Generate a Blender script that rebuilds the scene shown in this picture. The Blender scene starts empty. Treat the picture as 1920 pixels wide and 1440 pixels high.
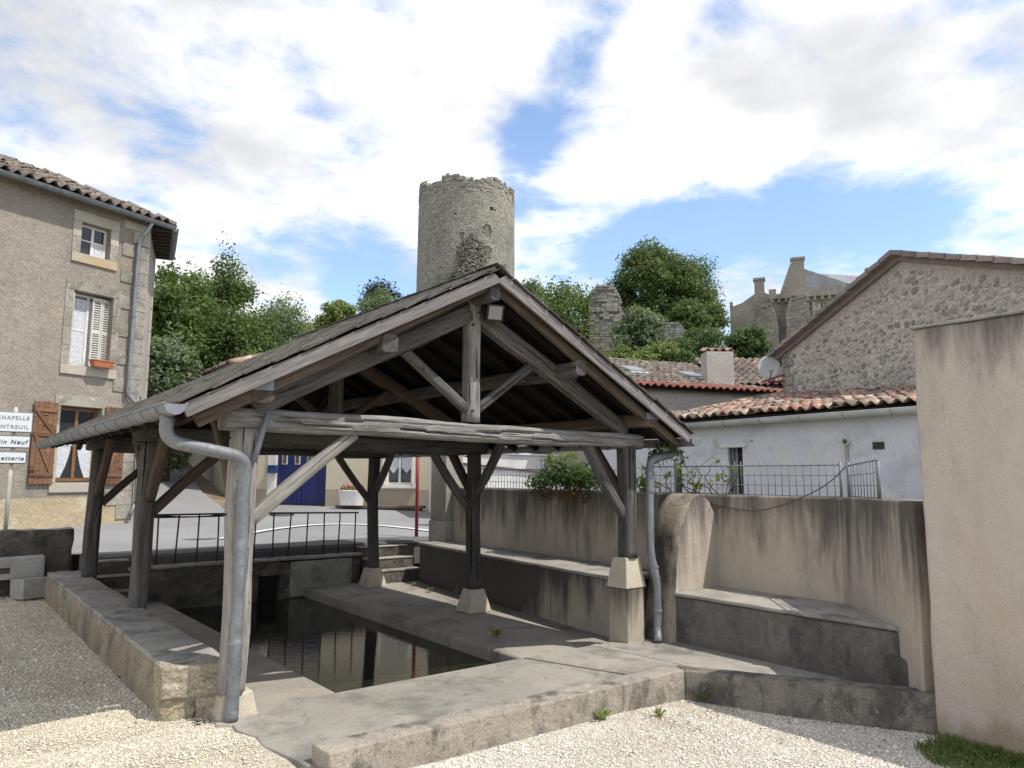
import bpy, math, random
import numpy as np
from mathutils import Vector, Matrix, noise as mnoise
R = math.radians
rng = random.Random(7)
nrng = np.random.default_rng(11)
scene = bpy.context.scene
COL = scene.collection

# ------------------------------------------------------------------ camera
cam = bpy.data.cameras.new('camera')
cam.sensor_width = 36.0
cam.lens = 26.23
cam.clip_end = 3000
camo = bpy.data.objects.new('camera', cam)
COL.objects.link(camo)
_r = Vector((0.78740502, -0.61641877, 0.00460785)); _u = Vector((-0.08003973, -0.09482425, 0.99227113)); _f = Vector((0.61121761, 0.78168809, 0.12400308))
camo.matrix_world = Matrix(((_r.x, _u.x, -_f.x, 0), (_r.y, _u.y, -_f.y, 0), (_r.z, _u.z, -_f.z, 1.7), (0, 0, 0, 1)))
scene.camera = camo

# ------------------------------------------------------------------ light
SUN_DIR = Vector((0.30, -0.52, 1.0)).normalized()
elev = math.asin(SUN_DIR.z)
azim = math.atan2(SUN_DIR.x, SUN_DIR.y)
sun = bpy.data.lights.new('sun', 'SUN')
sun.energy = 2.0
sun.angle = R(0.55)
sun.color = (1.0, 0.955, 0.88)
suno = bpy.data.objects.new('sun', sun)
COL.objects.link(suno)
suno.rotation_euler = SUN_DIR.to_track_quat('Z', 'Y').to_euler()
suno.location = (5, -5, 30)

scene.view_settings.view_transform = 'Standard'
scene.view_settings.look = 'None'
scene.view_settings.exposure = 1.22
scene.view_settings.gamma = 1.0
scene.view_settings.use_curve_mapping = False

world = bpy.data.worlds.new('World')
scene.world = world
world.use_nodes = True
def build_world():
    nt = world.node_tree; N = nt.nodes; L = nt.links
    N.clear()
    def nd(t, **k):
        n = N.new(t)
        for a, b in k.items(): setattr(n, a, b)
        return n
    def mth(op, a, b=None, clamp=False):
        n = nd('ShaderNodeMath', operation=op, use_clamp=clamp)
        for i, v in enumerate((a, b)):
            if v is None: continue
            if isinstance(v, (int, float)): n.inputs[i].default_value = v
            else: L.new(v, n.inputs[i])
        return n.outputs[0]
    def rng_(v, a, b, c, d, smooth=True):
        n = nd('ShaderNodeMapRange'); n.interpolation_type = 'SMOOTHSTEP' if smooth else 'LINEAR'
        L.new(v, n.inputs[0])
        for i, q in enumerate((a, b, c, d)): n.inputs[i + 1].default_value = q
        return n.outputs[0]
    def noise(vec, scale, detail, rough, dist=0.0):
        n = nd('ShaderNodeTexNoise'); n.inputs['Scale'].default_value = scale; n.inputs['Detail'].default_value = detail; n.inputs['Roughness'].default_value = rough; n.inputs['Distortion'].default_value = dist
        L.new(vec, n.inputs['Vector']); return n.outputs[0]
    out = nd('ShaderNodeOutputWorld')
    sky = nd('ShaderNodeTexSky', sky_type='NISHITA')
    sky.sun_disc = False; sky.sun_elevation = elev; sky.sun_rotation = azim
    sky.air_density = 1.0; sky.dust_density = 0.2; sky.ozone_density = 2.4
    bg = nd('ShaderNodeBackground'); bg.inputs[1].default_value = 0.105
    L.new(sky.outputs[0], bg.inputs[0])
    tc = nd('ShaderNodeTexCoord')
    nrm = nd('ShaderNodeVectorMath', operation='NORMALIZE'); L.new(tc.outputs['Generated'], nrm.inputs[0])
    sep = nd('ShaderNodeSeparateXYZ'); L.new(nrm.outputs[0], sep.inputs[0])
    den = mth('ADD', mth('MAXIMUM', sep.outputs[2], 0.0), 0.16)
    cx = mth('DIVIDE', sep.outputs[0], den); cy = mth('DIVIDE', sep.outputs[1], den)
    cmb = nd('ShaderNodeCombineXYZ'); L.new(cx, cmb.inputs[0]); L.new(cy, cmb.inputs[1]); cmb.inputs[2].default_value = 1.9
    # big banks, broken edges and thin streaks of one broken cloud deck
    n1 = noise(cmb.outputs[0], 0.85, 4, 0.5, 0.2)
    n2 = noise(cmb.outputs[0], 3.6, 10, 0.62, 0.35)
    n4 = noise(cmb.outputs[0], 11.0, 8, 0.6, 0.3)
    acc = mth('ADD', mth('ADD', mth('MULTIPLY', n1, 0.42), mth('MULTIPLY', n2, 0.42)), mth('MULTIPLY', n4, 0.16))
    for d, rad, dep in LANES:
        v = nd('ShaderNodeVectorMath', operation='DISTANCE'); L.new(nrm.outputs[0], v.inputs[0]); v.inputs[1].default_value = Vector(d).normalized()
        acc = mth('ADD', acc, rng_(v.outputs['Value'], 0.0, rad, -dep, 0.0))
    cov = rng_(acc, COV[0], COV[1], 0.05, 0.985)
    ofs = nd('ShaderNodeVectorMath', operation='ADD'); L.new(cmb.outputs[0], ofs.inputs[0]); ofs.inputs[1].default_value = (4.2, 1.3, 0)
    n3 = noise(ofs.outputs[0], 1.7, 7, 0.55)
    bg2 = nd('ShaderNodeBackground'); bg2.inputs[0].default_value = (0.985, 0.985, 1.0, 1)
    L.new(rng_(n3, 0.33, 0.62, CLOUD[0], CLOUD[1]), bg2.inputs[1])
    mx = nd('ShaderNodeMixShader')
    L.new(cov, mx.inputs[0]); L.new(bg.outputs[0], mx.inputs[1]); L.new(bg2.outputs[0], mx.inputs[2])
    L.new(mx.outputs[0], out.inputs[0])
COV = (0.375, 0.555)
CLOUD = (0.35, 0.58)
# open blue lanes between the cloud banks: (direction, radius, depth)
LANES = [
    ((0.577, 0.685, 0.445), 0.09, 0.11), ((0.561, 0.719, 0.41), 0.09, 0.13), ((0.595, 0.626, 0.504), 0.07, 0.12), ((0.59, 0.59, 0.55), 0.05, 0.08), ((0.592, 0.736, 0.329), 0.09, 0.10),
    ((0.813, 0.488, 0.318), 0.11, 0.19), ((0.877, 0.378, 0.294), 0.10, 0.15), ((0.748, 0.586, 0.311), 0.10, 0.17), ((0.682, 0.66, 0.314), 0.10, 0.14),
    ((0.717, 0.544, 0.437), 0.16, -0.09), ((0.794, 0.409, 0.45), 0.18, -0.09), ((0.866, 0.273, 0.42), 0.18, -0.09), ((0.668, 0.637, 0.385), 0.09, -0.07),
    ((0.366, 0.836, 0.41), 0.08, 0.08), ((0.32, 0.83, 0.456), 0.07, 0.065), ((0.25, 0.83, 0.50), 0.08, 0.035), ((0.18, 0.90, 0.40), 0.10, 0.04), ((0.435, 0.863, 0.258), 0.10, 0.14), ((0.50, 0.835, 0.215), 0.08, 0.12), ((0.049, 0.93, 0.364), 0.07, 0.09),
    ((0.416, 0.818, 0.397), 0.06, 0.10), ((0.865, 0.423, 0.271), 0.10, 0.10), ((0.688, 0.49, 0.535), 0.06, 0.07),
]
build_world()

# ------------------------------------------------------------------ helpers: objects
WM = {}
def add(name, me, mat=None, parent=None, m=None):
    o = bpy.data.objects.new(name, me)
    COL.objects.link(o)
    m = m if m is not None else Matrix.Identity(4)
    if parent is not None:
        o.parent = parent
        o.matrix_parent_inverse = WM[parent.name].inverted()
    o.matrix_basis = m
    WM[o.name] = m
    if me is not None and mat is not None and not me.materials:
        me.materials.append(mat)
    return o
def root(name, loc, label, cat, group=None, rz=0.0):
    o = add(name, None, m=Matrix.Translation(loc) @ Matrix.Rotation(rz, 4, 'Z'))
    return tag(o, label, cat, group)
def tag(o, label=None, cat=None, group=None, kind=None):
    if label: o['label'] = label
    if cat: o['category'] = cat
    if group: o['group'] = group
    if kind: o['kind'] = kind
    return o
def mesh(name, vs, fs, smooth=False):
    me = bpy.data.meshes.new(name)
    me.from_pydata([tuple(v) for v in vs], [], fs)
    if smooth: me.polygons.foreach_set('use_smooth', [True] * len(me.polygons))
    me.update()
    return me
def bigmesh(name, vs, fs, smooth=False):
    # numpy arrays: vs (n,3), fs (m,k) with constant k
    vs = np.asarray(vs, dtype=np.float32); fs = np.asarray(fs, dtype=np.int32)
    me = bpy.data.meshes.new(name)
    me.vertices.add(len(vs)); me.vertices.foreach_set('co', vs.ravel())
    k = fs.shape[1]
    me.loops.add(fs.size); me.loops.foreach_set('vertex_index', fs.ravel())
    me.polygons.add(len(fs)); me.polygons.foreach_set('loop_start', np.arange(0, fs.size, k, dtype=np.int32))
    me.polygons.foreach_set('loop_total', np.full(len(fs), k, dtype=np.int32))
    if smooth: me.polygons.foreach_set('use_smooth', np.ones(len(fs), dtype=bool))
    me.update(calc_edges=True); me.validate()
    return me
BOXF = [(0, 3, 2, 1), (4, 5, 6, 7), (0, 1, 5, 4), (1, 2, 6, 5), (2, 3, 7, 6), (3, 0, 4, 7)]
def box_vf(a, b):
    (x0, y0, z0), (x1, y1, z1) = a, b
    return [(x0, y0, z0), (x1, y0, z0), (x1, y1, z0), (x0, y1, z0), (x0, y0, z1), (x1, y0, z1), (x1, y1, z1), (x0, y1, z1)], BOXF
def bevel_me(me, w, seg=2):
    import bmesh
    bm = bmesh.new(); bm.from_mesh(me)
    bmesh.ops.bevel(bm, geom=bm.edges[:], offset=w, segments=seg, affect='EDGES', profile=0.6)
    bm.to_mesh(me); bm.free()
    return me
def box(name, a, b, mat, parent=None, bev=0.0, m=None, seg=2):
    v, f = box_vf(a, b)
    me = mesh(name, v, f)
    if bev: bevel_me(me, bev, seg)
    return add(name, me, mat, parent, m)
def prism_vf(poly, z0, z1):
    n = len(poly)
    zz0 = z0 if isinstance(z0, (list, tuple)) else [z0] * n
    zz1 = z1 if isinstance(z1, (list, tuple)) else [z1] * n
    v = [(p[0], p[1], zz0[i]) for i, p in enumerate(poly)] + [(p[0], p[1], zz1[i]) for i, p in enumerate(poly)]
    f = [tuple(range(n - 1, -1, -1)), tuple(range(n, 2 * n))] + [(i, (i + 1) % n, n + (i + 1) % n, n + i) for i in range(n)]
    return v, f
def prism(name, poly, z0, z1, mat, parent=None, bev=0.0, m=None, seg=2):
    v, f = prism_vf(poly, z0, z1)
    me = mesh(name, v, f)
    if bev: bevel_me(me, bev, seg)
    return add(name, me, mat, parent, m)
def multi(parts):
    V = []; F = []
    for v, f in parts:
        k = len(V); V += list(v); F += [tuple(i + k for i in q) for q in f]
    return V, F
def frame_m(p0, p1, up=(0, 0, 1)):
    p0 = Vector(p0); x = (Vector(p1) - p0).normalized(); u = Vector(up)
    if abs(x.dot(u)) > 0.98: u = Vector((0, 1, 0))
    y = u.cross(x).normalized(); z = x.cross(y)
    m = Matrix((x, y, z)).transposed().to_4x4(); m.translation = p0
    return m
def roughen(me, amp, scale, seed=0, zamp=None):
    for v in me.vertices:
        p = v.co * scale + Vector((seed * 3.1, seed * 1.7, seed))
        n = mnoise.noise_vector(p) + 0.5 * mnoise.noise_vector(p * 2.3)
        v.co += Vector((n.x * amp, n.y * amp, n.z * (amp if zamp is None else zamp)))
    me.update()
def dense_box(name, a, b, step, mat, parent=None, amp=0.02, scale=3.0, seed=0, smooth=True, zamp=None, keep_bottom=True, taper=None):
    # a box with subdivided faces and a rough, uneven surface
    import bmesh
    v, f = box_vf(a, b)
    me = mesh(name, v, f)
    bm = bmesh.new(); bm.from_mesh(me)
    for ax in range(3):
        n = max(0, int((b[ax] - a[ax]) / step) - 1)
        if n:
            es = [e for e in bm.edges if abs((e.verts[0].co - e.verts[1].co)[ax]) > 1e-4 and sum(abs((e.verts[0].co - e.verts[1].co)[k]) > 1e-4 for k in range(3)) == 1]
            bmesh.ops.subdivide_edges(bm, edges=es, cuts=n, use_grid_fill=True)
    bm.to_mesh(me); bm.free()
    if taper: 
        for q in me.vertices: taper(q)
    roughen(me, amp, scale, seed, zamp)
    if smooth: me.polygons.foreach_set('use_smooth', [True] * len(me.polygons))
    return add(name, me, mat, parent)
def tube_vf(pts, r, n=12, cap=True):
    pts = [Vector(p) for p in pts]
    V = []; F = []
    prev = None
    for i, p in enumerate(pts):
        t = (pts[min(i + 1, len(pts) - 1)] - pts[max(i - 1, 0)]).normalized()
        if prev is None:
            a = Vector((0, 0, 1)) if abs(t.z) < 0.9 else Vector((1, 0, 0))
            s = t.cross(a).normalized()
        else:
            s = (prev - t * prev.dot(t)).normalized()
        prev = s
        q = t.cross(s)
        rr = r[i] if isinstance(r, (list, tuple)) else r
        for k in range(n):
            an = 2 * math.pi * k / n
            V.append(p + s * (math.cos(an) * rr) + q * (math.sin(an) * rr))
    for i in range(len(pts) - 1):
        for k in range(n):
            F.append((i * n + k, i * n + (k + 1) % n, (i + 1) * n + (k + 1) % n, (i + 1) * n + k))
    if cap:
        F.append(tuple(range(n - 1, -1, -1))); F.append(tuple((len(pts) - 1) * n + k for k in range(n)))
    return V, F
def tube(name, pts, r, mat, parent=None, n=12, cap=True):
    return add(name, mesh(name, *tube_vf(pts, r, n, cap), smooth=True), mat, parent)
def fillet(pts, rad, seg=6):
    pts = [Vector(p) for p in pts]; out = [pts[0]]
    for i in range(1, len(pts) - 1):
        a, b, c = pts[i - 1], pts[i], pts[i + 1]
        d1 = min(rad, (b - a).length * 0.49); d2 = min(rad, (c - b).length * 0.49)
        p, q = b + (a - b).normalized() * d1, b + (c - b).normalized() * d2
        for k in range(seg + 1):
            t = k / seg
            out.append(p * (1 - t) ** 2 + b * 2 * t * (1 - t) + q * t * t)
    out.append(pts[-1])
    return out

# ------------------------------------------------------------------ helpers: materials
class NT:
    def __init__(s, name):
        s.mat = bpy.data.materials.new(name); s.mat.use_nodes = True
        s.t = s.mat.node_tree; s.t.nodes.clear()
        s.out = s.n('ShaderNodeOutputMaterial'); s.b = s.n('ShaderNodeBsdfPrincipled')
        s.l(s.b.outputs[0], s.out.inputs[0])
    def n(s, t, **k):
        x = s.t.nodes.new(t)
        for a, b in k.items(): setattr(x, a, b)
        return x
    def l(s, a, b): s.t.links.new(a, b)
    def coord(s, kind, stretch=(1, 1, 1), rnd=False):
        if kind == 'obj': v = s.n('ShaderNodeTexCoord').outputs['Object']
        else: v = s.n('ShaderNodeNewGeometry').outputs['Position']
        if rnd:
            oi = s.n('ShaderNodeObjectInfo'); mu = s.n('ShaderNodeMath', operation='MULTIPLY'); s.l(oi.outputs['Random'], mu.inputs[0]); mu.inputs[1].default_value = 57.0
            ad = s.n('ShaderNodeVectorMath', operation='ADD'); s.l(v, ad.inputs[0]); s.l(mu.outputs[0], ad.inputs[1]); v = ad.outputs[0]
        if stretch != (1, 1, 1):
            mu = s.n('ShaderNodeVectorMath', operation='MULTIPLY'); s.l(v, mu.inputs[0]); mu.inputs[1].default_value = stretch; v = mu.outputs[0]
        return v
    def noise(s, v, scale, detail=5, rough=0.6, dist=0.0):
        x = s.n('ShaderNodeTexNoise'); x.inputs['Scale'].default_value = scale; x.inputs['Detail'].default_value = detail; x.inputs['Roughness'].default_value = rough; x.inputs['Distortion'].default_value = dist
        s.l(v, x.inputs['Vector']); return x.outputs[0]
    def map(s, v, a, b, c=0.0, d=1.0, smooth=True):
        x = s.n('ShaderNodeMapRange'); x.interpolation_type = 'SMOOTHSTEP' if smooth else 'LINEAR'
        s.l(v, x.inputs[0]); x.inputs[1].default_value = a; x.inputs[2].default_value = b; x.inputs[3].default_value = c; x.inputs[4].default_value = d
        return x.outputs[0]
    def mix(s, f, a, b, mode='MIX'):
        x = s.n('ShaderNodeMix', data_type='RGBA', blend_type=mode)
        for sock, v in ((x.inputs['Factor'], f), (x.inputs['A'], a), (x.inputs['B'], b)):
            if isinstance(v, (int, float)): sock.default_value = v
            elif isinstance(v, (tuple, list)): sock.default_value = (*v[:3], 1)
            else: s.l(v, sock)
        return x.outputs['Result']
    def math(s, op, a, b):
        x = s.n('ShaderNodeMath', operation=op)
        for i, v in enumerate((a, b)):
            if isinstance(v, (int, float)): x.inputs[i].default_value = v
            else: s.l(v, x.inputs[i])
        return x.outputs[0]
    def bump(s, h, strength, dist=0.02, chain=None):
        x = s.n('ShaderNodeBump'); x.inputs['Strength'].default_value = strength; x.inputs['Distance'].default_value = dist
        s.l(h, x.inputs['Height'])
        if chain is not None: s.l(chain, x.inputs['Normal'])
        return x.outputs[0]
def surf(name, c1, c2, scale=2.0, rough=0.85, layers=(), fine=40.0, fine_amt=0.25, bump=0.35, bdist=0.01, coords='pos', stretch=(1, 1, 1), rnd=0.0, island=0.0, metal=0.0, spec=0.3, hue=0.0, cracks=None):
    """procedural surface: two-tone noise, extra stain layers (colour, scale, lo, hi, stretch, amount), fine grain, bump, piece-to-piece variation"""
    s = NT(name)
    v = s.coord(coords, stretch, rnd=(coords == 'obj'))
    col = s.mix(s.map(s.noise(v, scale, 6, 0.62), 0.3, 0.7), c1, c2)
    for k, ly in enumerate(layers):
        c, sc, lo, hi, st, am = ly
        lv = s.coord(coords, st, rnd=(coords == 'obj'))
        off = s.n('ShaderNodeVectorMath', operation='ADD'); s.l(lv, off.inputs[0]); off.inputs[1].default_value = (13.1 * (k + 1), 7.7 * (k + 1), 3.3 * (k + 1))
        col = s.mix(s.map(s.noise(off.outputs[0], sc, 7, 0.65, 0.2), lo, hi, 0, am), col, c)
    fn = s.noise(v, fine, 4, 0.7)
    col = s.mix(1.0, col, s.mix(s.map(fn, 0.25, 0.75), (1 - fine_amt,) * 3, (1 + fine_amt * 0.6,) * 3), 'MULTIPLY')
    crk = None
    if cracks:
        sc, wd, am_ = cracks
        cr = s.noise(s.coord(coords), sc, 8, 0.55, 0.9)
        crk = s.map(s.math('ABSOLUTE', s.math('SUBTRACT', cr, 0.5), 0.0), 0.0, wd, 1, 0)
        patch = s.map(s.noise(s.coord(coords), sc * 0.8, 3, 0.5), 0.45, 0.6)
        crk = s.math('MULTIPLY', crk, patch)
        col = s.mix(s.math('MULTIPLY', crk, am_), col, (0.05, 0.045, 0.04))
    if rnd or island:
        val = s.n('ShaderNodeNewGeometry').outputs['Random Per Island'] if island else s.n('ShaderNodeObjectInfo').outputs['Random']
        am = island or rnd
        hs = s.n('ShaderNodeHueSaturation'); s.l(col, hs.inputs['Color'])
        s.l(s.map(val, 0, 1, 1 - am, 1 + am, False), hs.inputs['Value'])
        if hue:
            w = s.n('ShaderNodeTexWhiteNoise', noise_dimensions='1D'); s.l(s.math('MULTIPLY', val, 91.7), w.inputs['W'])
            s.l(s.map(w.outputs['Value'], 0, 1, 0.5 - hue, 0.5 + hue, False), hs.inputs['Hue'])
            s.l(s.map(w.outputs['Value'], 0, 1, 1.15, 0.7, False), hs.inputs['Saturation'])
        col = hs.outputs['Color']
    s.l(col, s.b.inputs['Base Color'])
    s.b.inputs['Roughness'].default_value = rough; s.b.inputs['Metallic'].default_value = metal
    s.b.inputs['Specular IOR Level'].default_value = spec
    if bump:
        n = s.bump(fn, bump, bdist)
        n = s.bump(s.noise(v, fine * 0.22, 5, 0.6), bump * 0.8, bdist * 3, n)
        s.l(n, s.b.inputs['Normal'])
    return s.mat
def wood(name, c1, c2, dark, rough=0.8, grain=42.0, amt=0.75, lich=None):
    s = NT(name)
    v = s.coord('obj', (1.6, grain, grain), rnd=True)
    g = s.noise(v, 1.5, 6, 0.7, 0.5)
    fine = s.noise(s.coord('obj', (6, grain * 4, grain * 4), rnd=True), 1.2, 4, 0.7, 0.2)
    g2 = s.noise(s.coord('obj', (0.6, 4, 4), rnd=True), 2.0, 6, 0.65, 0.4)
    col = s.mix(s.map(g2, 0.32, 0.68), c1, c2)
    col = s.mix(s.map(g, 0.58, 0.36, 0, amt * 0.75), col, dark)
    col = s.mix(1.0, col, s.mix(s.map(fine, 0.25, 0.75), (0.62,) * 3, (1.22,) * 3), 'MULTIPLY')
    crack = s.map(s.noise(s.coord('obj', (0.5, grain * 0.75, grain * 0.75), rnd=True), 1.0, 3, 0.5, 0.35), 0.335, 0.358, 1, 0)
    col = s.mix(s.math('MULTIPLY', crack, 0.9), col, tuple(x * 0.2 for x in dark))
    if lich:
        col = s.mix(s.map(s.noise(s.coord('obj', (1, 1, 1), rnd=True), 22, 7, 0.75), 0.58, 0.68, 0, 0.55), col, lich)
    oi = s.n('ShaderNodeObjectInfo'); hs = s.n('ShaderNodeHueSaturation'); s.l(col, hs.inputs['Color']); s.l(s.map(oi.outputs['Random'], 0, 1, 0.74, 1.22, False), hs.inputs['Value'])
    s.l(hs.outputs[0], s.b.inputs['Base Color']); s.b.inputs['Roughness'].default_value = rough; s.b.inputs['Specular IOR Level'].default_value = 0.25
    n = s.bump(g, 0.6, 0.006); n = s.bump(s.math('SUBTRACT', 1.0, crack), 0.9, 0.012, n); n = s.bump(fine, 0.3, 0.002, n)
    s.l(n, s.b.inputs['Normal'])
    return s.mat
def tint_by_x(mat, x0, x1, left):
    """tan tint at low x: yellower gravel, and warm shade put into its colour"""
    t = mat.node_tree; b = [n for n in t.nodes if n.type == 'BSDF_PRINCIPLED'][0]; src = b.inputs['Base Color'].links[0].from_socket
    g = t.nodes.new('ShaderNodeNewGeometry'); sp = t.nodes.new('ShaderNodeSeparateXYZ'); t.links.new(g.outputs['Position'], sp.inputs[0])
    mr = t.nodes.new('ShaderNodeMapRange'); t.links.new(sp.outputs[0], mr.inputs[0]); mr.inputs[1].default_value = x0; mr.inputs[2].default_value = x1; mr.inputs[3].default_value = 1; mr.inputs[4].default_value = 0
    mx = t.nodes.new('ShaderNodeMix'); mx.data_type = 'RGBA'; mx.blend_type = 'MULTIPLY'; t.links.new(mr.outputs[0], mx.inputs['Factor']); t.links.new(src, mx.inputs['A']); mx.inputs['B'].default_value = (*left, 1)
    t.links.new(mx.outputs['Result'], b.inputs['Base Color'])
def plain(name, col, rough=0.5, metal=0.0, spec=0.5, var=0.12, scale=3.0, bump=0.0, coords='pos'):
    return surf(name, col, tuple(c * (1 - var * 2) for c in col), scale, rough, fine=30, fine_amt=var * 0.5, bump=bump, metal=metal, spec=spec, coords=coords)
def leafmat(name, c1, c2, trans=0.35):
    s = NT(name)
    isl = s.n('ShaderNodeNewGeometry').outputs['Random Per Island']
    big = s.noise(s.coord('pos'), 0.8, 4, 0.55)
    col = s.mix(s.math('ADD', s.math('MULTIPLY', isl, 0.5), s.math('MULTIPLY', s.map(big, 0.36, 0.64), 0.5)), c1, c2)
    s.l(col, s.b.inputs['Base Color']); s.b.inputs['Roughness'].default_value = 0.55; s.b.inputs['Specular IOR Level'].default_value = 0.3
    tr = s.n('ShaderNodeBsdfTranslucent'); s.l(s.mix(0.5, col, (c2[0] * 1.6, c2[1] * 1.5, c2[2] * 0.6)), tr.inputs[0])
    mx = s.n('ShaderNodeMixShader'); mx.inputs[0].default_value = trans
    s.l(s.b.outputs[0], mx.inputs[1]); s.l(tr.outputs[0], mx.inputs[2]); s.l(mx.outputs[0], s.out.inputs[0])
    return s.mat

V1 = (1, 1, 1); STREAK = (3.2, 3.2, 0.28)
M = {}
M['wood'] = wood('weathered oak', (0.155, 0.145, 0.139), (0.092, 0.086, 0.082), (0.027, 0.024, 0.022), lich=(0.24, 0.233, 0.228))
M['wood_old'] = wood('cracked grey oak', (0.31, 0.30, 0.29), (0.19, 0.18, 0.172), (0.045, 0.04, 0.038), lich=(0.40, 0.39, 0.38))
M['wood_brown'] = wood('brown oak', (0.145, 0.11, 0.085), (0.09, 0.068, 0.053), (0.026, 0.02, 0.016))
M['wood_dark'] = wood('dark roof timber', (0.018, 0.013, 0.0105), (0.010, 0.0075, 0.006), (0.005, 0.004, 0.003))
M['board'] = wood('barge board', (0.27, 0.25, 0.248), (0.20, 0.183, 0.18), (0.095, 0.082, 0.078))
M['wood_pale'] = wood('pale sun-bleached oak', (0.39, 0.372, 0.342), (0.29, 0.274, 0.248), (0.11, 0.10, 0.088), amt=0.65)
M['slate'] = surf('lichened roof tile', (0.070, 0.062, 0.052), (0.125, 0.112, 0.092), 3.0, 0.9, layers=[((0.40, 0.39, 0.34), 45, 0.60, 0.68, V1, 0.75), ((0.045, 0.045, 0.032), 24, 0.55, 0.66, V1, 0.7)], fine=130, fine_amt=0.45, rnd=0.25, bump=0.5)
M['slate_i'] = surf('lichened roof tile far', (0.070, 0.062, 0.052), (0.125, 0.112, 0.092), 3.0, 0.9, layers=[((0.40, 0.39, 0.34), 45, 0.60, 0.68, V1, 0.75), ((0.045, 0.045, 0.032), 24, 0.55, 0.66, V1, 0.7)], fine=130, fine_amt=0.45, island=0.25, bump=0.5)
M['concrete'] = surf('worn concrete', (0.40, 0.375, 0.325), (0.28, 0.265, 0.232), 0.9, 0.9, layers=[((0.15, 0.145, 0.13), 1.6, 0.45, 0.66, V1, 0.75), ((0.46, 0.42, 0.34), 2.6, 0.56, 0.72, V1, 0.5), ((0.12, 0.115, 0.105), 9, 0.56, 0.70, V1, 0.55), ((0.56, 0.54, 0.50), 40, 0.64, 0.70, V1, 0.6), ((0.09, 0.09, 0.08), 34, 0.64, 0.70, V1, 0.7)], fine=120, fine_amt=0.45, bump=0.6, bdist=0.008, cracks=(0.7, 0.0035, 0.8))
M['ledge'] = surf('wet wash ledge', (0.37, 0.335, 0.285), (0.27, 0.245, 0.21), 1.4, 0.8, layers=[((0.10, 0.092, 0.075), 2.0, 0.50, 0.70, V1, 0.6), ((0.42, 0.37, 0.27), 3.0, 0.58, 0.72, V1, 0.5)], fine=70, fine_amt=0.25, bump=0.3, bdist=0.006)
M['lowwall'] = surf('stained concrete kerb wall', (0.40, 0.355, 0.295), (0.29, 0.26, 0.222), 2.0, 0.93, layers=[((0.085, 0.078, 0.068), 2.2, 0.44, 0.62, (1.6, 1.6, 0.9), 0.8), ((0.50, 0.47, 0.42), 9, 0.60, 0.70, V1, 0.6), ((0.06, 0.06, 0.05), 16, 0.58, 0.68, V1, 0.5)], fine=90, fine_amt=0.4, bump=0.7, bdist=0.01)
M['lowwall_dark'] = surf('blackened kerb wall', (0.30, 0.265, 0.215), (0.21, 0.185, 0.155), 3.0, 0.93, layers=[((0.085, 0.078, 0.07), 3.2, 0.43, 0.60, (1.3, 1.3, 1.0), 0.8), ((0.50, 0.47, 0.42), 30, 0.60, 0.68, V1, 0.55)], fine=90, fine_amt=0.45, bump=0.8, bdist=0.012)
M['algae'] = surf('algae blackened render', (0.185, 0.17, 0.153), (0.12, 0.11, 0.10), 3.0, 0.93, layers=[((0.27, 0.24, 0.20), 1.2, 0.48, 0.68, (2.2, 2.2, 0.5), 0.6), ((0.30, 0.28, 0.25), 30, 0.58, 0.68, V1, 0.55), ((0.055, 0.051, 0.047), 2.0, 0.46, 0.66, (1.5, 1.5, 0.9), 0.7)], fine=90, fine_amt=0.4, bump=0.6, bdist=0.008)
M['buttress'] = surf('tan render under black algae', (0.36, 0.305, 0.235), (0.27, 0.23, 0.18), 1.6, 0.93, layers=[((0.06, 0.056, 0.052), 1.5, 0.40, 0.58, (1.4, 1.4, 0.8), 0.92), ((0.30, 0.27, 0.23), 30, 0.60, 0.70, V1, 0.5)], fine=90, fine_amt=0.45, bump=0.7, bdist=0.01)
M['coping'] = surf('lichened bench top', (0.40, 0.375, 0.33), (0.28, 0.262, 0.235), 2.5, 0.93, layers=[((0.09, 0.085, 0.075), 2.6, 0.5, 0.68, V1, 0.7), ((0.42, 0.40, 0.36), 20, 0.6, 0.7, V1, 0.5)], fine=90, fine_amt=0.4, bump=0.6, bdist=0.008)
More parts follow.
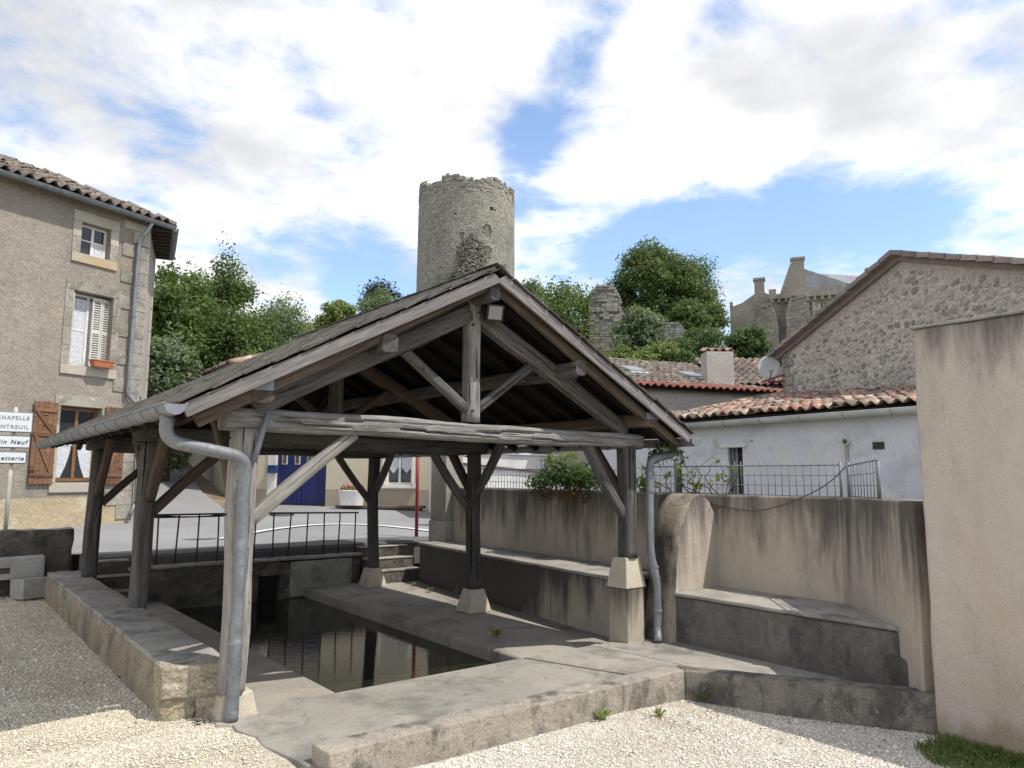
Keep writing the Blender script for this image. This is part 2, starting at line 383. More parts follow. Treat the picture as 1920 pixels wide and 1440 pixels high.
def stained_render(name, base, base2, zt, reach, amt, black=None, foot=None):
    """tan render with soft algae runs that start at the coping and thin out downwards"""
    s = NT(name)
    v = s.coord('pos')
    col = s.mix(s.map(s.noise(v, 0.9, 6, 0.6), 0.3, 0.7), base, base2)
    col = s.mix(s.map(s.noise(s.coord('pos', (1.6, 1.6, 0.5)), 2.2, 6, 0.65), 0.45, 0.75, 0, 0.45), col, tuple(x * 0.62 for x in base2))
    col = s.mix(s.map(s.noise(s.coord('pos', (1, 1, 0.7)), 1.1, 5, 0.6, 0.4), 0.54, 0.72, 0, 0.35), col, (0.52, 0.39, 0.24))
    col = s.mix(s.map(s.noise(s.coord('pos', (1.3, 1.3, 1)), 0.8, 5, 0.6, 0.3), 0.56, 0.74, 0, 0.3), col, (0.60, 0.53, 0.45))
    sep = s.n('ShaderNodeSeparateXYZ'); s.l(v, sep.inputs[0])
    dist = s.math('SUBTRACT', zt, sep.outputs[2])
    wide = s.noise(s.coord('pos', (1.0, 1.0, 0.25)), 1.5, 5, 0.6, 0.3)
    run = s.noise(s.coord('pos', (3.0, 3.0, 0.35)), 1.7, 8, 0.72, 0.25)
    run = s.math('ADD', s.math('MULTIPLY', run, 0.55), s.math('MULTIPLY', wide, 0.45))
    if black:
        run = s.math('ADD', run, s.map(sep.outputs[1], black[0], black[1], 0, 0.30))
    lim = s.map(dist, 0.0, reach, 0.385, 0.71, False)
    f = s.map(s.math('SUBTRACT', run, lim), -0.13, 0.13, 0, amt)
    col = s.mix(f, col, (0.075, 0.068, 0.062))
    if foot:   # splashed earth at the foot
        up_ = s.math('SUBTRACT', sep.outputs[2], foot[0])
        ff = s.math('SUBTRACT', s.noise(s.coord('pos', (1.5, 1.5, 0.8)), 2.4, 6, 0.65), s.map(up_, 0.0, foot[1], 0.36, 0.72, False))
        col = s.mix(s.map(ff, -0.08, 0.12, 0, 0.6), col, (0.33, 0.24, 0.155))
        cr = s.noise(s.coord('pos', (1, 1, 0.55)), 1.4, 9, 0.6, 0.8)
        ln = s.map(s.math('ABSOLUTE', s.math('SUBTRACT', cr, 0.5), 0.0), 0.0, 0.0022, 1, 0)
        col = s.mix(s.math('MULTIPLY', ln, 0.5), col, (0.16, 0.12, 0.09))
    speck = s.noise(v, 26, 6, 0.75)
    col = s.mix(s.map(speck, 0.60, 0.70, 0, 0.35), col, (0.14, 0.12, 0.10))
    fn = s.noise(v, 85, 4, 0.7)
    col = s.mix(1.0, col, s.mix(s.map(fn, 0.25, 0.75), (0.80,) * 3, (1.10,) * 3), 'MULTIPLY')
    s.l(col, s.b.inputs['Base Color']); s.b.inputs['Roughness'].default_value = 0.93; s.b.inputs['Specular IOR Level'].default_value = 0.2
    n = s.bump(fn, 0.6, 0.008); n = s.bump(s.noise(v, 5, 4, 0.5), 0.35, 0.04, n); s.l(n, s.b.inputs['Normal'])
    return s.mat
M['render'] = stained_render('stained tan render', (0.55, 0.48, 0.395), (0.48, 0.42, 0.348), 1.56, 1.2, 0.9)
M['render_bench'] = stained_render('stained tan bench render', (0.50, 0.435, 0.345), (0.43, 0.375, 0.30), 0.64, 0.85, 0.95, black=(6.6, 8.8))
M['render_big'] = stained_render('pink tan wall render', (0.60, 0.525, 0.455), (0.54, 0.47, 0.41), 2.92, 0.75, 0.85, foot=(-0.18, 0.45))
M['stone'] = surf('limestone plinth', (0.55, 0.49, 0.39), (0.45, 0.40, 0.32), 3, 0.9, fine=70, bump=0.4, bdist=0.005)
M['rubble_wall'] = surf('rough stone low wall', (0.44, 0.37, 0.26), (0.32, 0.275, 0.20), 2.5, 0.95, layers=[((0.17, 0.155, 0.13), 2.6, 0.46, 0.66, V1, 0.75), ((0.12, 0.11, 0.095), 13, 0.55, 0.68, V1, 0.6), ((0.54, 0.51, 0.45), 18, 0.60, 0.70, V1, 0.5), ((0.45, 0.34, 0.18), 1.6, 0.56, 0.75, V1, 0.5)], fine=60, fine_amt=0.4, bump=0.9, bdist=0.02)
M['end_stone'] = surf('broken limestone', (0.52, 0.45, 0.33), (0.40, 0.345, 0.26), 3.5, 0.95, layers=[((0.14, 0.125, 0.105), 9, 0.54, 0.66, (1, 1, 1.8), 0.75), ((0.64, 0.61, 0.55), 14, 0.54, 0.66, (1, 1, 1.6), 0.8), ((0.46, 0.35, 0.17), 3, 0.56, 0.7, V1, 0.5)], fine=60, fine_amt=0.4, bump=0.9, bdist=0.02)
M['dark_wall'] = surf('mossy black old wall', (0.18, 0.16, 0.138), (0.105, 0.095, 0.084), 3, 0.95, layers=[((0.30, 0.26, 0.21), 4, 0.56, 0.7, (1, 1, 2), 0.7), ((0.03, 0.028, 0.025), 4, 0.5, 0.65, V1, 0.6)], fine=50, fine_amt=0.4, bump=1.0, bdist=0.02)
M['granite'] = surf('sawn grey stone', (0.42, 0.41, 0.385), (0.33, 0.32, 0.30), 4, 0.85, layers=[((0.20, 0.19, 0.17), 3.0, 0.5, 0.68, V1, 0.6)], fine=120, fine_amt=0.3, bump=0.2, coords='obj')
M['zinc'] = surf('zinc', (0.27, 0.29, 0.305), (0.19, 0.205, 0.22), 4, 0.6, layers=[((0.37, 0.39, 0.395), 12, 0.56, 0.68, V1, 0.5), ((0.16, 0.17, 0.18), 5, 0.52, 0.66, (1, 1, 0.4), 0.6)], fine=40, fine_amt=0.2, bump=0.12, metal=0.45, spec=0.5)
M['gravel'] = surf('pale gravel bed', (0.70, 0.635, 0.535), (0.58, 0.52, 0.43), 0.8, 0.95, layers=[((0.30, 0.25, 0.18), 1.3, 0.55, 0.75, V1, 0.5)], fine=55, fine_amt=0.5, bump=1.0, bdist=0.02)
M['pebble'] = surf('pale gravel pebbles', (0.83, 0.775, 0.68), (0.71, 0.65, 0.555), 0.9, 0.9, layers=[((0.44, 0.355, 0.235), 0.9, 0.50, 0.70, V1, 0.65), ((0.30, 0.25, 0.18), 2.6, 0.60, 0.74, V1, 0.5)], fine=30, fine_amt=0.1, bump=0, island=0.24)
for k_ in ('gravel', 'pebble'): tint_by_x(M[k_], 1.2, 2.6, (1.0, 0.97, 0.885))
M['asphalt'] = surf('worn grey asphalt', (0.27, 0.27, 0.272), (0.22, 0.22, 0.222), 0.5, 0.9, layers=[((0.13, 0.13, 0.13), 0.8, 0.58, 0.75, V1, 0.5)], fine=80, fine_amt=0.25, bump=0.3, bdist=0.004)
M['pavement'] = surf('dark tarred pavement', (0.15, 0.145, 0.135), (0.11, 0.107, 0.10), 0.9, 0.92, layers=[((0.22, 0.21, 0.19), 3, 0.58, 0.7, V1, 0.5)], fine=60, fine_amt=0.35, bump=0.5)
M['line'] = plain('road paint', (0.72, 0.72, 0.70), 0.7)
M['earth'] = surf('bare earth bank', (0.28, 0.21, 0.14), (0.17, 0.14, 0.09), 1.0, 0.95, layers=[((0.08, 0.10, 0.04), 1.5, 0.5, 0.7, V1, 0.8)], fine=20, fine_amt=0.4, bump=0.8, bdist=0.03)
M['hill'] = surf('grassy hillside', (0.085, 0.11, 0.035), (0.12, 0.12, 0.05), 0.3, 0.95, fine=6, fine_amt=0.4, bump=0.8, bdist=0.1)
M['ground'] = surf('far fields', (0.10, 0.12, 0.05), (0.16, 0.15, 0.08), 0.02, 0.95, fine=3, bump=0)
M['house_render'] = surf('old grey pebbledash', (0.36, 0.315, 0.265), (0.29, 0.255, 0.218), 0.7, 0.95, layers=[((0.20, 0.175, 0.15), 0.7, 0.48, 0.72, (1, 1, 0.5), 0.6), ((0.24, 0.215, 0.19), 3.0, 0.52, 0.7, (1.6, 1.6, 0.35), 0.5), ((0.52, 0.48, 0.43), 24, 0.62, 0.70, V1, 0.5), ((0.42, 0.34, 0.23), 0.5, 0.55, 0.72, V1, 0.45)], fine=30, fine_amt=0.3, bump=0.6, bdist=0.02)
M['house_base'] = surf('worn ochre plaster foot', (0.50, 0.41, 0.27), (0.40, 0.33, 0.22), 0.9, 0.95, layers=[((0.55, 0.40, 0.22), 0.8, 0.55, 0.7, V1, 0.6), ((0.60, 0.55, 0.45), 2.5, 0.52, 0.66, V1, 0.7), ((0.30, 0.255, 0.19), 1.2, 0.54, 0.7, (1, 1, 1.5), 0.5)], fine=30, fine_amt=0.2, bump=0.6, bdist=0.02)
M['quoin'] = surf('lichened limestone', (0.36, 0.335, 0.28), (0.29, 0.265, 0.22), 2.0, 0.92, layers=[((0.19, 0.18, 0.16), 3.5, 0.48, 0.62, V1, 0.75), ((0.62, 0.60, 0.55), 14, 0.60, 0.66, V1, 0.7)], fine=40, fine_amt=0.35, bump=0.5, rnd=0.12)
M['quoin_new'] = surf('clean limestone', (0.50, 0.46, 0.38), (0.43, 0.39, 0.32), 2.0, 0.9, fine=40, fine_amt=0.2, bump=0.3, rnd=0.08)
M['ochre'] = surf('ochre lichen sill', (0.46, 0.345, 0.19), (0.45, 0.41, 0.33), 3.0, 0.92, fine=40, bump=0.3)
M['white'] = plain('white paint', (0.82, 0.815, 0.79), 0.55)
M['offwhite'] = plain('old shutter white', (0.62, 0.60, 0.54), 0.6, coords='obj')
M['shutter'] = wood('orange brown stain', (0.25, 0.135, 0.075), (0.195, 0.105, 0.06), (0.09, 0.048, 0.028), rough=0.5, grain=20)
M['oakframe'] = plain('varnished oak', (0.24, 0.12, 0.05), 0.4)
def glassmat():
    s = NT('window glass'); s.b.inputs['Base Color'].default_value = (0.035, 0.04, 0.045, 1); s.b.inputs['Roughness'].default_value = 0.06; s.b.inputs['Specular IOR Level'].default_value = 0.6
    s.l(s.bump(s.noise(s.coord('pos'), 1.5, 2), 0.04, 0.05), s.b.inputs['Normal']); return s.mat
M['glass'] = glassmat()
M['skyglass'] = plain('pale pane', (0.20, 0.22, 0.25), 0.35, var=0.08)
M['curtain'] = plain('lace curtain', (0.66, 0.68, 0.72), 0.9, var=0.15, scale=18)
M['terra'] = surf('salmon canal tile', (0.40, 0.225, 0.155), (0.31, 0.19, 0.14), 3.0, 0.9, layers=[((0.42, 0.36, 0.29), 6, 0.44, 0.62, V1, 0.8), ((0.07, 0.06, 0.05), 9, 0.56, 0.66, V1, 0.7)], fine=30, fine_amt=0.35, bump=0.4, rnd=0.3, hue=0.018)  # orange-salmon clay with lichen, the tile's own colour
M['terra_old'] = surf('lichened canal tile', (0.20, 0.15, 0.12), (0.15, 0.122, 0.10), 2.0, 0.92, layers=[((0.30, 0.275, 0.23), 5, 0.46, 0.64, V1, 0.7), ((0.06, 0.055, 0.045), 6, 0.55, 0.68, V1, 0.7), ((0.36, 0.17, 0.11), 2.2, 0.64, 0.74, V1, 0.5)], fine=30, fine_amt=0.35, bump=0.5, rnd=0.25, hue=0.015)
M['terra_red'] = surf('red eave tile', (0.30, 0.115, 0.085), (0.24, 0.09, 0.068), 3.0, 0.8, fine=30, bump=0.2, rnd=0.15)
M['terra_pot'] = plain('terracotta trough', (0.48, 0.17, 0.08), 0.8)
M['cream'] = surf('cream render', (0.62, 0.555, 0.42), (0.57, 0.51, 0.39), 0.6, 0.92, layers=[((0.42, 0.37, 0.28), 0.8, 0.60, 0.78, (1, 1, 0.5), 0.4)], fine=40, fine_amt=0.1, bump=0.2)
M['cream_base'] = surf('dull render plinth', (0.43, 0.37, 0.28), (0.36, 0.31, 0.24), 0.8, 0.92, fine=40, fine_amt=0.15, bump=0.2)
M['blue'] = plain('navy blue door paint', (0.013, 0.022, 0.125), 0.4, var=0.1)
M['blue_box'] = plain('blue letterbox', (0.02, 0.07, 0.20), 0.4)
M['whitewash'] = surf('flaking bluish whitewash', (0.70, 0.725, 0.78), (0.60, 0.62, 0.67), 0.9, 0.93, layers=[((0.46, 0.48, 0.54), 1.4, 0.48, 0.66, (1, 1, 1.4), 0.7), ((0.68, 0.68, 0.67), 2.6, 0.52, 0.64, (1, 1, 0.8), 0.8), ((0.36, 0.32, 0.27), 2.0, 0.62, 0.70, V1, 0.5)], fine=40, fine_amt=0.15, bump=0.3)
M['grey_render'] = surf('grey cement render', (0.42, 0.385, 0.345), (0.33, 0.30, 0.27), 0.9, 0.93, layers=[((0.42, 0.40, 0.37), 1.3, 0.55, 0.7, V1, 0.6), ((0.15, 0.14, 0.125), 1.6, 0.55, 0.72, (1, 1, .5), 0.6)], fine=30, fine_amt=0.3, bump=0.3)
M['chimney'] = surf('pale chimney render', (0.52, 0.485, 0.44), (0.43, 0.40, 0.36), 1.2, 0.92, layers=[((0.30, 0.28, 0.25), 1.8, 0.54, 0.72, (1, 1, .5), 0.5)], fine=30, fine_amt=0.2, bump=0.3)
M['pvc'] = plain('white plastic gutter', (0.62, 0.63, 0.63), 0.45)
M['mortar'] = surf('pale lime mortar', (0.57, 0.52, 0.455), (0.48, 0.44, 0.385), 1.2, 0.95, layers=[((0.24, 0.21, 0.185), 1.0, 0.52, 0.7, V1, 0.5)], fine=25, fine_amt=0.35, bump=0.8, bdist=0.02)
M['fieldstone'] = surf('field stone', (0.44, 0.40, 0.352), (0.35, 0.32, 0.288), 2.5, 0.93, layers=[((0.58, 0.52, 0.45), 9, 0.46, 0.64, V1, 0.75), ((0.14, 0.125, 0.12), 5, 0.60, 0.70, V1, 0.7)], fine=25, fine_amt=0.4, bump=0.8, bdist=0.02, rnd=0.35, hue=0.015)
M['fieldstone_i'] = surf('field stone small', (0.44, 0.40, 0.352), (0.35, 0.32, 0.288), 2.5, 0.93, layers=[((0.58, 0.52, 0.45), 9, 0.46, 0.64, V1, 0.75), ((0.14, 0.125, 0.12), 5, 0.60, 0.70, V1, 0.7)], fine=25, fine_amt=0.4, bump=0.8, bdist=0.02, island=0.35)
M['rake_tile'] = surf('mauve grey flat tile', (0.26, 0.22, 0.205), (0.34, 0.29, 0.265), 3, 0.9, fine=30, bump=0.4, rnd=0.25)
M['tower'] = surf('weathered tower ashlar', (0.36, 0.335, 0.29), (0.29, 0.27, 0.235), 0.35, 0.95, layers=[((0.20, 0.19, 0.17), 0.3, 0.50, 0.70, V1, 0.6), ((0.44, 0.42, 0.37), 1.4, 0.56, 0.68, V1, 0.5), ((0.40, 0.27, 0.13), 0.5, 0.66, 0.74, V1, 0.4)], fine=4, fine_amt=0.25, bump=0.3, bdist=0.03, island=0.16)
M['tower_core'] = surf('tower mortar', (0.21, 0.195, 0.17), (0.17, 0.158, 0.138), 0.6, 0.95, fine=4, fine_amt=0.4, bump=0.5, bdist=0.05)
M['ruin'] = surf('ruined rubble core', (0.30, 0.28, 0.24), (0.20, 0.185, 0.16), 0.7, 0.95, layers=[((0.13, 0.12, 0.10), 0.9, 0.5, 0.65, V1, 0.7), ((0.42, 0.385, 0.30), 1.6, 0.56, 0.68, V1, 0.6)], fine=5, fine_amt=0.5, bump=1.0, bdist=0.15, island=0.25)
M['chateau'] = surf('chateau render', (0.38, 0.34, 0.29), (0.28, 0.255, 0.22), 0.25, 0.93, layers=[((0.17, 0.155, 0.135), 0.3, 0.46, 0.66, (1, 1, .5), 0.75), ((0.44, 0.40, 0.33), 1.2, 0.55, 0.7, V1, 0.5)], fine=5, fine_amt=0.25, bump=0.3)
M['slate_roof'] = surf('grey slate roof', (0.27, 0.28, 0.30), (0.21, 0.215, 0.23), 0.6, 0.6, layers=[((0.17, 0.17, 0.165), 1, 0.5, 0.7, V1, 0.6)], fine=6, fine_amt=0.3, bump=0.3)
M['iron'] = plain('maroon painted iron', (0.07, 0.03, 0.03), 0.5, coords='obj')
M['red'] = plain('red painted pole', (0.33, 0.035, 0.04), 0.45)
M['galv'] = plain('galvanised mesh', (0.22, 0.235, 0.27), 0.6, metal=0.1)
M['black'] = plain('black metal', (0.02, 0.02, 0.02), 0.5)
M['dishmat'] = plain('satellite dish grey', (0.55, 0.56, 0.56), 0.6)
M['rust'] = plain('red oxide bracket', (0.22, 0.05, 0.035), 0.7)
M['ledge_stone'] = surf('brown worn stone', (0.20, 0.15, 0.125), (0.13, 0.10, 0.085), 2.0, 0.9, fine=40, fine_amt=0.3, bump=0.3)
M['signwhite'] = plain('reflective sign white', (0.70, 0.74, 0.78), 0.35, var=0.04)
M['signtext'] = plain('sign lettering', (0.05, 0.055, 0.07), 0.5, var=0.02)
M['signfaded'] = plain('faded sign lettering', (0.30, 0.32, 0.35), 0.5, var=0.2, scale=30)
M['maroon'] = plain('maroon coping', (0.14, 0.045, 0.05), 0.7)
M['dark'] = plain('dark recess', (0.015, 0.014, 0.012), 0.95)
M['bark'] = surf('bark', (0.12, 0.10, 0.08), (0.07, 0.06, 0.05), 3, 0.95, stretch=(4, 4, 1), fine=12, fine_amt=0.5, bump=0.8, bdist=0.03)
M['leaf_a'] = leafmat('green leaves', (0.045, 0.09, 0.024), (0.16, 0.225, 0.065))
M['leaf_b'] = leafmat('olive green leaves', (0.04, 0.085, 0.03), (0.13, 0.185, 0.07))
M['leaf_c'] = leafmat('grey green leaves', (0.075, 0.12, 0.065), (0.2, 0.255, 0.15))
M['leaf_d'] = leafmat('yellow green leaves', (0.085, 0.135, 0.032), (0.235, 0.285, 0.095))
M['leaf_e'] = leafmat('dark evergreen leaves', (0.012, 0.030, 0.012), (0.035, 0.062, 0.022), 0.15)
M['leaf_f'] = leafmat('lime tree leaves', (0.042, 0.082, 0.028), (0.145, 0.2, 0.07))
M['leaf_dry'] = leafmat('dry brown leaves', (0.11, 0.062, 0.038), (0.21, 0.125, 0.075), 0.2)
M['petal'] = leafmat('red petals', (0.5, 0.03, 0.04), (0.65, 0.10, 0.09), 0.2)
M['grass'] = leafmat('lawn grass', (0.08, 0.125, 0.03), (0.20, 0.25, 0.085), 0.4)
M['twig'] = plain('dry twig', (0.10, 0.075, 0.06), 0.9)
def watermat():
    s = NT('murky basin water'); s.b.inputs['Base Color'].default_value = (0.012, 0.013, 0.008, 1); s.b.inputs['Roughness'].default_value = 0.02; s.b.inputs['IOR'].default_value = 1.33; s.b.inputs['Specular IOR Level'].default_value = 0.5
    rot = s.n('ShaderNodeVectorRotate'); rot.rotation_type = 'Z_AXIS'; rot.inputs['Angle'].default_value = R(38); s.l(s.coord('pos'), rot.inputs['Vector'])
    mu = s.n('ShaderNodeVectorMath', operation='MULTIPLY'); s.l(rot.outputs[0], mu.inputs[0]); mu.inputs[1].default_value = (2.2, 9.0, 1)
    n = s.bump(s.noise(mu.outputs[0], 2.2, 4, 0.55, 0.4), 0.07, 0.02)
    s.l(n, s.b.inputs['Normal']); return s.mat
M['water'] = watermat()

# ================================================================== the setting
def grid_sheet(name, x0, x1, y0, y1, nx, ny, zf, mat, skip=None):
    xs = np.linspace(x0, x1, nx + 1); ys = np.linspace(y0, y1, ny + 1)
    V = [(x, y, zf(x, y)) for y in ys for x in xs]; F = []
    for j in range(ny):
        for i in range(nx):
            if skip and skip((xs[i] + xs[i + 1]) / 2, (ys[j] + ys[j + 1]) / 2): continue
            a = j * (nx + 1) + i
            F.append((a, a + 1, a + nx + 2, a + nx + 1))
    o = add(name, mesh(name, V, F, True), mat)
    return tag(o, kind='structure')
def sst(a, b, x):
    t = min(1, max(0, (x - a) / (b - a))); return t * t * (3 - 2 * t)
def gz(x, y):
    z = -0.10 + 0.085 * sst(4.2, 5.9, y) * (1 - sst(1.9, 2.3, x)) + 0.06 * sst(3.9, 4.7, y) * (1 - sst(4.9, 5.6, y)) * (1 - sst(2.2, 2.6, x)) - 0.08 * sst(4.4, 6.0, x)
    return z + 0.012 * mnoise.noise(Vector((x * 1.3, y * 1.3, 0)))
def zs(x, y):
    d = max(0.0, 0.45 * x * 0.35 + y - 13.5)
    return 0.5 + 0.034 * min(d, 14)
def hillz(x, y):
    d = math.hypot(x, y)
    h = float(np.interp(d, [24, 27, 34, 50, 64, 76, 110, 200, 400], [-1.0, 1.0, 3.0, 9.0, 14.6, 16.0, 16.5, 8, 0]))
    az = math.atan2(x, y)
    h *= 1 - 0.30 * sst(R(50.5), R(54.5), az)
    fall = 1 - sst(R(62), R(85), az)
    return h * fall + 0.5 * mnoise.noise(Vector((x * 0.12, y * 0.12, 3))) - (1 - fall) * 0.8

o = grid_sheet('ground', -600, 600, -600, 600, 24, 24, lambda x, y: -1.4, M['ground'])
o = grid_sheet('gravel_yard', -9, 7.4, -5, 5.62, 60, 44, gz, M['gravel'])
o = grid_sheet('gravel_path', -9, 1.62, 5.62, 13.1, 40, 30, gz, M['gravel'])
# street and lane
o = grid_sheet('street', -30, 30, 12.15, 32, 60, 40, lambda x, y: zs(x, y) + 0.01 * mnoise.noise(Vector((x * .3, y * .3, 5))), M['asphalt'], skip=lambda x, y: x < 2.05 and y < 13.35)
# pavement behind the railing, with a kerb step to the road
pv = [(1.9, 12.20), (8.6, 12.20), (8.5, 12.52), (7.6, 13.0), (6.9, 13.22), (5.6, 13.1), (4.5, 12.88), (3.2, 12.75), (1.9, 12.75)]
o = tag(prism('pavement', pv, 0.1, 0.535, M['pavement'], bev=0.02), kind='structure')
# road line: two arms meeting at the junction
def strip(name, pts, w, dz, mat):
    V = []; F = []
    for i, p in enumerate(pts):
        a = Vector(pts[max(0, i - 1)]); b = Vector(pts[min(len(pts) - 1, i + 1)]); t = (b - a).normalized(); n = Vector((-t.y, t.x))
        for s in (-1, 1):
            q = Vector(p) + n * w * 0.5 * s; V.append((q.x, q.y, zs(q.x, q.y) + dz))
    for i in range(len(pts) - 1): F.append((2 * i, 2 * i + 2, 2 * i + 3, 2 * i + 1))
    return add(name, mesh(name, V, F), mat)
ln = []
for t in np.linspace(0, 1, 14):
    a, b, c = Vector((4.4, 14.2)), Vector((8.3, 18.2)), Vector((8.6, 12.9))
    ln.append(tuple(a * (1 - t) ** 2 + b * 2 * t * (1 - t) + c * t * t))
ln += [(9.6, 12.0), (11, 11.0)]
tag(strip('road_marking', ln, 0.16, 0.02, M['line']), kind='structure')
tag(add('manhole_cover', mesh('manhole_cover', *tube_vf([(4.1, 14.6, 0.51), (4.1, 14.6, 0.555)], 0.33, 20)), M['pavement']), 'round dark manhole cover set in the grey street', 'manhole cover')
tag(add('drain_cover', mesh('drain_cover', *tube_vf([(7.2, 18.6, 0.51), (7.2, 18.6, 0.775)], 0.3, 20)), M['pavement']), 'small dark drain cover in the road near the blue garage', 'drain cover')
# hill
def hill():
    na, nd = 60, 44
    A = np.radians(np.linspace(-25, 95, na + 1)); Dd = np.concatenate([np.linspace(24, 80, 32), np.linspace(88, 420, nd - 31)])
    V = [(d * math.sin(a), d * math.cos(a), hillz(d * math.sin(a), d * math.cos(a))) for d in Dd for a in A]
    F = []
    for j in range(len(Dd) - 1):
        for i in range(na):
            k = j * (na + 1) + i; F.append((k, k + na + 1, k + na + 2, k + 1))
    return tag(add('hill', mesh('hill', V, F, True), M['hill']), kind='structure')
hill()
# lane climbing between the two houses, with an earth bank
def ribbon(name, pts, mat, w, lift):
    V = []; F = []
    for i, (x, y, z) in enumerate(pts):
        a = Vector(pts[max(0, i - 1)]); b = Vector(pts[min(len(pts) - 1, i + 1)]); t = (b - a).normalized(); n = Vector((-t.y, t.x, 0))
        for s in np.linspace(-1, 1, 7):
            q = Vector((x, y, z)) + n * w * s; V.append((q.x, q.y, q.z + lift + 0.12 * mnoise.noise(Vector((q.x, q.y, 0)) * 1.3) * abs(s)))
    for i in range(len(pts) - 1):
        for k in range(6): F.append((7 * i + k, 7 * i + k + 1, 7 * i + k + 8, 7 * i + k + 7))
    return tag(add(name, mesh(name, V, F, True), mat), kind='structure')
ribbon('lane', [(5.2, 18.9, 0.72), (5.5, 21.0, 0.84), (5.8, 24, 1.12), (6.2, 27, 1.7), (6.7, 31, 2.5)], M['asphalt'], 0.95, 0.02)
ribbon('bank', [(6.75, 21.6, 0.80), (6.95, 23.4, 1.02), (7.05, 26, 1.5), (7.2, 29, 2.1), (7.5, 32, 2.9)], M['earth'], 0.5, 0.03)

# ---- wash-house floor: platform, ledges, pool, steps
plat = [(1.74, 5.72), (1.76, 5.60), (1.72, 5.50), (1.82, 5.44), (1.80, 5.30), (1.86, 5.10), (1.84, 4.9), (1.90, 4.62), (1.92, 4.42), (2.02, 4.38), (5.17, 4.33), (6.2, 2.62), (7.0, 2.7), (7.2, 3.8), (7.15, 5.72)]
tag(prism('platform', plat, -0.5, 0.0, M['concrete'], bev=0.012), kind='structure')
for i, (p, q) in enumerate([((4.62, 5.70), (5.05, 4.38)), ((5.55, 5.72), (5.72, 4.0))]):
    d = (Vector(q) - Vector(p)); n = Vector((-d.y, d.x)).normalized() * (0.012 if i == 0 else 0.045)
    pl = [tuple(Vector(p) + n), tuple(Vector(p) - n), tuple(Vector(q) - n), tuple(Vector(q) + n)]
    tag(prism('platform_seam', pl[::-1], -0.02, 0.004, M['dark_wall'] if i == 0 else M['coping']), kind='structure')
lw = root('kerb_wall', (2.0, 4.3, -0.1), 'low stained concrete wall bordering the platform, turning at a corner to the bench', 'low wall')
def rough_slab(name, poly, z0, z1, mat, parent, step=0.12, amp=0.006, bev=0.012):
    import bmesh
    v, f = prism_vf(poly, z0, z1); me = mesh(name, v, f)
    bm = bmesh.new(); bm.from_mesh(me)
    L_ = max(1, int(max(e.calc_length() for e in bm.edges) / step))
    es = [e for e in bm.edges if e.calc_length() > step * 2]
    bmesh.ops.bevel(bm, geom=bm.edges[:], offset=bev, segments=2, affect='EDGES', profile=0.6)
    for _ in range(5):
        es = [e for e in bm.edges if e.calc_length() > step * 1.6]
        if not es: break
        bmesh.ops.subdivide_edges(bm, edges=es, cuts=1)
    bmesh.ops.triangulate(bm, faces=[q for q in bm.faces if len(q.verts) > 4])
    bm.to_mesh(me); bm.free()
    roughen(me, amp, 7.0, 3)
    me.polygons.foreach_set('use_smooth', [True] * len(me.polygons))
    return add(name, me, mat, parent)
rough_slab('wall_run', [(1.99, 4.25), (5.14, 4.215), (5.24, 4.41), (1.97, 4.46)], -0.5, 0.105, M['lowwall'], lw)
rough_slab('wall_return', [(5.143, 4.213), (6.09, 2.56), (6.28, 2.65), (5.243, 4.408)], -0.5, 0.10, M['lowwall_dark'], lw)
# ledges
tag(prism('wash_ledge_left', [(1.80, 5.723), (2.87, 5.723), (2.83, 11.9), (1.80, 11.9)], -1.2, [-0.045, -0.10, -0.10, -0.045], M['ledge'], bev=0.01), kind='structure')
tag(prism('wash_ledge_right', [(4.88, 5.723), (7.15, 5.723), (7.45, 11.9), (5.03, 11.9)], -1.2, [-0.11, -0.075, -0.075, -0.10], M['ledge'], bev=0.04, seg=3), kind='structure')
tag(box('pool_floor', (2.5, 5.6, -1.25), (5.0, 12.0, -1.15), M['dark_wall']), kind='structure')
o = grid_sheet('water', 2.80, 5.06, 5.70, 11.93, 4, 8, lambda x, y: -0.245, M['water'])
# rear wall of the pool with a dark outlet
rw = root('pool_back_wall', (4.2, 11.9, -1.2), 'dark mossy wall closing the far end of the pool under the railing', 'wall')
rough_slab('wall_block', [(2.42, 11.903), (4.27, 11.903), (4.27, 12.197), (2.42, 12.197)], -1.2, 0.353, M['dark_wall'], rw, 0.2, 0.012)
rough_slab('wall_block', [(4.63, 11.903), (6.02, 11.903), (6.02, 12.197), (4.63, 12.197)], -1.2, 0.333, M['dark_wall'], rw, 0.2, 0.012)
rough_slab('outlet_lintel', [(4.272, 11.908), (4.628, 11.908), (4.628, 12.19), (4.272, 12.19)], 0.13, 0.343, M['dark_wall'], rw, 0.2, 0.006)
box('outlet', (4.271, 12.05, -1.2), (4.629, 12.19, 0.13), M['dark'], rw)
rough_slab('coping', [(2.40, 11.86), (6.04, 11.86), (6.04, 12.196), (2.40, 12.196)], 0.357, 0.395, M['coping'], rw, 0.2, 0.006, 0.008)
rough_slab('render_patch', [(4.78, 11.885), (5.85, 11.885), (5.85, 11.902), (4.78, 11.902)], -0.22, 0.33, M['coping'], rw, 0.12, 0.01, 0.004)
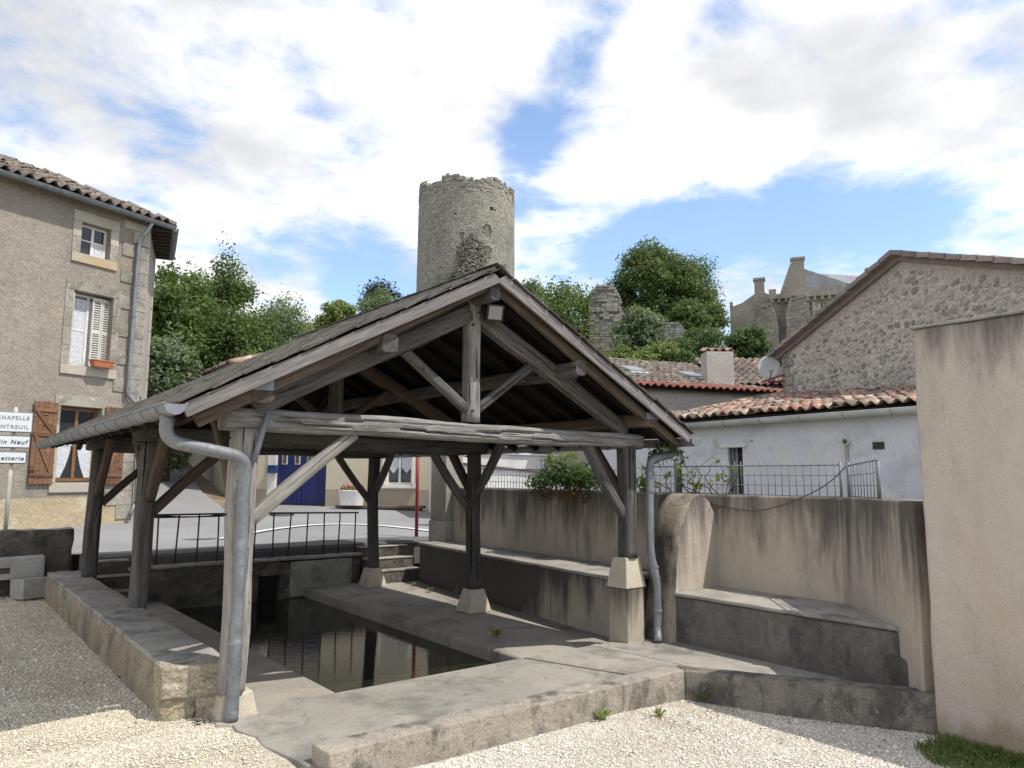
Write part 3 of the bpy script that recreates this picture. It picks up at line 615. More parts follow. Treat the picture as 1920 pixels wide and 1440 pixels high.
def steps(name, x0, x1, y0, n, rise, z0, label):
    s = root(name, ((x0 + x1) / 2, y0, z0), label, 'steps')
    for i in range(n):
        rough_slab('step', [(x0, y0 + i * 0.26), (x1, y0 + i * 0.26), (x1, y0 + n * 0.26), (x0, y0 + n * 0.26)], z0 - 0.2 if i == 0 else z0 + i * rise + 0.002, z0 + (i + 1) * rise, M['dark_wall'], s, 0.2, 0.006, 0.012)
        rough_slab('tread', [(x0 - .004, y0 + i * 0.26 - 0.012), (x1 + .004, y0 + i * 0.26 - 0.012), (x1 + .004, y0 + i * 0.26 + 0.25), (x0 - .004, y0 + i * 0.26 + 0.25)], z0 + (i + 1) * rise + 0.002, z0 + (i + 1) * rise + 0.02, M['coping'], s, 0.2, 0.003, 0.006)
steps('stone_steps', 6.06, 6.98, 11.45, 3, 0.18, -0.075, 'worn concrete steps by the bench wall climbing to the street')
steps('stone_steps', 1.86, 2.42, 11.43, 3, 0.18, -0.055, 'narrow dark steps at the left rear corner of the basin')

# ---- left rough low wall
lr = root('rough_stone_wall', (1.66, 8.9, 0), 'knee-high rough stone wall running along the left side of the wash-house', 'low wall')
def left_wall():
    ys = np.linspace(5.90, 12.35, 170)
    prof = [(-0.215, -0.15), (-0.22, -0.05), (-0.222, 0.05), (-0.22, 0.14), (-0.218, 0.22), (-0.212, 0.29), (-0.195, 0.328), (-0.15, 0.345), (-0.08, 0.35), (0.0, 0.352), (0.08, 0.35), (0.15, 0.346), (0.20, 0.33), (0.215, 0.28), (0.22, 0.1), (0.22, -0.15)]
    V = []; F = []; n = len(prof)
    for j, y in enumerate(ys):
        cx = 1.665 + 0.018 * mnoise.noise(Vector((y * 0.9, 0, 0)))
        for k, (a, b) in enumerate(prof):
            p = Vector((cx + a, y, b))
            side = 1.0 if k < 7 or k > 11 else 0.45
            nn = (mnoise.noise_vector(p * 4.0) * 0.012 + mnoise.noise_vector(p * 11) * 0.010 + mnoise.noise_vector(p * 24) * 0.006) * side
            if b < -0.1: nn *= 0
            V.append(p + nn)
    for j in range(len(ys) - 1):
        for k in range(n - 1): F.append((j * n + k, j * n + k + 1, (j + 1) * n + k + 1, (j + 1) * n + k))
    F.append(tuple((len(ys) - 1) * n + k for k in range(n)))
    add('masonry', mesh('masonry', V, F, True), M['rubble_wall'], lr)
    rough_slab('wall_top', [(1.452, 5.93), (1.88, 5.93), (1.872, 12.33), (1.455, 12.33)], 0.318, 0.362, M['coping'], lr, 0.06, 0.012, 0.010)
    # the broken near end: one big bedded block over two lower ones
    def end_block(x0, x1, z0, z1, d, seed):
        def shape(q):
            q.co.y -= 0.26 * (q.co.x - 1.44) * (1 if q.co.y < 5.9 else 0.0)
        o_ = dense_box('end_stone', (x0, 5.86 - d, z0), (x1, 6.05, z1), 0.019, M['end_stone'], lr, 0.0, 5, seed, taper=shape)
        for q in o_.data.vertices:
            p = Vector((q.co.x * 7 + seed, q.co.y * 7, q.co.z * 20)); r_ = mnoise.noise_vector(p) * 0.014 + mnoise.noise_vector(p * 2.7) * 0.008
            edge = 1.0 if q.co.y < 5.97 else 0.3
            q.co += Vector((r_.x * 0.7, r_.y * 1.3, r_.z * 0.6)) * edge
        o_.data.update()
    end_block(1.435, 1.895, 0.13, 0.352, 0.035, 3.0)
    end_block(1.44, 1.66, -0.14, 0.128, 0.02, 9.0)
    end_block(1.663, 1.89, -0.14, 0.128, 0.045, 14.0)
left_wall()
# dark wall at the far left, sawn stones on the gravel
dense_box('old_wall', (-4.5, 13.0, -0.2), (1.84, 13.35, 0.90), 0.07, M['dark_wall'], None, 0.022, 7, 2)
tag(bpy.data.objects['old_wall'], 'blackened rough wall below the road signs at the left edge', 'wall')
b = box('stone_slab', (-1.1, -0.12, -0.15), (1.0, 0.12, 0.15), M['granite'], None, 0.02, Matrix.Translation((0.47, 12.82, 0.385)) @ Matrix.Rotation(R(2), 4, 'Z') @ Matrix.Rotation(R(-1), 4, 'Y'))
tag(b, 'long sawn grey stone slab lying against the dark wall', 'stone slab')
for bx_ in (-0.7, 0.6):
    dense_box('support_stone', (0.47 + bx_, 12.74, -0.05), (0.85 + bx_, 12.93, 0.226), 0.05, M['dark_wall'], b, 0.012, 8, bx_)
box('inset_plate', (0.46, -0.126, -0.06), (0.58, -0.119, 0.02), M['slate'], b, 0, WM[b.name])
b = box('stone_block', (-0.17, -0.2, 0.0), (0.17, 0.2, 0.27), M['granite'], None, 0.008, Matrix.Translation((1.30, 12.55, 0.0)) @ Matrix.Rotation(R(18), 4, 'Z') @ Matrix.Rotation(R(-5), 4, 'X'))
tag(b, 'short pale cut stone block sitting on the gravel beside the low wall', 'stone block')

# ---- garden wall on the right, its bench, the curved buttress
gw = root('garden_wall', (7.2, 7.0, 0), 'long tan rendered wall streaked black with algae behind the benches', 'wall')
rough_slab('wall_run', [(7.12, 3.86), (7.10, 5.5), (7.40, 11.15), (7.72, 11.13), (7.42, 5.5), (7.45, 3.72)], -0.5, 1.515, M['render'], gw, 0.3, 0.008, 0.03)
rough_slab('wall_corner', [(6.10, 2.72), (7.117, 3.857), (7.447, 3.717), (6.45, 2.6)], -0.5, 1.525, M['render'], gw, 0.3, 0.008, 0.03)
bt = root('curved_buttress', (6.7, 5.5, 0), 'rounded stained buttress between the two benches, dark on its curved side', 'buttress')
def buttress():
    prof = [(6.16, -0.1), (6.27, 0.25), (6.34, 0.55), (6.365, 0.8), (6.40, 1.05), (6.48, 1.26), (6.58, 1.41), (6.67, 1.49), (6.76, 1.525), (6.85, 1.515), (6.94, 1.45), (7.02, 1.33), (7.08, 1.16), (7.112, 0.95)]
    n = len(prof); ys = [5.30, 5.315, 5.40, 5.5, 5.6, 5.69, 5.71]
    V = []; F = []
    for j, y in enumerate(ys):
        ins = 0.018 if j in (0, len(ys) - 1) else 0
        for (x, z) in prof: V.append((x + ins + 0.10 * (y - 5.3) , y, z - ins * 0.5))
    for j in range(len(ys) - 1):
        for k in range(n - 1): F.append((j * n + k, j * n + k + 1, (j + 1) * n + k + 1, (j + 1) * n + k))
    add('curved_face', mesh('curved_face', V, F, True), M['buttress'], bt)
    for y, sgn, nm in ((5.302, 1, 'front_face'), (5.708, -1, 'rear_face')):
        P = [(x + 0.018 + 0.10 * (y - 5.3), y, z - 0.009) for x, z in prof] + [(7.112, y, -0.1)]
        f = tuple(range(len(P))); f = f[::-1] if sgn > 0 else f
        add(nm, mesh(nm, P, [f]), M['render'], bt)
buttress()
b1 = root('wall_bench', (6.8, 8.6, 0), 'long bench ledge under the garden wall inside the wash-house, blackened front', 'bench')
rough_slab('bench_front', [(6.22, 6.02), (7.125, 6.02), (7.398, 11.25), (6.80, 11.25)], -0.3, 0.54, M['render_bench'], b1, 0.3, 0.006, 0.02)
rough_slab('bench_top', [(6.205, 5.96), (7.122, 5.96), (7.392, 11.28), (6.785, 11.28)], 0.543, 0.585, M['coping'], b1, 0.3, 0.004, 0.012)
b2 = root('wall_bench', (6.8, 4.2, 0), 'wedge-shaped bench right of the buttress with algae-black front', 'bench')
rough_slab('bench_front', [(6.34, 2.98), (6.34, 5.298), (7.11, 5.298), (7.112, 3.88)], -0.3, 0.465, M['algae'], b2, 0.25, 0.008, 0.03)
rough_slab('bench_top', [(6.325, 2.955), (6.325, 5.296), (7.11, 5.296), (7.114, 3.868)], 0.468, 0.505, M['coping'], b2, 0.25, 0.005, 0.012)
rough_slab('low_step', [(6.20, 2.66), (6.32, 3.12), (6.60, 3.1), (6.5, 2.70)], -0.3, 0.27, M['algae'], b2, 0.25, 0.006, 0.02)
# big rendered wall in the right foreground
bw = root('rendered_wall', (6.2, 0.5, 0), 'tall pinkish tan rendered wall filling the right edge of the view', 'wall')
rough_slab('wall_body', [(6.0, -3.0), (6.0, 2.60), (6.40, 2.60), (6.40, -3.0)], -0.5, 2.86, M['render_big'], bw, 0.14, 0.011, 0.025)
rough_slab('wall_coping', [(5.988, -3.02), (5.988, 2.615), (6.41, 2.615), (6.41, -3.02)], 2.863, 2.885, M['coping'], bw, 0.35, 0.004, 0.008)

# ================================================================== the wash-house
XL, XR, XC = 1.86, 6.0, 3.93
TY = (5.65, 8.55, 11.45)
YF, YB = 5.22, 12.38            # roof ends
EX = 2.62                       # half span to the eave
EZ, RZ = 2.19, 3.55             # top of the covering at eave and ridge
SL = (RZ - EZ) / EX
ang = math.atan(SL)
wh = root('wash_house', (3.93, 8.6, 0), 'open timber wash-house with tiled hipped roof and gable of grey oak facing the camera', 'wash-house')
def timber(name, p0, p1, w, h, mat, parent=None, seed=None, wav=0.012, up=(0, 0, 1), step=0.07, nr=28, cracks=(), bow=0.0, taper=0.0, rnd_=0.22):
    seed = rng.random() * 100 if seed is None else seed
    m = frame_m(p0, p1, up); L_ = (Vector(p1) - Vector(p0)).length
    nx = max(3, int(L_ / step))
    V = []; F = []
    e = 2 / (0.28 + rnd_)          # superellipse exponent: squared section with worn arrises
    for i in range(nx + 1):
        x = L_ * i / nx
        oy = wav * mnoise.noise(Vector((x * 0.9, seed, 0))) * 1.6 + 0; oz = wav * mnoise.noise(Vector((x * 0.9, seed, 9))) * 1.6 + bow * math.sin(math.pi * i / nx)
        sc = 1 + 0.10 * mnoise.noise(Vector((x * 1.2, seed, 4))) * min(1, wav / 0.012) - taper * i / nx
        for k in range(nr):
            a = 2 * math.pi * (k + 0.5) / nr
            c, s_ = math.cos(a), math.sin(a)
            y = 0.5 * w * sc * math.copysign(abs(c) ** (2 / e), c); z = 0.5 * h * sc * math.copysign(abs(s_) ** (2 / e), s_)
            q = 1 + (0.035 * mnoise.noise(Vector((x * 2.5, k * 36.0 / nr + seed, seed))) + 0.02 * mnoise.noise(Vector((x * 9, k * 70.0 / nr, seed)))) * min(1.5, wav / 0.012)
            V.append([x, y * q + oy, z * q + oz])
    # checks that open along the grain: (x0, x1, ring index, slant, depth)
    for (x0, x1, k0, slant, dep) in cracks:
        for i in range(nx + 1):
            x = L_ * i / nx
            if x0 <= x <= x1:
                t = (x - x0) / (x1 - x0); kk = int(round(k0 + slant * t + 0.6 * mnoise.noise(Vector((x * 3, seed, k0))))) % nr
                d = dep * math.sin(math.pi * min(1, max(0.02, t))) ** 0.5
                v = V[i * nr + kk]; r_ = math.hypot(v[1], v[2]); f_ = (r_ - d) / r_
                v[1] *= f_; v[2] *= f_
    for i in range(nx):
        for k in range(nr): F.append((i * nr + k, (i + 1) * nr + k, (i + 1) * nr + (k + 1) % nr, i * nr + (k + 1) % nr))
    me = mesh(name, V, F, True)
    k = len(V)
    import bmesh
    bm = bmesh.new(); bm.from_mesh(me); bm.verts.ensure_lookup_table()
    for base in (0, nx * nr):
        bm.faces.new([bm.verts[base + j] for j in range(nr)])
    bmesh.ops.recalc_face_normals(bm, faces=bm.faces[:])
    bm.to_mesh(me); bm.free()
    return add(name, me, mat, parent if parent is not None else wh, m)
def pyramid(name, cx, cy, z0, z1, w0, w1, mat, parent):
    P = [(-1, -1), (1, -1), (1, 1), (-1, 1)]
    v = [(cx + a * w0 / 2, cy + b_ * w0 / 2, z0) for a, b_ in P] + [(cx + a * w1 / 2, cy + b_ * w1 / 2, z1) for a, b_ in P]
    me = mesh(name, v, BOXF); bevel_me(me, 0.012, 2)
    return add(name, me, mat, parent)
# trusses
CK = 36      # ring index of the camera-facing side
for i, ty in enumerate(TY):
    main = M['wood_old'] if i == 0 else M['wood']
    dk = M['wood'] if i == 0 else M['wood_brown']
    # posts
    zl = 0.14 if i == 0 else 0.33
    timber('post', (XL + (0.015 if i == 0 else -0.02), ty + 0.03, zl), (XL + (0.02 if i == 0 else 0), ty, 2.05), 0.185 if i == 0 else 0.18, 0.2, M['wood_pale'] if i == 0 else M['wood'], wav=0.018, step=0.06, up=(0, 1, 0), rnd_=0.35, cracks=[(0.3, 1.3, 20, 1, 0.03), (0.2, 1.5, 24, -1, 0.02)])
    if i == 0:
        pyramid('plinth', XL + 0.04, ty + 0.05, -0.06, 0.16, 0.30, 0.21, M['stone'], wh)
        box('pedestal_column', (XR - 0.13, ty - 0.11, -0.12), (XR + 0.13, ty + 0.17, 0.545), M['render_bench'], wh, 0.015)
        pyramid('plinth', XR, ty + 0.03, 0.548, 0.86, 0.30, 0.20, M['stone'], wh)
        timber('post', (XR, ty, 0.855), (XR, ty, 2.07), 0.165, 0.18, M['wood'], wav=0.01, up=(0, 1, 0))
    else:
        pyramid('plinth', XR - 0.02, ty - 0.08, -0.09, 0.205, 0.36, 0.21, M['stone'], wh)
        timber('post', (XR - 0.02, ty - 0.08, 0.2), (XR, ty, 2.03), 0.17, 0.18, M['wood'], wav=0.022, up=(0, 1, 0), rnd_=0.35, cracks=[(0.4, 1.5, 21, 1, 0.03)])
    # tie beam
    ck = [(0.35, 1.0, CK, 1.5, 0.075), (0.85, 1.75, CK - 2, -1.5, 0.085), (1.45, 2.5, CK + 1, 2, 0.085), (2.25, 3.15, CK - 1, -2, 0.08), (2.9, 3.9, CK + 2, 2, 0.07), (0.6, 1.5, CK + 5, 1, 0.035), (3.2, 4.3, CK - 3, 1.5, 0.04), (1.8, 2.6, CK - 6, 1, 0.035), (0.2, 1.2, CK - 5, 2, 0.03), (2.5, 3.6, CK + 6, -2, 0.03)] if i == 0 else []
    timber('tie_beam', (XL - 0.16, ty, 2.125), (XR + 0.2, ty, 2.09), 0.20, 0.178 if i == 0 else 0.19, main, wav=0.026 if i == 0 else 0.02, step=0.03 if i == 0 else 0.08, nr=72 if i == 0 else 30, cracks=ck, rnd_=0.3, taper=0.12 if i == 0 else 0.05)
    if i < 2:
        # king post and principals
        timber('king_post', (XC, ty, 2.20), (XC, ty, 3.38), 0.15, 0.15, main, wav=0.014, up=(0, 1, 0), cracks=[(0.2, 0.9, 20, 1, 0.02)])
        for s, nm in ((-1, 'left'), (1, 'right')):
            x0 = XC + s * 2.02; xk = XC + s * 0.06
            timber('principal_rafter', (x0, ty, 2.20), (xk, ty, 2.20 + (2.02 - 0.06) * SL), 0.14, 0.165, dk if i else M['wood'], wav=0.02, bow=0.012, cracks=[(0.5, 2.0, 21, -1.5, 0.02)])
            timber('strut', (XC + s * 0.06, ty, 2.32), (XC + s * 0.74, ty, 2.80), 0.08, 0.085, dk, wav=0.008)
            if i == 0 or True:
                for xx, dz in ((1.05, 0.0),):
                    box('purlin_cleat', (-0.11, -0.07, -0.06), (0.11, 0.07, 0.08), M['wood_brown'], wh, 0.01, Matrix.Translation((XC + s * (xx + 0.14), ty, 2.20 + (2.02 - xx - 0.14) * SL + 0.12)) @ Matrix.Rotation(s * ang, 4, 'Y'))
    if i < 2:
        for (px_, pz_) in ((XC - 0.03, 2.30), (XC + 0.035, 3.22), (XC - 0.035, 3.10), (XC - 0.55, 2.64), (XC + 0.55, 2.62)):
            add('peg', mesh('peg', *tube_vf([(px_, ty - 0.10, pz_), (px_, ty - 0.05, pz_)], 0.011, 8)), M['wood_brown'], wh)
        for X in (XL, XR):
            for pz_ in (1.42, 1.98):
                add('bolt', mesh('bolt', *tube_vf([(X - 0.13, ty, pz_), (X + 0.13, ty, pz_)], 0.008, 6)), M['black'], wh)
    # transverse braces
    timber('brace', (XL + 0.06, ty, 1.36 if i == 0 else 1.33), (XL + (0.90 if i == 0 else 0.85), ty, 2.05), 0.10, 0.10, M['wood_pale'] if i == 0 else M['wood_brown'], wav=0.012, bow=0.0 if i == 0 else 0.02)
    timber('brace', (XR - 0.05, ty, 1.27), (XR - (0.62 if i == 0 else 0.70), ty, 2.06), 0.085, 0.105, M['wood'], wav=0.014, bow=-0.02)
    # lengthwise braces up to the wall plates
    for X, far, near in ((XL, i < 2, i > 0), (XR, i < 2, i > 0)):
        if far: timber('brace', (X - 0.01, ty + 0.05, 1.50), (X - 0.02, ty + 0.62, 2.20), 0.10, 0.12, M['wood_brown'], wav=0.014, bow=0.03 if X == XL else -0.01)
        if near: timber('brace', (X + 0.01, ty - 0.05, 1.46), (X + 0.01, ty - 0.66, 2.20), 0.10, 0.12, M['wood'] if X == XR else M['wood_brown'], wav=0.014, bow=-0.02)
def roofz(x): return RZ - abs(x - XC) * SL
# wall plates, purlins, ridge
for s in (-1, 1):
    X = XC + s * 2.075
    timber('wall_plate', (X, YF + 0.06, 2.30), (X, YB - 0.2, 2.30), 0.17, 0.15, M['wood_brown'], wav=0.018, step=0.1)
    X = XC + s * 1.05
    timber('purlin', (X, YF + 0.05, roofz(X) - 0.235), (X, 11.3, roofz(X) - 0.235), 0.14, 0.15, M['wood'], wav=0.03, step=0.1)
timber('ridge_beam', (XC, YF + 0.05, RZ - 0.185), (XC, 9.8, RZ - 0.185), 0.12, 0.15, M['wood'], wav=0.012, step=0.1)
timber('hip_plate', (XC - 2.1, YB - 0.52, 2.30), (XC + 2.1, YB - 0.52, 2.30), 0.16, 0.15, M['wood_brown'], wav=0.012)
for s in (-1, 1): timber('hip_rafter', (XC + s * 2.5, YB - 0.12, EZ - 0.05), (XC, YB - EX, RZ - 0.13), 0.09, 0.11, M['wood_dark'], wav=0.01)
# rafters and boards
def ymax(t): return YB - EX * t        # t: 0 eave .. 1 ridge
for s in (-1, 1):
    for y in np.arange(YF + 0.28, YB - 0.1, 0.46):
        t1 = min(1.0, max(0.05, (YB - y) / EX))
        x0, x1 = XC + s * (EX - 0.02), XC + s * (EX - (EX - 0.03) * t1)
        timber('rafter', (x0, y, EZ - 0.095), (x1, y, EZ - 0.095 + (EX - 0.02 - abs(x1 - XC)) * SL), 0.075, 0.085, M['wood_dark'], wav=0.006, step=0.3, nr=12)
    nb = 15
    for k in range(nb):
        t0, t1 = k / nb, (k + 1) / nb
        xa, xb = XC + s * (EX * (1 - t0) - 0.004), XC + s * (EX * (1 - t1) + 0.004)
        za, zb = EZ - 0.048 + t0 * (RZ - EZ), EZ - 0.048 + t1 * (RZ - EZ)
        ya, yb = ymax(t0) - 0.02, ymax(t1) - 0.02
        v = [(xa, YF + 0.03, za), (xb, YF + 0.03, zb), (xb, yb, zb), (xa, ya, za)]
        v = v + [(x, y, z + 0.018) for x, y, z in v]
        f = BOXF if s > 0 else [q[::-1] for q in BOXF]
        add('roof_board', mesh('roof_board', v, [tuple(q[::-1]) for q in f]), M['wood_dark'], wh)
for k in range(12):      # hip end boards
    t0, t1 = k / 12, (k + 1) / 12 - 0.003
    h0, h1 = EX * (1 - t0) - 0.02, EX * (1 - t1) - 0.02
    za, zb = EZ - 0.048 + t0 * (RZ - EZ), EZ - 0.048 + t1 * (RZ - EZ)
    v = [(XC - h0, ymax(t0), za), (XC + h0, ymax(t0), za), (XC + max(0, h1), ymax(t1), zb), (XC - max(0, h1), ymax(t1), zb)]
    v = v + [(x, y, z + 0.018) for x, y, z in v]
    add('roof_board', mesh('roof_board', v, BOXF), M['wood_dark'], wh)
for x in np.arange(-2.2, 2.3, 0.44):
    t1 = 1 - abs(x) / EX
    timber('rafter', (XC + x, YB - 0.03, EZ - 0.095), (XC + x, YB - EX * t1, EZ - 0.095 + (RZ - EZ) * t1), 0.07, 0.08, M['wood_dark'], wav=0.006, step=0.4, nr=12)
# covering tiles: small flat tiles laid in rows
TW, EXPO, TL = 0.17, 0.118, 0.22
SLEN = math.hypot(EX, RZ - EZ)
tv, tf = box_vf((-TW / 2 + 0.002, -0.03, -0.007), (TW / 2 - 0.002, TL - 0.03, 0.006))
tile_me = mesh('roof_tile', tv, tf); tile_me.materials.append(M['slate'])
def tile_m(s, y, d, jit):
    # local x along the roof's length, local y up the slope
    yv = Vector((-s * math.cos(ang), 0, math.sin(ang))); xv = Vector((0, -s * 1.0, 0)); zv = xv.cross(yv)
    if zv.z < 0: xv = -xv; zv = -zv
    m = Matrix((xv, yv, zv)).transposed().to_4x4()
    m.translation = Vector((XC + s * (EX - d * math.cos(ang)), y, EZ + d * math.sin(ang) + 0.004)) + zv * (0.004 + 0.010 * jit.random() ** 2)
    return m @ Matrix.Rotation(R(2.6 + jit.uniform(-1.4, 1.6)), 4, 'X') @ Matrix.Rotation(R(jit.uniform(-2.2, 2.2)), 4, 'Z')
jit = random.Random(3); far_parts = {-1: [], 1: []}; npart = 0
rows = int(SLEN / EXPO)
for s in (-1, 1):
    for col in range(44):
        for r_ in range(rows):
            d = r_ * EXPO; t = d / SLEN
            y = YF + (col + 0.5 + 0.5 * (r_ % 2)) * TW - 0.04
            if y > ymax(t) + 0.05: continue
            m = tile_m(s, y, d, jit)
            if y > ymax(t) - 0.05: m = m @ Matrix.Scale(0.55, 4, (1, 0, 0))
            if s == -1 and npart < 299 and col < 13:
                o_ = add('roof_tile', tile_me, None, wh, m); npart += 1
            else: far_parts[s].append(([m @ Vector(q) for q in tv], tf))
for s in (-1, 1):
    tag(add('roof_tiles', mesh('roof_tiles', *multi(far_parts[s])), M['slate_i'], wh), kind='stuff')
hp = []
for r_ in range(rows):
    d = r_ * EXPO; t = d / SLEN; hw = EX * (1 - t)
    for x in np.arange(-hw + 0.24, hw - 0.24, TW):
        m = Matrix.Translation((XC + x, YB - d * math.cos(ang), EZ + d * math.sin(ang) + 0.01)) @ Matrix.Rotation(math.pi, 4, 'Z') @ Matrix.Rotation(ang, 4, 'X')
        hp.append(([m @ Vector(q) for q in tv], tf))
tag(add('roof_tiles', mesh('roof_tiles', *multi(hp)), M['slate_i'], wh), kind='stuff')
# ridge tiles
for k in range(11):
    y0 = YF - 0.02 + k * 0.42
    P = [(-0.10, -0.052), (-0.05, 0.0), (0, 0.022), (0.05, 0.0), (0.10, -0.052)]
    V = [(XC + a * (1 + 0.06 * e_), y0 + 0.45 * e_, RZ + 0.028 + b_ + 0.006 * e_) for e_ in (0, 1) for a, b_ in P] + [(XC + a * 0.9 * (1 + 0.06 * e_), y0 + 0.45 * e_, RZ + 0.012 + b_) for e_ in (0, 1) for a, b_ in P]
    F = [(i, i + 1, 6 + i, 5 + i) for i in range(4)] + [(11 + i, 10 + i, 15 + i, 16 + i) for i in range(4)] + [(i + 1, i, 10 + i, 11 + i) for i in range(4)]
    add('ridge_tile', mesh('ridge_tile', V, F), M['slate'], wh)
# barge boards and fascia
for s in (-1, 1):
    p0 = Vector((XC + s * (EX - 0.02), YF + 0.0, EZ - 0.078)); p1 = Vector((XC + s * 0.002, YF + 0.0, RZ - 0.078 - 0.006))
    m = frame_m(p0, p1); L_ = (p1 - p0).length
    import bmesh
    v, f = box_vf((0, -0.014, -0.032), (L_, 0.014, 0.066)); me = mesh('barge_board', v, f)
    for q in me.vertices:          # plumb cut where the two boards meet
        if q.co.x > L_ * 0.5: q.co.x += -q.co.z * SL
    bevel_me(me, 0.003, 1)
    add('barge_board', me, M['board'], wh, m)
    p0 = p0 + Vector((0, 0.05, -0.06)); p1 = p1 + Vector((0, 0.05, -0.06))
    timber('barge_rafter', tuple(p0 + Vector((-s * 0.1, 0.05, 0.02))), tuple(p1 + Vector((s * 0.03, 0.05, 0.02))), 0.07, 0.10, M['wood_brown'], wav=0.008, step=0.15, nr=16)
# purlin-end capping plates
for X, dz in ((XC - 2.075, 2.30), (XC + 2.075, 2.30)):
    box('zinc_cap', (X - 0.085, YF + 0.045, dz + 0.01), (X + 0.085, YF + 0.06, dz + 0.085), M['zinc'], wh, 0.004)
# floodlight on the king post
fl = root('floodlight', (XC + 0.1, 5.5, 3.28), 'small square floodlight with pale glass fixed on the king post', 'floodlight')
fm = Matrix.Translation((XC + 0.13, 5.46, 3.22)) @ Matrix.Rotation(R(-16), 4, 'Z') @ Matrix.Rotation(R(18), 4, 'X')
box('housing', (-0.085, -0.03, -0.08), (0.085, 0.06, 0.08), M['black'], fl, 0.008, fm)
box('glass', (-0.068, -0.036, -0.062), (0.060, -0.031, 0.062), plain('frosted lamp glass', (0.36, 0.39, 0.385), 0.25), fl, 0, fm)
box('bracket', (-0.02, 0.06, -0.02), (0.02, 0.14, 0.02), M['black'], fl, 0, fm)

# gutters and down pipes
def gutter(name, p0, p1, r, mat, parent, hooks=10, lean=0.0, capmat=None):
    m = frame_m(p0, p1); L_ = (Vector(p1) - Vector(p0)).length; n = 10
    V = []; F = []
    for x in (0, L_):
        for k in range(n + 1):
            a = math.pi + math.pi * k / n; V.append((x, r * math.cos(a), r * math.sin(a)))
        for k in range(n + 1):
            a = math.pi + math.pi * k / n; V.append((x, (r - 0.006) * math.cos(a), (r - 0.006) * math.sin(a) + 0.002))
    q = n + 1
    for k in range(n):
        F.append((k, k + 1, 2 * q + k + 1, 2 * q + k)); F.append((q + k + 1, q + k, 3 * q + k, 3 * q + k + 1))
    F += [(0, 2 * q, 3 * q, q), (n, q + n, 3 * q + n, 2 * q + n)]
    g = add(name, mesh(name, V, F, True), mat, parent, m)
    for x, sg in ((0.0, 1), (L_ - 0.006, 1)):
        P = [(x, (r - .001) * math.cos(math.pi + math.pi * k / n), (r - .001) * math.sin(math.pi + math.pi * k / n)) for k in range(n + 1)]
        P2 = [(a + 0.006, b, c) for a, b, c in P]; k_ = len(P)
        add('gutter_end', mesh('gutter_end', P + P2, [tuple(range(k_)), tuple(range(2 * k_ - 1, k_ - 1, -1))] + [(i, k_ + i, k_ + (i + 1) % k_, (i + 1) % k_) for i in range(k_)]), capmat or mat, g, m)
    for e_ in (0, 1):
        y = (r) * (1 if e_ else -1)
        add('rolled_edge', mesh('rolled_edge', *tube_vf([(0, y, 0.002), (L_, y, 0.002)], 0.008, 8), smooth=True), mat, g, m)
    for k in range(hooks):
        x = L_ * (k + 0.5) / hooks
        P = [(x, (r + 0.004) * math.cos(math.pi + math.pi * j / 8), (r + 0.004) * math.sin(math.pi + math.pi * j / 8)) for j in range(9)]
        add('gutter_hook', mesh('gutter_hook', *tube_vf(P, 0.005, 5)), M['galv'], g, m)
    return g
gl = root('rain_gutter', (1.27, 8.8, 2.15), 'half-round zinc gutter along the left eave of the wash-house', 'gutter')
gutter('channel', (1.255, 5.16, 2.165), (1.255, 12.42, 2.135), 0.072, M['zinc'], gl, 16, capmat=M['galv'])
dp = root('down_pipe', (1.75, 5.42, 0), 'dented zinc down-pipe with swan neck on the front left post', 'down-pipe')
pp = fillet([(1.25, 5.34, 2.10), (1.25, 5.34, 1.93), (1.82, 5.42, 1.83), (1.825, 5.46, 1.60), (1.83, 5.50, 0.01)], 0.12, 8)
def pipe_dents():
    pts = []
    for i in range(len(pp) - 1):
        a, b = pp[i], pp[i + 1]; n = max(1, int((b - a).length / 0.03))
        for k in range(n): pts.append(a + (b - a) * k / n)
    pts.append(pp[-1])
    V, F = tube_vf(pts, 0.045, 20)
    for i, p in enumerate(pts):
        for k in range(20):
            v = V[i * 20 + k]
            for (dx, dy, dz, rad, dep) in ((-0.02, -0.05, 1.26, 0.05, 0.02), (0.0, -0.05, 0.58, 0.06, 0.022), (0.03, -0.04, 0.86, 0.04, 0.012), (0.0, -0.05, 1.33, 0.03, 0.01)):
                q = Vector((1.83 + dx, 5.5 + dy, dz)); d = (v - q).length
                if d < rad: v += (p - v).normalized() * dep * (1 - d / rad)
    return add('pipe', mesh('pipe', V, F, True), M['zinc'], dp)
pipe_dents()
for z in (1.62, 1.02):
    add('pipe_joint', mesh('pipe_joint', *tube_vf([(1.827, 5.485, z), (1.827, 5.485, z + 0.012), (1.827, 5.485, z + 0.05)], [0.0475, 0.0485, 0.0462], 18), smooth=True), M['zinc'], dp)
for z in (1.50, 0.52):
    add('pipe_clip', mesh('pipe_clip', *tube_vf([(1.829, 5.495, z), (1.829, 5.495, z + 0.022)], 0.055, 18), smooth=False), M['galv'], dp)
add('pipe_socket', mesh('pipe_socket', *tube_vf([(1.83, 5.50, 0.32), (1.83, 5.50, 0.34), (1.83, 5.50, 0.40)], [0.048, 0.054, 0.049], 18), smooth=True), M['zinc'], dp)
add('tail_pipe', mesh('tail_pipe', *tube_vf([(1.90, 5.50, 1.80), (1.99, 5.515, 2.16)], 0.022, 10), smooth=True), M['galv'], dp)
gr = root('rain_gutter', (6.62, 8.8, 2.1), 'zinc gutter on the right eave of the wash-house, seen end-on', 'gutter')
gutter('channel', (6.63, 5.2, 2.125), (6.63, 12.42, 2.11), 0.08, M['zinc'], gr, 8)
d2 = root('down_pipe', (6.2, 5.45, 0), 'dark zinc down-pipe with elbows beside the pedestal and curved buttress', 'down-pipe')
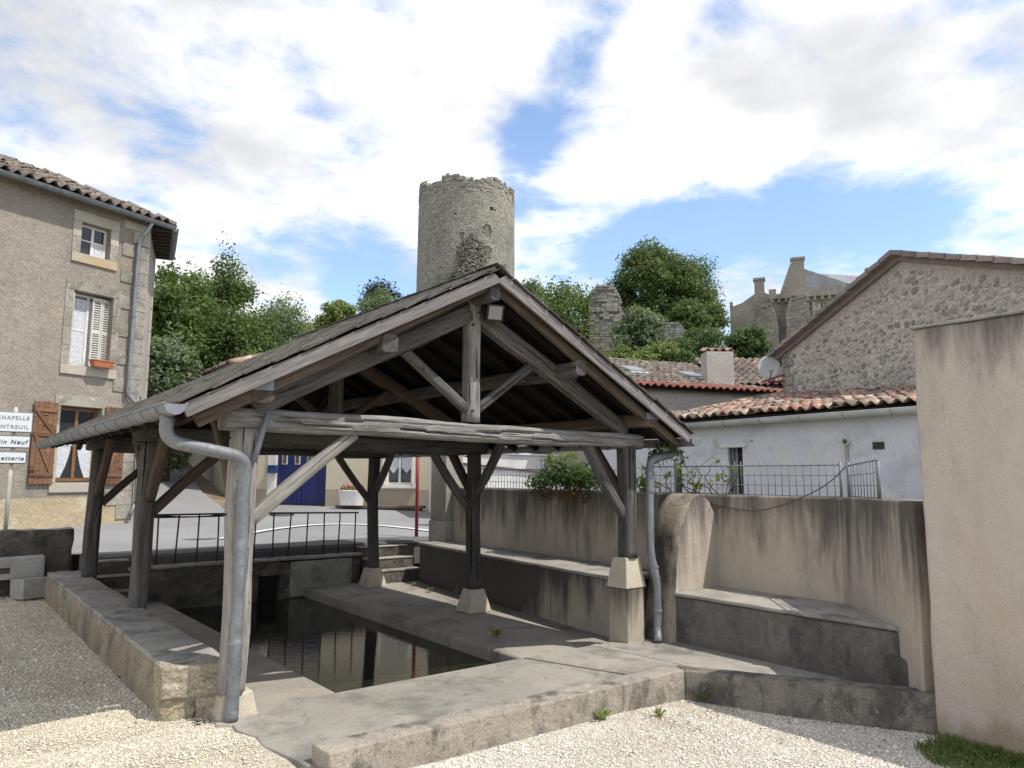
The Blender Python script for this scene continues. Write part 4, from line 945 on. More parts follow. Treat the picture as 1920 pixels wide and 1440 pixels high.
tube('pipe', fillet([(6.62, 5.5, 2.06), (6.60, 5.5, 1.96), (6.22, 5.5, 1.90), (6.20, 5.5, 1.75), (6.17, 5.48, 0.92), (6.22, 5.44, 0.60), (6.22, 5.44, 0.10), (6.13, 5.36, 0.02)], 0.09, 6), 0.042, M['zinc'], d2, 14)
for p in ((6.19, 5.49, 1.55), (6.22, 5.44, 0.30), (6.20, 5.46, 0.75)):
    add('pipe_clip', mesh('pipe_clip', *tube_vf([p, (p[0], p[1], p[2] + 0.025)], 0.05, 14)), M['galv'], d2)

# railing on the pool's back wall
rl = root('iron_railing', (4.4, 12.05, 0.37), 'dark red iron railing with thin upright bars behind the pool', 'railing')
tube('top_rail', [(2.45, 12.05, 1.125), (4.2, 12.05, 1.112), (6.03, 12.05, 1.075)], 0.014, M['iron'], rl, 8)
for k in range(13):
    x = 2.50 + k * 0.29; lean = 0.02 * math.sin(k * 2.1) - 0.01
    tube('bar', [(x + lean, 12.05 + 0.01 * math.sin(k), 0.385), (x, 12.05, 1.12 - 0.012 * k * 0.29)], 0.0125, M['iron'], rl, 8)

# ================================================================== buildings
def wave_tile(name, w, L_, amp, th=0.014, n=8, taper=0.04):
    """one canal tile: a full wave wide, with thickness; local x across, y up the slope"""
    V = []; F = []
    for lay in (0, 1):
        for j in (0, 1):
            for k in range(n + 1):
                x = w * (k / n - 0.5); z = amp * math.cos(2 * math.pi * k / n + math.pi) * (1 - taper * j) - lay * th + 0.02 * (1 - j)
                V.append((x * (1.02 if lay == 0 else 1), L_ * j, z))
    q = n + 1
    for k in range(n):
        F += [(k, k + 1, q + k + 1, q + k), (2 * q + k + 1, 2 * q + k, 3 * q + k, 3 * q + k + 1), (k + 1, k, 2 * q + k, 2 * q + k + 1), (q + k, q + k + 1, 3 * q + k + 1, 3 * q + k)]
    F += [(0, q, 3 * q, 2 * q), (n, 2 * q + n, 3 * q + n, q + n)]
    return mesh(name, V, F, True)
def tile_roof(parent, e0, e1, up, slen, mats, w=0.22, expo=0.33, amp=0.045, clip=None, seed=1, pname='roof_tile', jz=0.012, stuff_after=10**6):
    """tiles from eave e0..e1 (world points), 'up' a unit vector up the slope; every tile its own part"""
    rr = random.Random(seed); e0, e1, up = Vector(e0), Vector(e1), Vector(up).normalized()
    x = (e1 - e0).normalized(); L_ = (e1 - e0).length; z = x.cross(up).normalized()
    mes = []
    for mt in mats:
        me = wave_tile(pname, w, expo * 1.28, amp); me.materials.append(mt); mes.append(me)
    cnt = 0
    for c in range(int(L_ / w)):
        for r_ in range(int(slen / expo + 0.5)):
            u, d = (c + 0.5) * w, r_ * expo
            if clip and not clip(u / L_, (d + expo * 0.4) / slen): continue
            m = Matrix((x, up, z)).transposed().to_4x4(); m.translation = e0 + x * (u + rr.uniform(-0.006, 0.006)) + up * (d + rr.uniform(-0.03, 0.02)) + z * (0.02 + rr.uniform(0, jz))
            m = m @ Matrix.Rotation(R(rr.uniform(-2.5, 2.5)), 4, 'Z') @ Matrix.Rotation(R(rr.uniform(-1.5, 1)), 4, 'X')
            add(pname, mes[int(rr.random() ** 1.6 * len(mes)) % len(mes)], None, parent, m); cnt += 1
    return cnt
def wallface(name, corners, th, mat, parent, holes=(), m=None):
    pass
def window(parent, m, w, h, frame, pane, bars=(1, 0), depth=0.12, fw=0.05, curtain=None, sillmat=None, name='window'):
    """a framed window set back in its opening; local x right, z up from sill centre, -y outwards"""
    wd = add(name, mesh(name, *multi([box_vf((-w / 2, depth, 0), (-w / 2 + fw, depth + 0.05, h)), box_vf((w / 2 - fw, depth, 0), (w / 2, depth + 0.05, h)), box_vf((-w / 2 + fw, depth, h - fw), (w / 2 - fw, depth + 0.05, h)), box_vf((-w / 2 + fw, depth, 0), (w / 2 - fw, depth + 0.05, fw))])), frame, parent, m)
    nx, ny = bars
    for i in range(nx):
        x = -w / 2 + w * (i + 1) / (nx + 1)
        box('mullion', (x - fw * 0.55, depth - 0.008, fw), (x + fw * 0.55, depth + 0.045, h - fw), frame, wd, 0, m)
    for j in range(ny):
        z = h * (j + 1) / (ny + 1)
        box('glazing_bar', (-w / 2 + fw, depth + 0.004, z - 0.014), (w / 2 - fw, depth + 0.04, z + 0.014), frame, wd, 0, m)
    for i in range(nx + 1):
        x0, x1 = -w / 2 + w * i / (nx + 1) + fw * 0.5, -w / 2 + w * (i + 1) / (nx + 1) - fw * 0.5
        box('pane', (x0, depth + 0.025, fw * 0.8), (x1, depth + 0.03, h - fw * 0.8), pane, wd, 0, m)
    return wd
def opening_wall(name, s0, s1, z0, z1, th, holes, mat, parent, m):
    """wall slab (local x = s, y into the wall) with rectangular openings, assembled from blocks that butt"""
    xs = sorted({s0, s1, *[v for h in holes for v in (h[0], h[1])]}); parts = []
    for i in range(len(xs) - 1):
        a, b = xs[i], xs[i + 1]; zz = [z0]
        for h in sorted(holes, key=lambda q: q[2]):
            if h[0] <= a + 1e-6 and h[1] >= b - 1e-6: zz += [h[2], h[3]]
        zz.append(z1)
        for k in range(0, len(zz), 2):
            if zz[k + 1] - zz[k] > 1e-4: parts.append(box_vf((a, 0, zz[k]), (b, th, zz[k + 1])))
    return add(name, mesh(name, *multi(parts)), mat, parent, m)

# ---- the grey corner house on the left
def left_house():
    F0 = Vector((3.66, 18.30, 0)); th = math.atan2(0.37, 0.93)
    h = root('corner_house', tuple(F0), 'grey pebbledash corner house with limestone quoins and brown shutters, at the left', 'house')
    m = Matrix.Translation(F0) @ Matrix.Rotation(th, 4, 'Z')
    holes = [(-1.54, -0.90, 6.37, 7.06), (-1.60, -0.74, 3.98, 5.56), (-1.68, -0.82, 1.55, 3.12)]
    opening_wall('wall', -9.0, 0.0, 1.25, 7.56, 0.45, holes, M['house_render'], h, m)
    opening_wall('wall_foot', -9.0, 0.0, -0.2, 1.248, 0.45, [], M['house_base'], h, m)
    wo = Matrix.Translation(F0)
    # side face beyond the chamfered corner
    th2 = math.atan2(0.965, 0.26)
    m2 = Matrix.Translation(F0) @ Matrix.Rotation(th2, 4, 'Z')
    box('side_wall', (0.0, 0.0, -0.2), (2.6, 0.4, 7.58), M['grey_render'], h, 0, m2)
    E0 = F0 + Vector((0.26, 0.965, 0)) * 2.6
    m3 = Matrix.Translation(E0) @ Matrix.Rotation(R(118), 4, 'Z')
    box('rear_wall', (0.0, 0.0, -0.2), (8, 0.4, 7.42), M['house_render'], h, 0, m3)
    rr = random.Random(9)
    # quoins: long and short blocks
    z = 0.75; k = 0
    while z < 7.3:
        hh = 0.31 + rr.uniform(-0.02, 0.02); L_ = 0.62 if k % 2 else 0.36
        box('quoin', (-L_, -0.022, z + 0.004), (0.012, 0.05, min(7.40, z + hh) - 0.004), M['quoin'] if z < 6.8 else M['quoin_new'], h, 0.006, m)
        L2 = 0.16 if k % 2 else 0.26
        box('quoin', (-0.002, -0.02, z + 0.004), (L2, 0.05, min(7.40, z + hh) - 0.004), M['quoin_new'], h, 0.006, m2)
        box('quoin', (2.6 - (0.34 if k % 2 else 0.2), -0.02, z + 0.004), (2.62, 0.05, min(7.40, z + hh) - 0.004), M['quoin_new'], h, 0.006, m2)
        z += hh; k += 1
    def surround(x0, x1, z0, z1, L, mats, sill, proud=0.02):
        box('lintel', (x0 - L, -proud, z1 + 0.003), (x1 + L, 0.12, z1 + 0.22), mats[0], h, 0.006, m)
        box('sill', (x0 - L, -proud - 0.02, z0 - 0.2), (x1 + L, 0.12, z0 - 0.003), sill, h, 0.006, m)
        n = max(2, int((z1 - z0) / 0.34)); 
        for s_ in (0, 1):
            for j in range(n):
                a, b = z0 + (z1 - z0) * j / n, z0 + (z1 - z0) * (j + 1) / n
                xx = (x0 - L, x0 - 0.002) if s_ == 0 else (x1 + 0.002, x1 + L)
                box('jamb_stone', (xx[0], -proud, a + 0.003), (xx[1], 0.14, b - 0.003), mats[0] if (j == n - 1) else mats[1], h, 0.005, m)
    surround(-1.54, -0.90, 6.37, 7.06, 0.18, (M['quoin_new'], M['quoin']), M['ochre'])
    surround(-1.60, -0.74, 3.98, 5.56, 0.17, (M['quoin'], M['quoin']), M['quoin_new'])
    surround(-1.68, -0.82, 1.55, 3.12, 0.12, (M['quoin'], M['quoin_new']), M['quoin_new'])
    T = lambda x, z: m @ Matrix.Translation((x, 0, z))
    w1 = window(h, T(-1.22, 6.37), 0.62, 0.68, M['white'], M['glass'], (1, 1), 0.14, 0.05)
    box('blind_pane', (0.02, 0.142, 0.05), (0.27, 0.150, 0.33), M['curtain'], w1, 0, T(-1.22, 6.37))
    w2 = window(h, T(-1.17, 3.98), 0.85, 1.56, M['white'], M['glass'], (1, 1), 0.2, 0.05)
    box('lace_curtain', (-0.36, 0.213, 0.06), (0.30, 0.219, 1.46), M['curtain'], w2, 0, T(-1.17, 3.98))
    # louvred shutters folded in the reveal
    def louvre(nm, x0, x1, z0, z1, mm):
        parts = [box_vf((x0, -0.02, z0), (x0 + 0.035, 0.015, z1)), box_vf((x1 - 0.035, -0.02, z0), (x1, 0.015, z1)), box_vf((x0 + 0.035, -0.02, z1 - 0.06), (x1 - 0.035, 0.015, z1)), box_vf((x0 + 0.035, -0.02, z0), (x1 - 0.035, 0.015, z0 + 0.07)), box_vf((x0 + 0.035, -0.02, (z0 + z1) / 2 - 0.03), (x1 - 0.035, 0.015, (z0 + z1) / 2 + 0.03))]
        sh = add(nm, mesh(nm, *multi(parts)), M['offwhite'], h, mm)
        n = int((z1 - z0) / 0.055)
        for j in range(n):
            z_ = z0 + 0.08 + (z1 - z0 - 0.16) * j / (n - 1)
            v, f = box_vf((x0 + 0.036, -0.016, z_ - 0.004), (x1 - 0.036, 0.016, z_ + 0.004))
            v = [(a, b, c + b * 0.9) for a, b, c in v]
            add('slat', mesh('slat', v, f), M['offwhite'], sh, mm)
    louvre('shutter', -0.02, 0.19, 0.03, 1.52, T(-1.11, 3.98) @ Matrix.Translation((0, 0.10, 0)))
    louvre('shutter', 0.0, 0.19, 0.03, 1.52, T(-0.91, 3.98) @ Matrix.Translation((0, 0.11, 0)) @ Matrix.Rotation(R(10), 4, 'Z'))
    louvre('shutter', 0.0, 0.2, 0.03, 1.52, T(-1.585, 3.98) @ Matrix.Translation((0.0, 0.01, 0)) @ Matrix.Rotation(R(68), 4, 'Z'))
    w3 = window(h, T(-1.25, 1.58), 0.86, 1.52, M['oakframe'], M['glass'], (1, 0), 0.16, 0.06)
    for s_ in (-1, 1):   # tied-back curtains
        V = []; F = []
        for j in range(9):
            t = j / 8; zc = 1.0 - 0.93 * t
            xi = 0.05 + 0.20 * t ** 2.2; 
            for k in range(9):
                u = k / 8; x = xi + (0.375 - xi) * u
                V.append((s_ * x, 0.172 + 0.008 * math.sin(u * 22), zc))
        for j in range(8):
            for k in range(8): F.append((j * 9 + k, j * 9 + k + 1, (j + 1) * 9 + k + 1, (j + 1) * 9 + k))
        add('curtain', mesh('curtain', V, F, True), M['curtain'], w3, T(-1.25, 1.58))
    box('curtain_rail', (-0.38, 0.165, 0.72), (0.38, 0.172, 0.735), M['offwhite'], w3, 0, T(-1.25, 1.58))
    # plank shutters with Z braces, folded open
    for sx, mir in ((-2.22, 1), (-0.32, -1)):
        mm = T(sx, 1.52) @ Matrix.Translation((0, -0.05, 0))
        x0, x1 = (0, 0.46)
        if mir < 0: x0, x1 = -0.46 + 0.02, 0.02
        n = 5; sh = None
        for k in range(n):
            a, b = x0 + (x1 - x0) * k / n + 0.002, x0 + (x1 - x0) * (k + 1) / n - 0.002
            if k == 0: sh = box('shutter', (a, -0.018, 0), (b, 0.014, 1.64), M['shutter'], h, 0.003, mm)
            else: box('plank', (a, -0.018, 0), (b, 0.014, 1.64), M['shutter'], sh, 0.003, mm)
        for z_ in (0.15, 0.95, 1.44): box('ledge', (x0 + 0.01, -0.04, z_), (x1 - 0.01, -0.019, z_ + 0.07), M['shutter'], sh, 0.003, mm)
        for za, zb in ((0.95, 0.22), (1.44, 1.02)):
            a, b = Vector((x0 + 0.06, -0.03, za)), Vector((x1 - 0.06, -0.03, zb))
            if mir < 0: a.x, b.x = x1 - 0.06, x0 + 0.06
            q = mm @ frame_m(a, b, (0, 1, 0)); v, f = box_vf((0, -0.028, -0.009), ((b - a).length, 0.028, 0.011)); add('brace', mesh('brace', v, f), M['shutter'], sh, q)
    # gutter, down-pipe, eave
    dF = Vector((0.93, 0.37, 0)).normalized(); nF = Vector((0.37, -0.93, 0)).normalized()
    g0 = F0 + nF * 0.30 - dF * 9; g1 = F0 + nF * 0.30 + dF * 0.42
    gutter('gutter', (g0.x, g0.y, 7.47), (g1.x, g1.y, 7.47), 0.075, M['zinc'], h, 18)
    d2_ = Vector((0.26, 0.965, 0)); n2 = Vector((0.965, -0.26, 0))
    g2 = g1 + Vector((0, 0, 0)); g3 = F0 + n2 * 0.38 + d2_ * 2.75
    gutter('gutter', (g2.x + 0.03, g2.y + 0.05, 7.465), (g3.x, g3.y, 7.465), 0.075, M['zinc'], h, 5)
    L = lambda s_, o, z_: tuple(F0 + dF * s_ + nF * o + Vector((0, 0, z_)))
    tube('down_pipe', fillet([L(-0.14, 0.30, 7.42), L(-0.18, 0.24, 7.25), L(-0.30, 0.10, 6.95), L(-0.33, 0.10, 3.45), L(-0.08, 0.10, 3.25), L(0.02, 0.10, 3.2), L(0.04, 0.10, 1.1), L(-0.16, 0.22, 0.85)], 0.1, 5), 0.045, M['zinc'], h, 10)
    for z_ in (6.9, 5.2, 3.6): add('pipe_clip', mesh('pipe_clip', *tube_vf([L(-0.31, 0.10, z_), L(-0.31, 0.10, z_ + 0.03)], 0.056, 10)), M['galv'], h)
    # roof: slab + tiles + exposed rafter ends
    rise = math.tan(R(24)); back = 4.0
    e0 = F0 + nF * 0.26 - dF * 9; e1 = F0 + nF * 0.26 + dF * 0.38
    rid0 = e0 - nF * back; rid1 = F0 - nF * (back - 0.5) - dF * 1.4
    s3 = F0 + n2 * 0.36 + d2_ * 2.8
    Z = 7.50
    V = [(*e0.xy, Z), (*e1.xy, Z), (*rid1.xy, Z + back * rise), (*rid0.xy, Z + back * rise), (*s3.xy, Z)]
    V = V + [(x, y, z_ - 0.05) for x, y, z_ in V]
    add('roof_deck', mesh('roof_deck', V, [(0, 1, 2, 3), (1, 4, 2), (5, 8, 7, 6), (6, 7, 9), (0, 5, 6, 1), (1, 6, 9, 4), (4, 9, 7, 2)]), M['wood_dark'], h)
    up = -nF * math.cos(R(24)) + Vector((0, 0, math.sin(R(24))))
    st = F0 + nF * 0.30 - dF * 5.2
    slen = back / math.cos(R(24)) * 0.98
    def clip(u, v):
        s_ = -5.2 + u * 5.58
        return s_ < 0.40 - v * 1.75
    tile_roof(h, (st.x, st.y, Z + 0.02), (*(F0 + nF * 0.30 + dF * 0.38).xy, Z + 0.02), up, slen, [M['terra_old']], 0.23, 0.36, 0.05, clip, 4, jz=0.04)
    # hip side tiles
    xs_ = (s3 - e1); up2 = (Vector((rid1.x, rid1.y, Z + back * rise)) - Vector(((e1.x + s3.x) / 2, (e1.y + s3.y) / 2, Z)))
    for k in range(10):
        p = Vector((e1.x, e1.y, Z)) + Vector((xs_.x, xs_.y, 0)) * (k + 0.5) / 10
        box('rafter_end', (-0.03, 0.0, -0.10), (0.03, 0.5, -0.03), M['wood_brown'], h, 0, Matrix.Translation((p.x - n2.x * 0.03, p.y - n2.y * 0.03, Z - 0.02)) @ Matrix.Rotation(math.atan2(-n2.y, -n2.x) - math.pi / 2, 4, 'Z'))
    tile_roof(h, (e1.x + n2.x * .06, e1.y + n2.y * .06, Z + 0.03), (s3.x + n2.x * .06, s3.y + n2.y * .06, Z + 0.03), up2.normalized(), 3.6, [M['terra_old']], 0.23, 0.36, 0.05, lambda u, v: v * 0.5 < u < 1 - v * 0.5, 5, jz=0.03)
    # street-name plate
    box('name_plate', (0.05, -0.03, 3.30), (0.32, -0.022, 3.48), M['blue'], h, 0, m2)
    return m
mH = left_house()
def flower_trough():
    m = mH @ Matrix.Translation((-0.98, -0.16, 3.985))
    o = root('flower_trough', tuple((m).translation), 'terracotta trough on the middle window sill of the corner house', 'planter')
    v = [(-0.2, -0.07, 0), (0.2, -0.07, 0), (0.2, 0.07, 0), (-0.2, 0.07, 0), (-0.23, -0.09, 0.12), (0.23, -0.09, 0.12), (0.23, 0.09, 0.12), (-0.23, 0.09, 0.12)]
    add('trough', mesh('trough', v, BOXF), M['terra_pot'], o, m)
    box('rim', (-0.245, -0.1, 0.121), (0.245, 0.1, 0.145), M['terra_pot'], o, 0.004, m)
flower_trough()

# ---- foliage helpers
def leaf_cloud(centers, radii, n, size, seed, flat=0.5, outward=None):
    """n bent leaf quads spread through clumps; returns arrays"""
    r = np.random.default_rng(seed)
    centers = np.asarray(centers, float); radii = np.asarray(radii, float)
    if radii.ndim == 1: radii = np.repeat(radii[:, None], 3, 1)
    w = radii.prod(1) ** (2 / 3); idx = r.choice(len(centers), n, p=w / w.sum())
    d = r.normal(size=(n, 3)); d /= np.linalg.norm(d, axis=1)[:, None]
    rad = (0.55 + 0.45 * r.random(n) ** 0.5)[:, None] * (1 + 0.25 * r.normal(size=(n, 1)).clip(-1, 1.2))
    P = centers[idx] + d * radii[idx] * rad
    nrm = d * 0.8 + r.normal(size=(n, 3)) * 0.7 + np.array([0, 0, flat]); nrm /= np.linalg.norm(nrm, axis=1)[:, None]
    t = np.cross(nrm, r.normal(size=(n, 3))); t /= np.linalg.norm(t, axis=1)[:, None]; b = np.cross(nrm, t)
    s = (size * (0.6 + 0.8 * r.random(n)))[:, None]
    V = np.stack([P - t * s, P - b * s * 0.55 + nrm * s * 0.12, P + t * s, P + b * s * 0.55 + nrm * s * 0.12], 1).reshape(-1, 3)
    Fc = np.arange(4 * n).reshape(n, 4)
    return V, Fc
def tree(x, y, z0, ztop, wd, kind, label, group=None, n=5000, leaf=0.16, seed=0, name='leafy_tree', low=0.25, nclump=26, aspect=None, clump=0.30):
    r = np.random.default_rng(seed)
    o = root(name, (x, y, z0), label, 'tree' if 'tree' in name else 'shrub', group)
    H = ztop - z0; rx = wd / 2; zc = z0 + H * (low + (1 - low) * 0.5); rz = H * (1 - low) * 0.5
    cs = []; rs = []
    for k in range(nclump):
        d = r.normal(size=3); d /= np.linalg.norm(d); q = 0.35 + 0.5 * r.random() ** 0.6
        sq = 1 - 0.35 * max(0, d[2])
        c = np.array([x + d[0] * rx * q * sq * 1.05, y + d[1] * rx * q * sq, zc + d[2] * rz * q * 1.12])
        cs.append(c); rr_ = clump * min(rx * 1.25, max(rz, rx * 0.6)) * (0.55 + 0.8 * r.random()); rs.append((rr_ * 1.15, rr_ * 1.15, rr_ * 0.8))
    cs.append(np.array([x, y, zc + rz * 0.55])); rs.append((rx * .42, rx * .42, rz * 0.42))
    V, Fq = leaf_cloud(cs, rs, n, leaf, seed + 1)
    # stray outer sprays break the outline
    k = n // 10; V2, F2 = leaf_cloud(cs, [tuple(1.32 * q for q in a) for a in rs], k, leaf * 0.9, seed + 2)
    V = np.concatenate([V, V2]); Fq = np.concatenate([Fq, F2 + len(Fq) * 4])
    add('crown', bigmesh('crown', V, Fq), M['leaf_' + kind], o)
    tr = max(0.06, 0.035 * H)
    pts = [(x, y, z0 - 0.3), (x + 0.02 * H * r.normal(), y, z0 + H * 0.3), (x + 0.03 * H * r.normal(), y, z0 + H * 0.75)]
    parts = [tube_vf(pts, [tr, tr * 0.75, tr * 0.3], 8)]
    for q in range(14):
        c = cs[int(r.integers(len(cs)))]; a = Vector(pts[1]); mid = a.lerp(Vector(c), 0.5) + Vector((0, 0, 0.05 * H))
        parts.append(tube_vf([a, mid, c], [tr * 0.45, tr * 0.3, tr * 0.1], 6))
    add('trunk', mesh('trunk', *multi(parts), smooth=True), M['bark'], o)
    return o
T = [('a', 6.6, 29.3, 2.1, 9.6, 2.4, 'tall olive tree right against the corner house'), ('a', 7.9, 31.1, 2.5, 10.3, 2.6, 'second tall tree from the corner house, rounded top'),
 ('b', 10.2, 34.5, 3.8, 12.5, 2.7, 'tallest thin-topped tree of the wood on the left'), ('a', 9.7, 30.4, 2.3, 9.2, 3.4, 'broad mid green tree below the thin-topped one'),
 ('c', 13.1, 34.6, 4.1, 10.5, 3.6, 'rounded pale tree at the right end of the left wood'), ('c', 8.9, 31.6, 2.6, 8.2, 3.0, 'grey-green bushy tree low in the left wood'),
 ('c', 6.1, 26.1, 1.2, 6.6, 2.2, 'silvery low tree beside the corner house wall'), ('d', 7.7, 31.6, 3.6, 6.4, 1.7, 'small bright green bush near the tiled cream house roof'),
 ('b', 11.2, 32.2, 3.0, 8.8, 3.0, 'dark filler tree in the middle of the left wood')]
for i, (k, x, y, z0, zt, wd, lb) in enumerate(T):
    tree(x, y, z0, zt, wd, k, lb, 'trees of the wood on the left', n=13000, leaf=0.075, seed=20 + i, low=0.08, nclump=44, clump=0.32)
T2 = [('d', 24.4, 52.6, 12.0, 15.0, 3.4, 'small yellow-green tree left of the tower above the roof', 'leafy_tree'), ('e', 30.8, 58.4, 14.0, 18.8, 4.4, 'dark domed evergreen just left of the tower', 'leafy_tree'), ('e', 33.2, 56.4, 14.6, 17.7, 2.4, 'little dark tree at the foot of the tower', 'leafy_tree'),
 ('c', 29.2, 55.0, 13.4, 17.2, 3.2, 'greyish bush in front of the dark domed evergreen', 'shrub'),
 ('a', 36.6, 40.3, 9.6, 16.2, 5.0, 'dense green tree hiding the left side of the ruined pier', 'leafy_tree'), ('c', 37.0, 44.6, 12.0, 17.4, 3.0, 'thin grey-green bush behind the roof ridge', 'shrub'),
 ('f', 55.3, 42.9, 15.2, 22.6, 4.6, 'narrower tree joined to the right of the great lime', 'leafy_tree'), ('f', 54.0, 41.2, 13.9, 18.2, 4.2, 'rounded tree next to the chateau', 'leafy_tree'), ('f', 47.0, 37.4, 12.0, 15.6, 4.0, 'low tree at the foot of the great lime', 'leafy_tree'),
 ('c', 38.5, 35.0, 9.3, 13.4, 3.4, 'pale shrub between the two ruined walls', 'shrub'), ('d', 34.8, 30.1, 6.8, 9.9, 3.4, 'yellow-green shrub above the tiled roof', 'shrub'),
 ('b', 40.2, 30.8, 8.0, 11.8, 4.6, 'dark green shrub mass right of the broken wall', 'shrub'), ('d', 32.2, 30.4, 6.2, 9.4, 2.6, 'light green bush just over the skylit roof', 'shrub'), ('b', 35.0, 28.4, 6.2, 9.3, 3.0, 'bush against the chimney of the tiled house', 'shrub'),
 ('b', 43.0, 29.3, 9.0, 11.6, 3.2, 'ivy-dark shrub below the chateau', 'shrub'), ('d', 40.4, 40.8, 11.0, 16.6, 2.4, 'small tree topping the ruined pier', 'leafy_tree'), ('b', 38.0, 31.0, 7.4, 10.3, 3.0, 'dark shrub in front of the broken wall', 'shrub')]
for i, (k, x, y, z0, zt, wd, lb, nm) in enumerate(T2):
    tree(x, y, z0, zt, wd, k, lb, 'trees and shrubs on the castle hill', n=8000, leaf=0.115, seed=60 + i, name=nm, low=0.05, nclump=26, clump=0.36)
tree(51.2, 44.8, 14.4, 23.2, 8.6, 'f', 'great rounded lime tree standing on the castle hill', 'trees and shrubs on the castle hill', n=30000, leaf=0.135, seed=99, low=0.10, nclump=80, clump=0.25)
# scrub covering the slope
def scrub():
    r = np.random.default_rng(5); C_ = []; S_ = []
    for _ in range(520):
        az = R(r.uniform(-8, 66)); d = r.uniform(28, 62); x, y = d * math.sin(az), d * math.cos(az)
        s = r.uniform(0.4, 1.1); C_.append((x, y, hillz(x, y) + s * 0.3)); S_.append((s * 1.3, s * 1.3, s * 0.7))
    V, Fq = leaf_cloud(C_, S_, 42000, 0.16, 6)
    tag(add('hill_scrub', bigmesh('hill_scrub', V, Fq), M['leaf_d']), 'low green scrub covering the castle hill slope', 'scrub', kind='stuff')
scrub()

# ---- castle keep
def keep():
    cx, cy, rad = 40.6, 59.4, 4.75
    o = root('castle_tower', (cx, cy, 12), 'round ruined stone keep with a broken top rising on the hill', 'tower')
    rr = random.Random(2)
    def top(a):   # a: angle; ragged crown
        return 29.8 + 0.65 * mnoise.noise(Vector((math.cos(a) * 2.2, math.sin(a) * 2.2, 1.5))) + 0.25 * mnoise.noise(Vector((math.cos(a) * 7, math.sin(a) * 7, 4)))
    n = 72; V = []; F = []
    for z in (12.0, 28.2):
        for k in range(n): a = 2 * math.pi * k / n; V.append((cx + (rad - 0.06 + (0.12 if z < 13 else 0)) * math.cos(a), cy + (rad - 0.06 + (0.12 if z < 13 else 0)) * math.sin(a), z))
    for k in range(n): a = 2 * math.pi * k / n; V.append((cx + (rad - 0.08) * math.cos(a), cy + (rad - 0.08) * math.sin(a), top(a) - 0.25))
    for k in range(n): a = 2 * math.pi * k / n; V.append((cx + (rad - 1.1) * math.cos(a), cy + (rad - 1.1) * math.sin(a), top(a) - 0.5))
    for k in range(n): a = 2 * math.pi * k / n; V.append((cx + (rad - 1.2) * math.cos(a), cy + (rad - 1.2) * math.sin(a), 24))
    for j in range(4):
        for k in range(n): F.append((j * n + k, j * n + (k + 1) % n, (j + 1) * n + (k + 1) % n, (j + 1) * n + k))
    add('core', mesh('core', V, F, True), M['tower_core'], o)
    # camera side is around this bearing
    face = math.atan2(-cy, -cx)
    slots = [(0.42, 24.55, 0.055, 0.62), (-0.10, 23.95, 0.03, 0.28), (0.40, 22.55, 0.07, 0.6), (0.52, 26.9, 0.02, 0.18), (-0.2, 26.1, 0.02, 0.14)]
    parts = []
    z = 17.0; c = 0
    while z < 31:
        h = rr.uniform(0.17, 0.25); a = rr.random() * 0.1
        rdz = rad + (29 - z) * 0.008
        while a < 2 * math.pi:
            w = rr.uniform(0.045, 0.10) 
            am = a + w / 2; rel = (am - face + math.pi) % (2 * math.pi) - math.pi
            if z + h * 0.5 < top(am) + rr.uniform(-0.15, 0.15) and (z > 18.5 or abs(rel) < 1.8):
                hit = any(abs(rel - s[0]) < s[2] + w * 0.3 and abs(z + h / 2 - s[1]) < s[3] for s in slots)
                miss = z > 28.4 and rr.random() < 0.05
                if not hit and not miss:
                    d = rr.uniform(-0.012, 0.014) + (rr.uniform(-0.06, 0.04) if z > 28.2 else 0); g = 0.0022
                    A = [(a + g, z + 0.012), (a + w - g, z + 0.012), (a + w - g, z + h - 0.012), (a + g, z + h - 0.012)]
                    v = [(cx + (rdz - 0.12) * math.cos(q), cy + (rdz - 0.12) * math.sin(q), zz) for q, zz in A] + [(cx + (rdz + d) * math.cos(q), cy + (rdz + d) * math.sin(q), zz + rr.uniform(-.01, .01)) for q, zz in A]
                    parts.append((v, [(4, 5, 6, 7), (0, 1, 5, 4), (1, 2, 6, 5), (2, 3, 7, 6), (3, 0, 4, 7)]))
            a += w
        z += h; c += 1
    tag(add('stone_courses', mesh('stone_courses', *multi(parts)), M['tower'], o), kind='stuff')
    # dark backs of the slits
    for s in slots:
        a = face + s[0]; q = Vector((math.cos(a), math.sin(a), 0)); t = Vector((-q.y, q.x, 0)); p = Vector((cx, cy, 0)) + q * (rad - 0.045)
        v = [tuple(p + t * (s[2] * rad * e) + Vector((0, 0, s[1] + f_ * s[3]))) for e, f_ in ((-1.2, -1.1), (1.2, -1.1), (1.2, 1.1), (-1.2, 1.1))]
        add('slit', mesh('slit', v, [(0, 1, 2, 3)]), M['dark'], o)
    # stump of a vanished wall on the face
    parts = []
    a0 = face + 0.10
    for k in range(1000):
        t = rr.random(); zz = 17 + 6.9 * t; half = 1.55 * (1 - 0.28 * t) * (1 - max(0, (t - 0.82) / 0.18) ** 2) + 0.1
        u = rr.uniform(-half, half); dep = (1.5 - 0.85 * t) * (1 - 0.45 * abs(u) / 1.7)
        q = Vector((math.cos(a0), math.sin(a0), 0)); tt = Vector((-q.y, q.x, 0))
        p = Vector((cx, cy, zz)) + q * (math.sqrt(rad * rad - u * u) + dep * rr.uniform(0.90, 0.98)) + tt * u
        s_ = rr.uniform(0.05, 0.12); m = Matrix.Translation(p) @ Matrix.Rotation(rr.uniform(0, 6.28), 4, 'Z') @ Matrix.Rotation(rr.uniform(-0.4, 0.4), 4, 'X')
        v, f = box_vf((-s_, -s_, -s_ * 0.6), (s_, s_, s_ * 0.6)); parts.append(([m @ Vector(x) for x in v], f))
    q = Vector((math.cos(a0), math.sin(a0), 0)); tt = Vector((-q.y, q.x, 0)); P = []
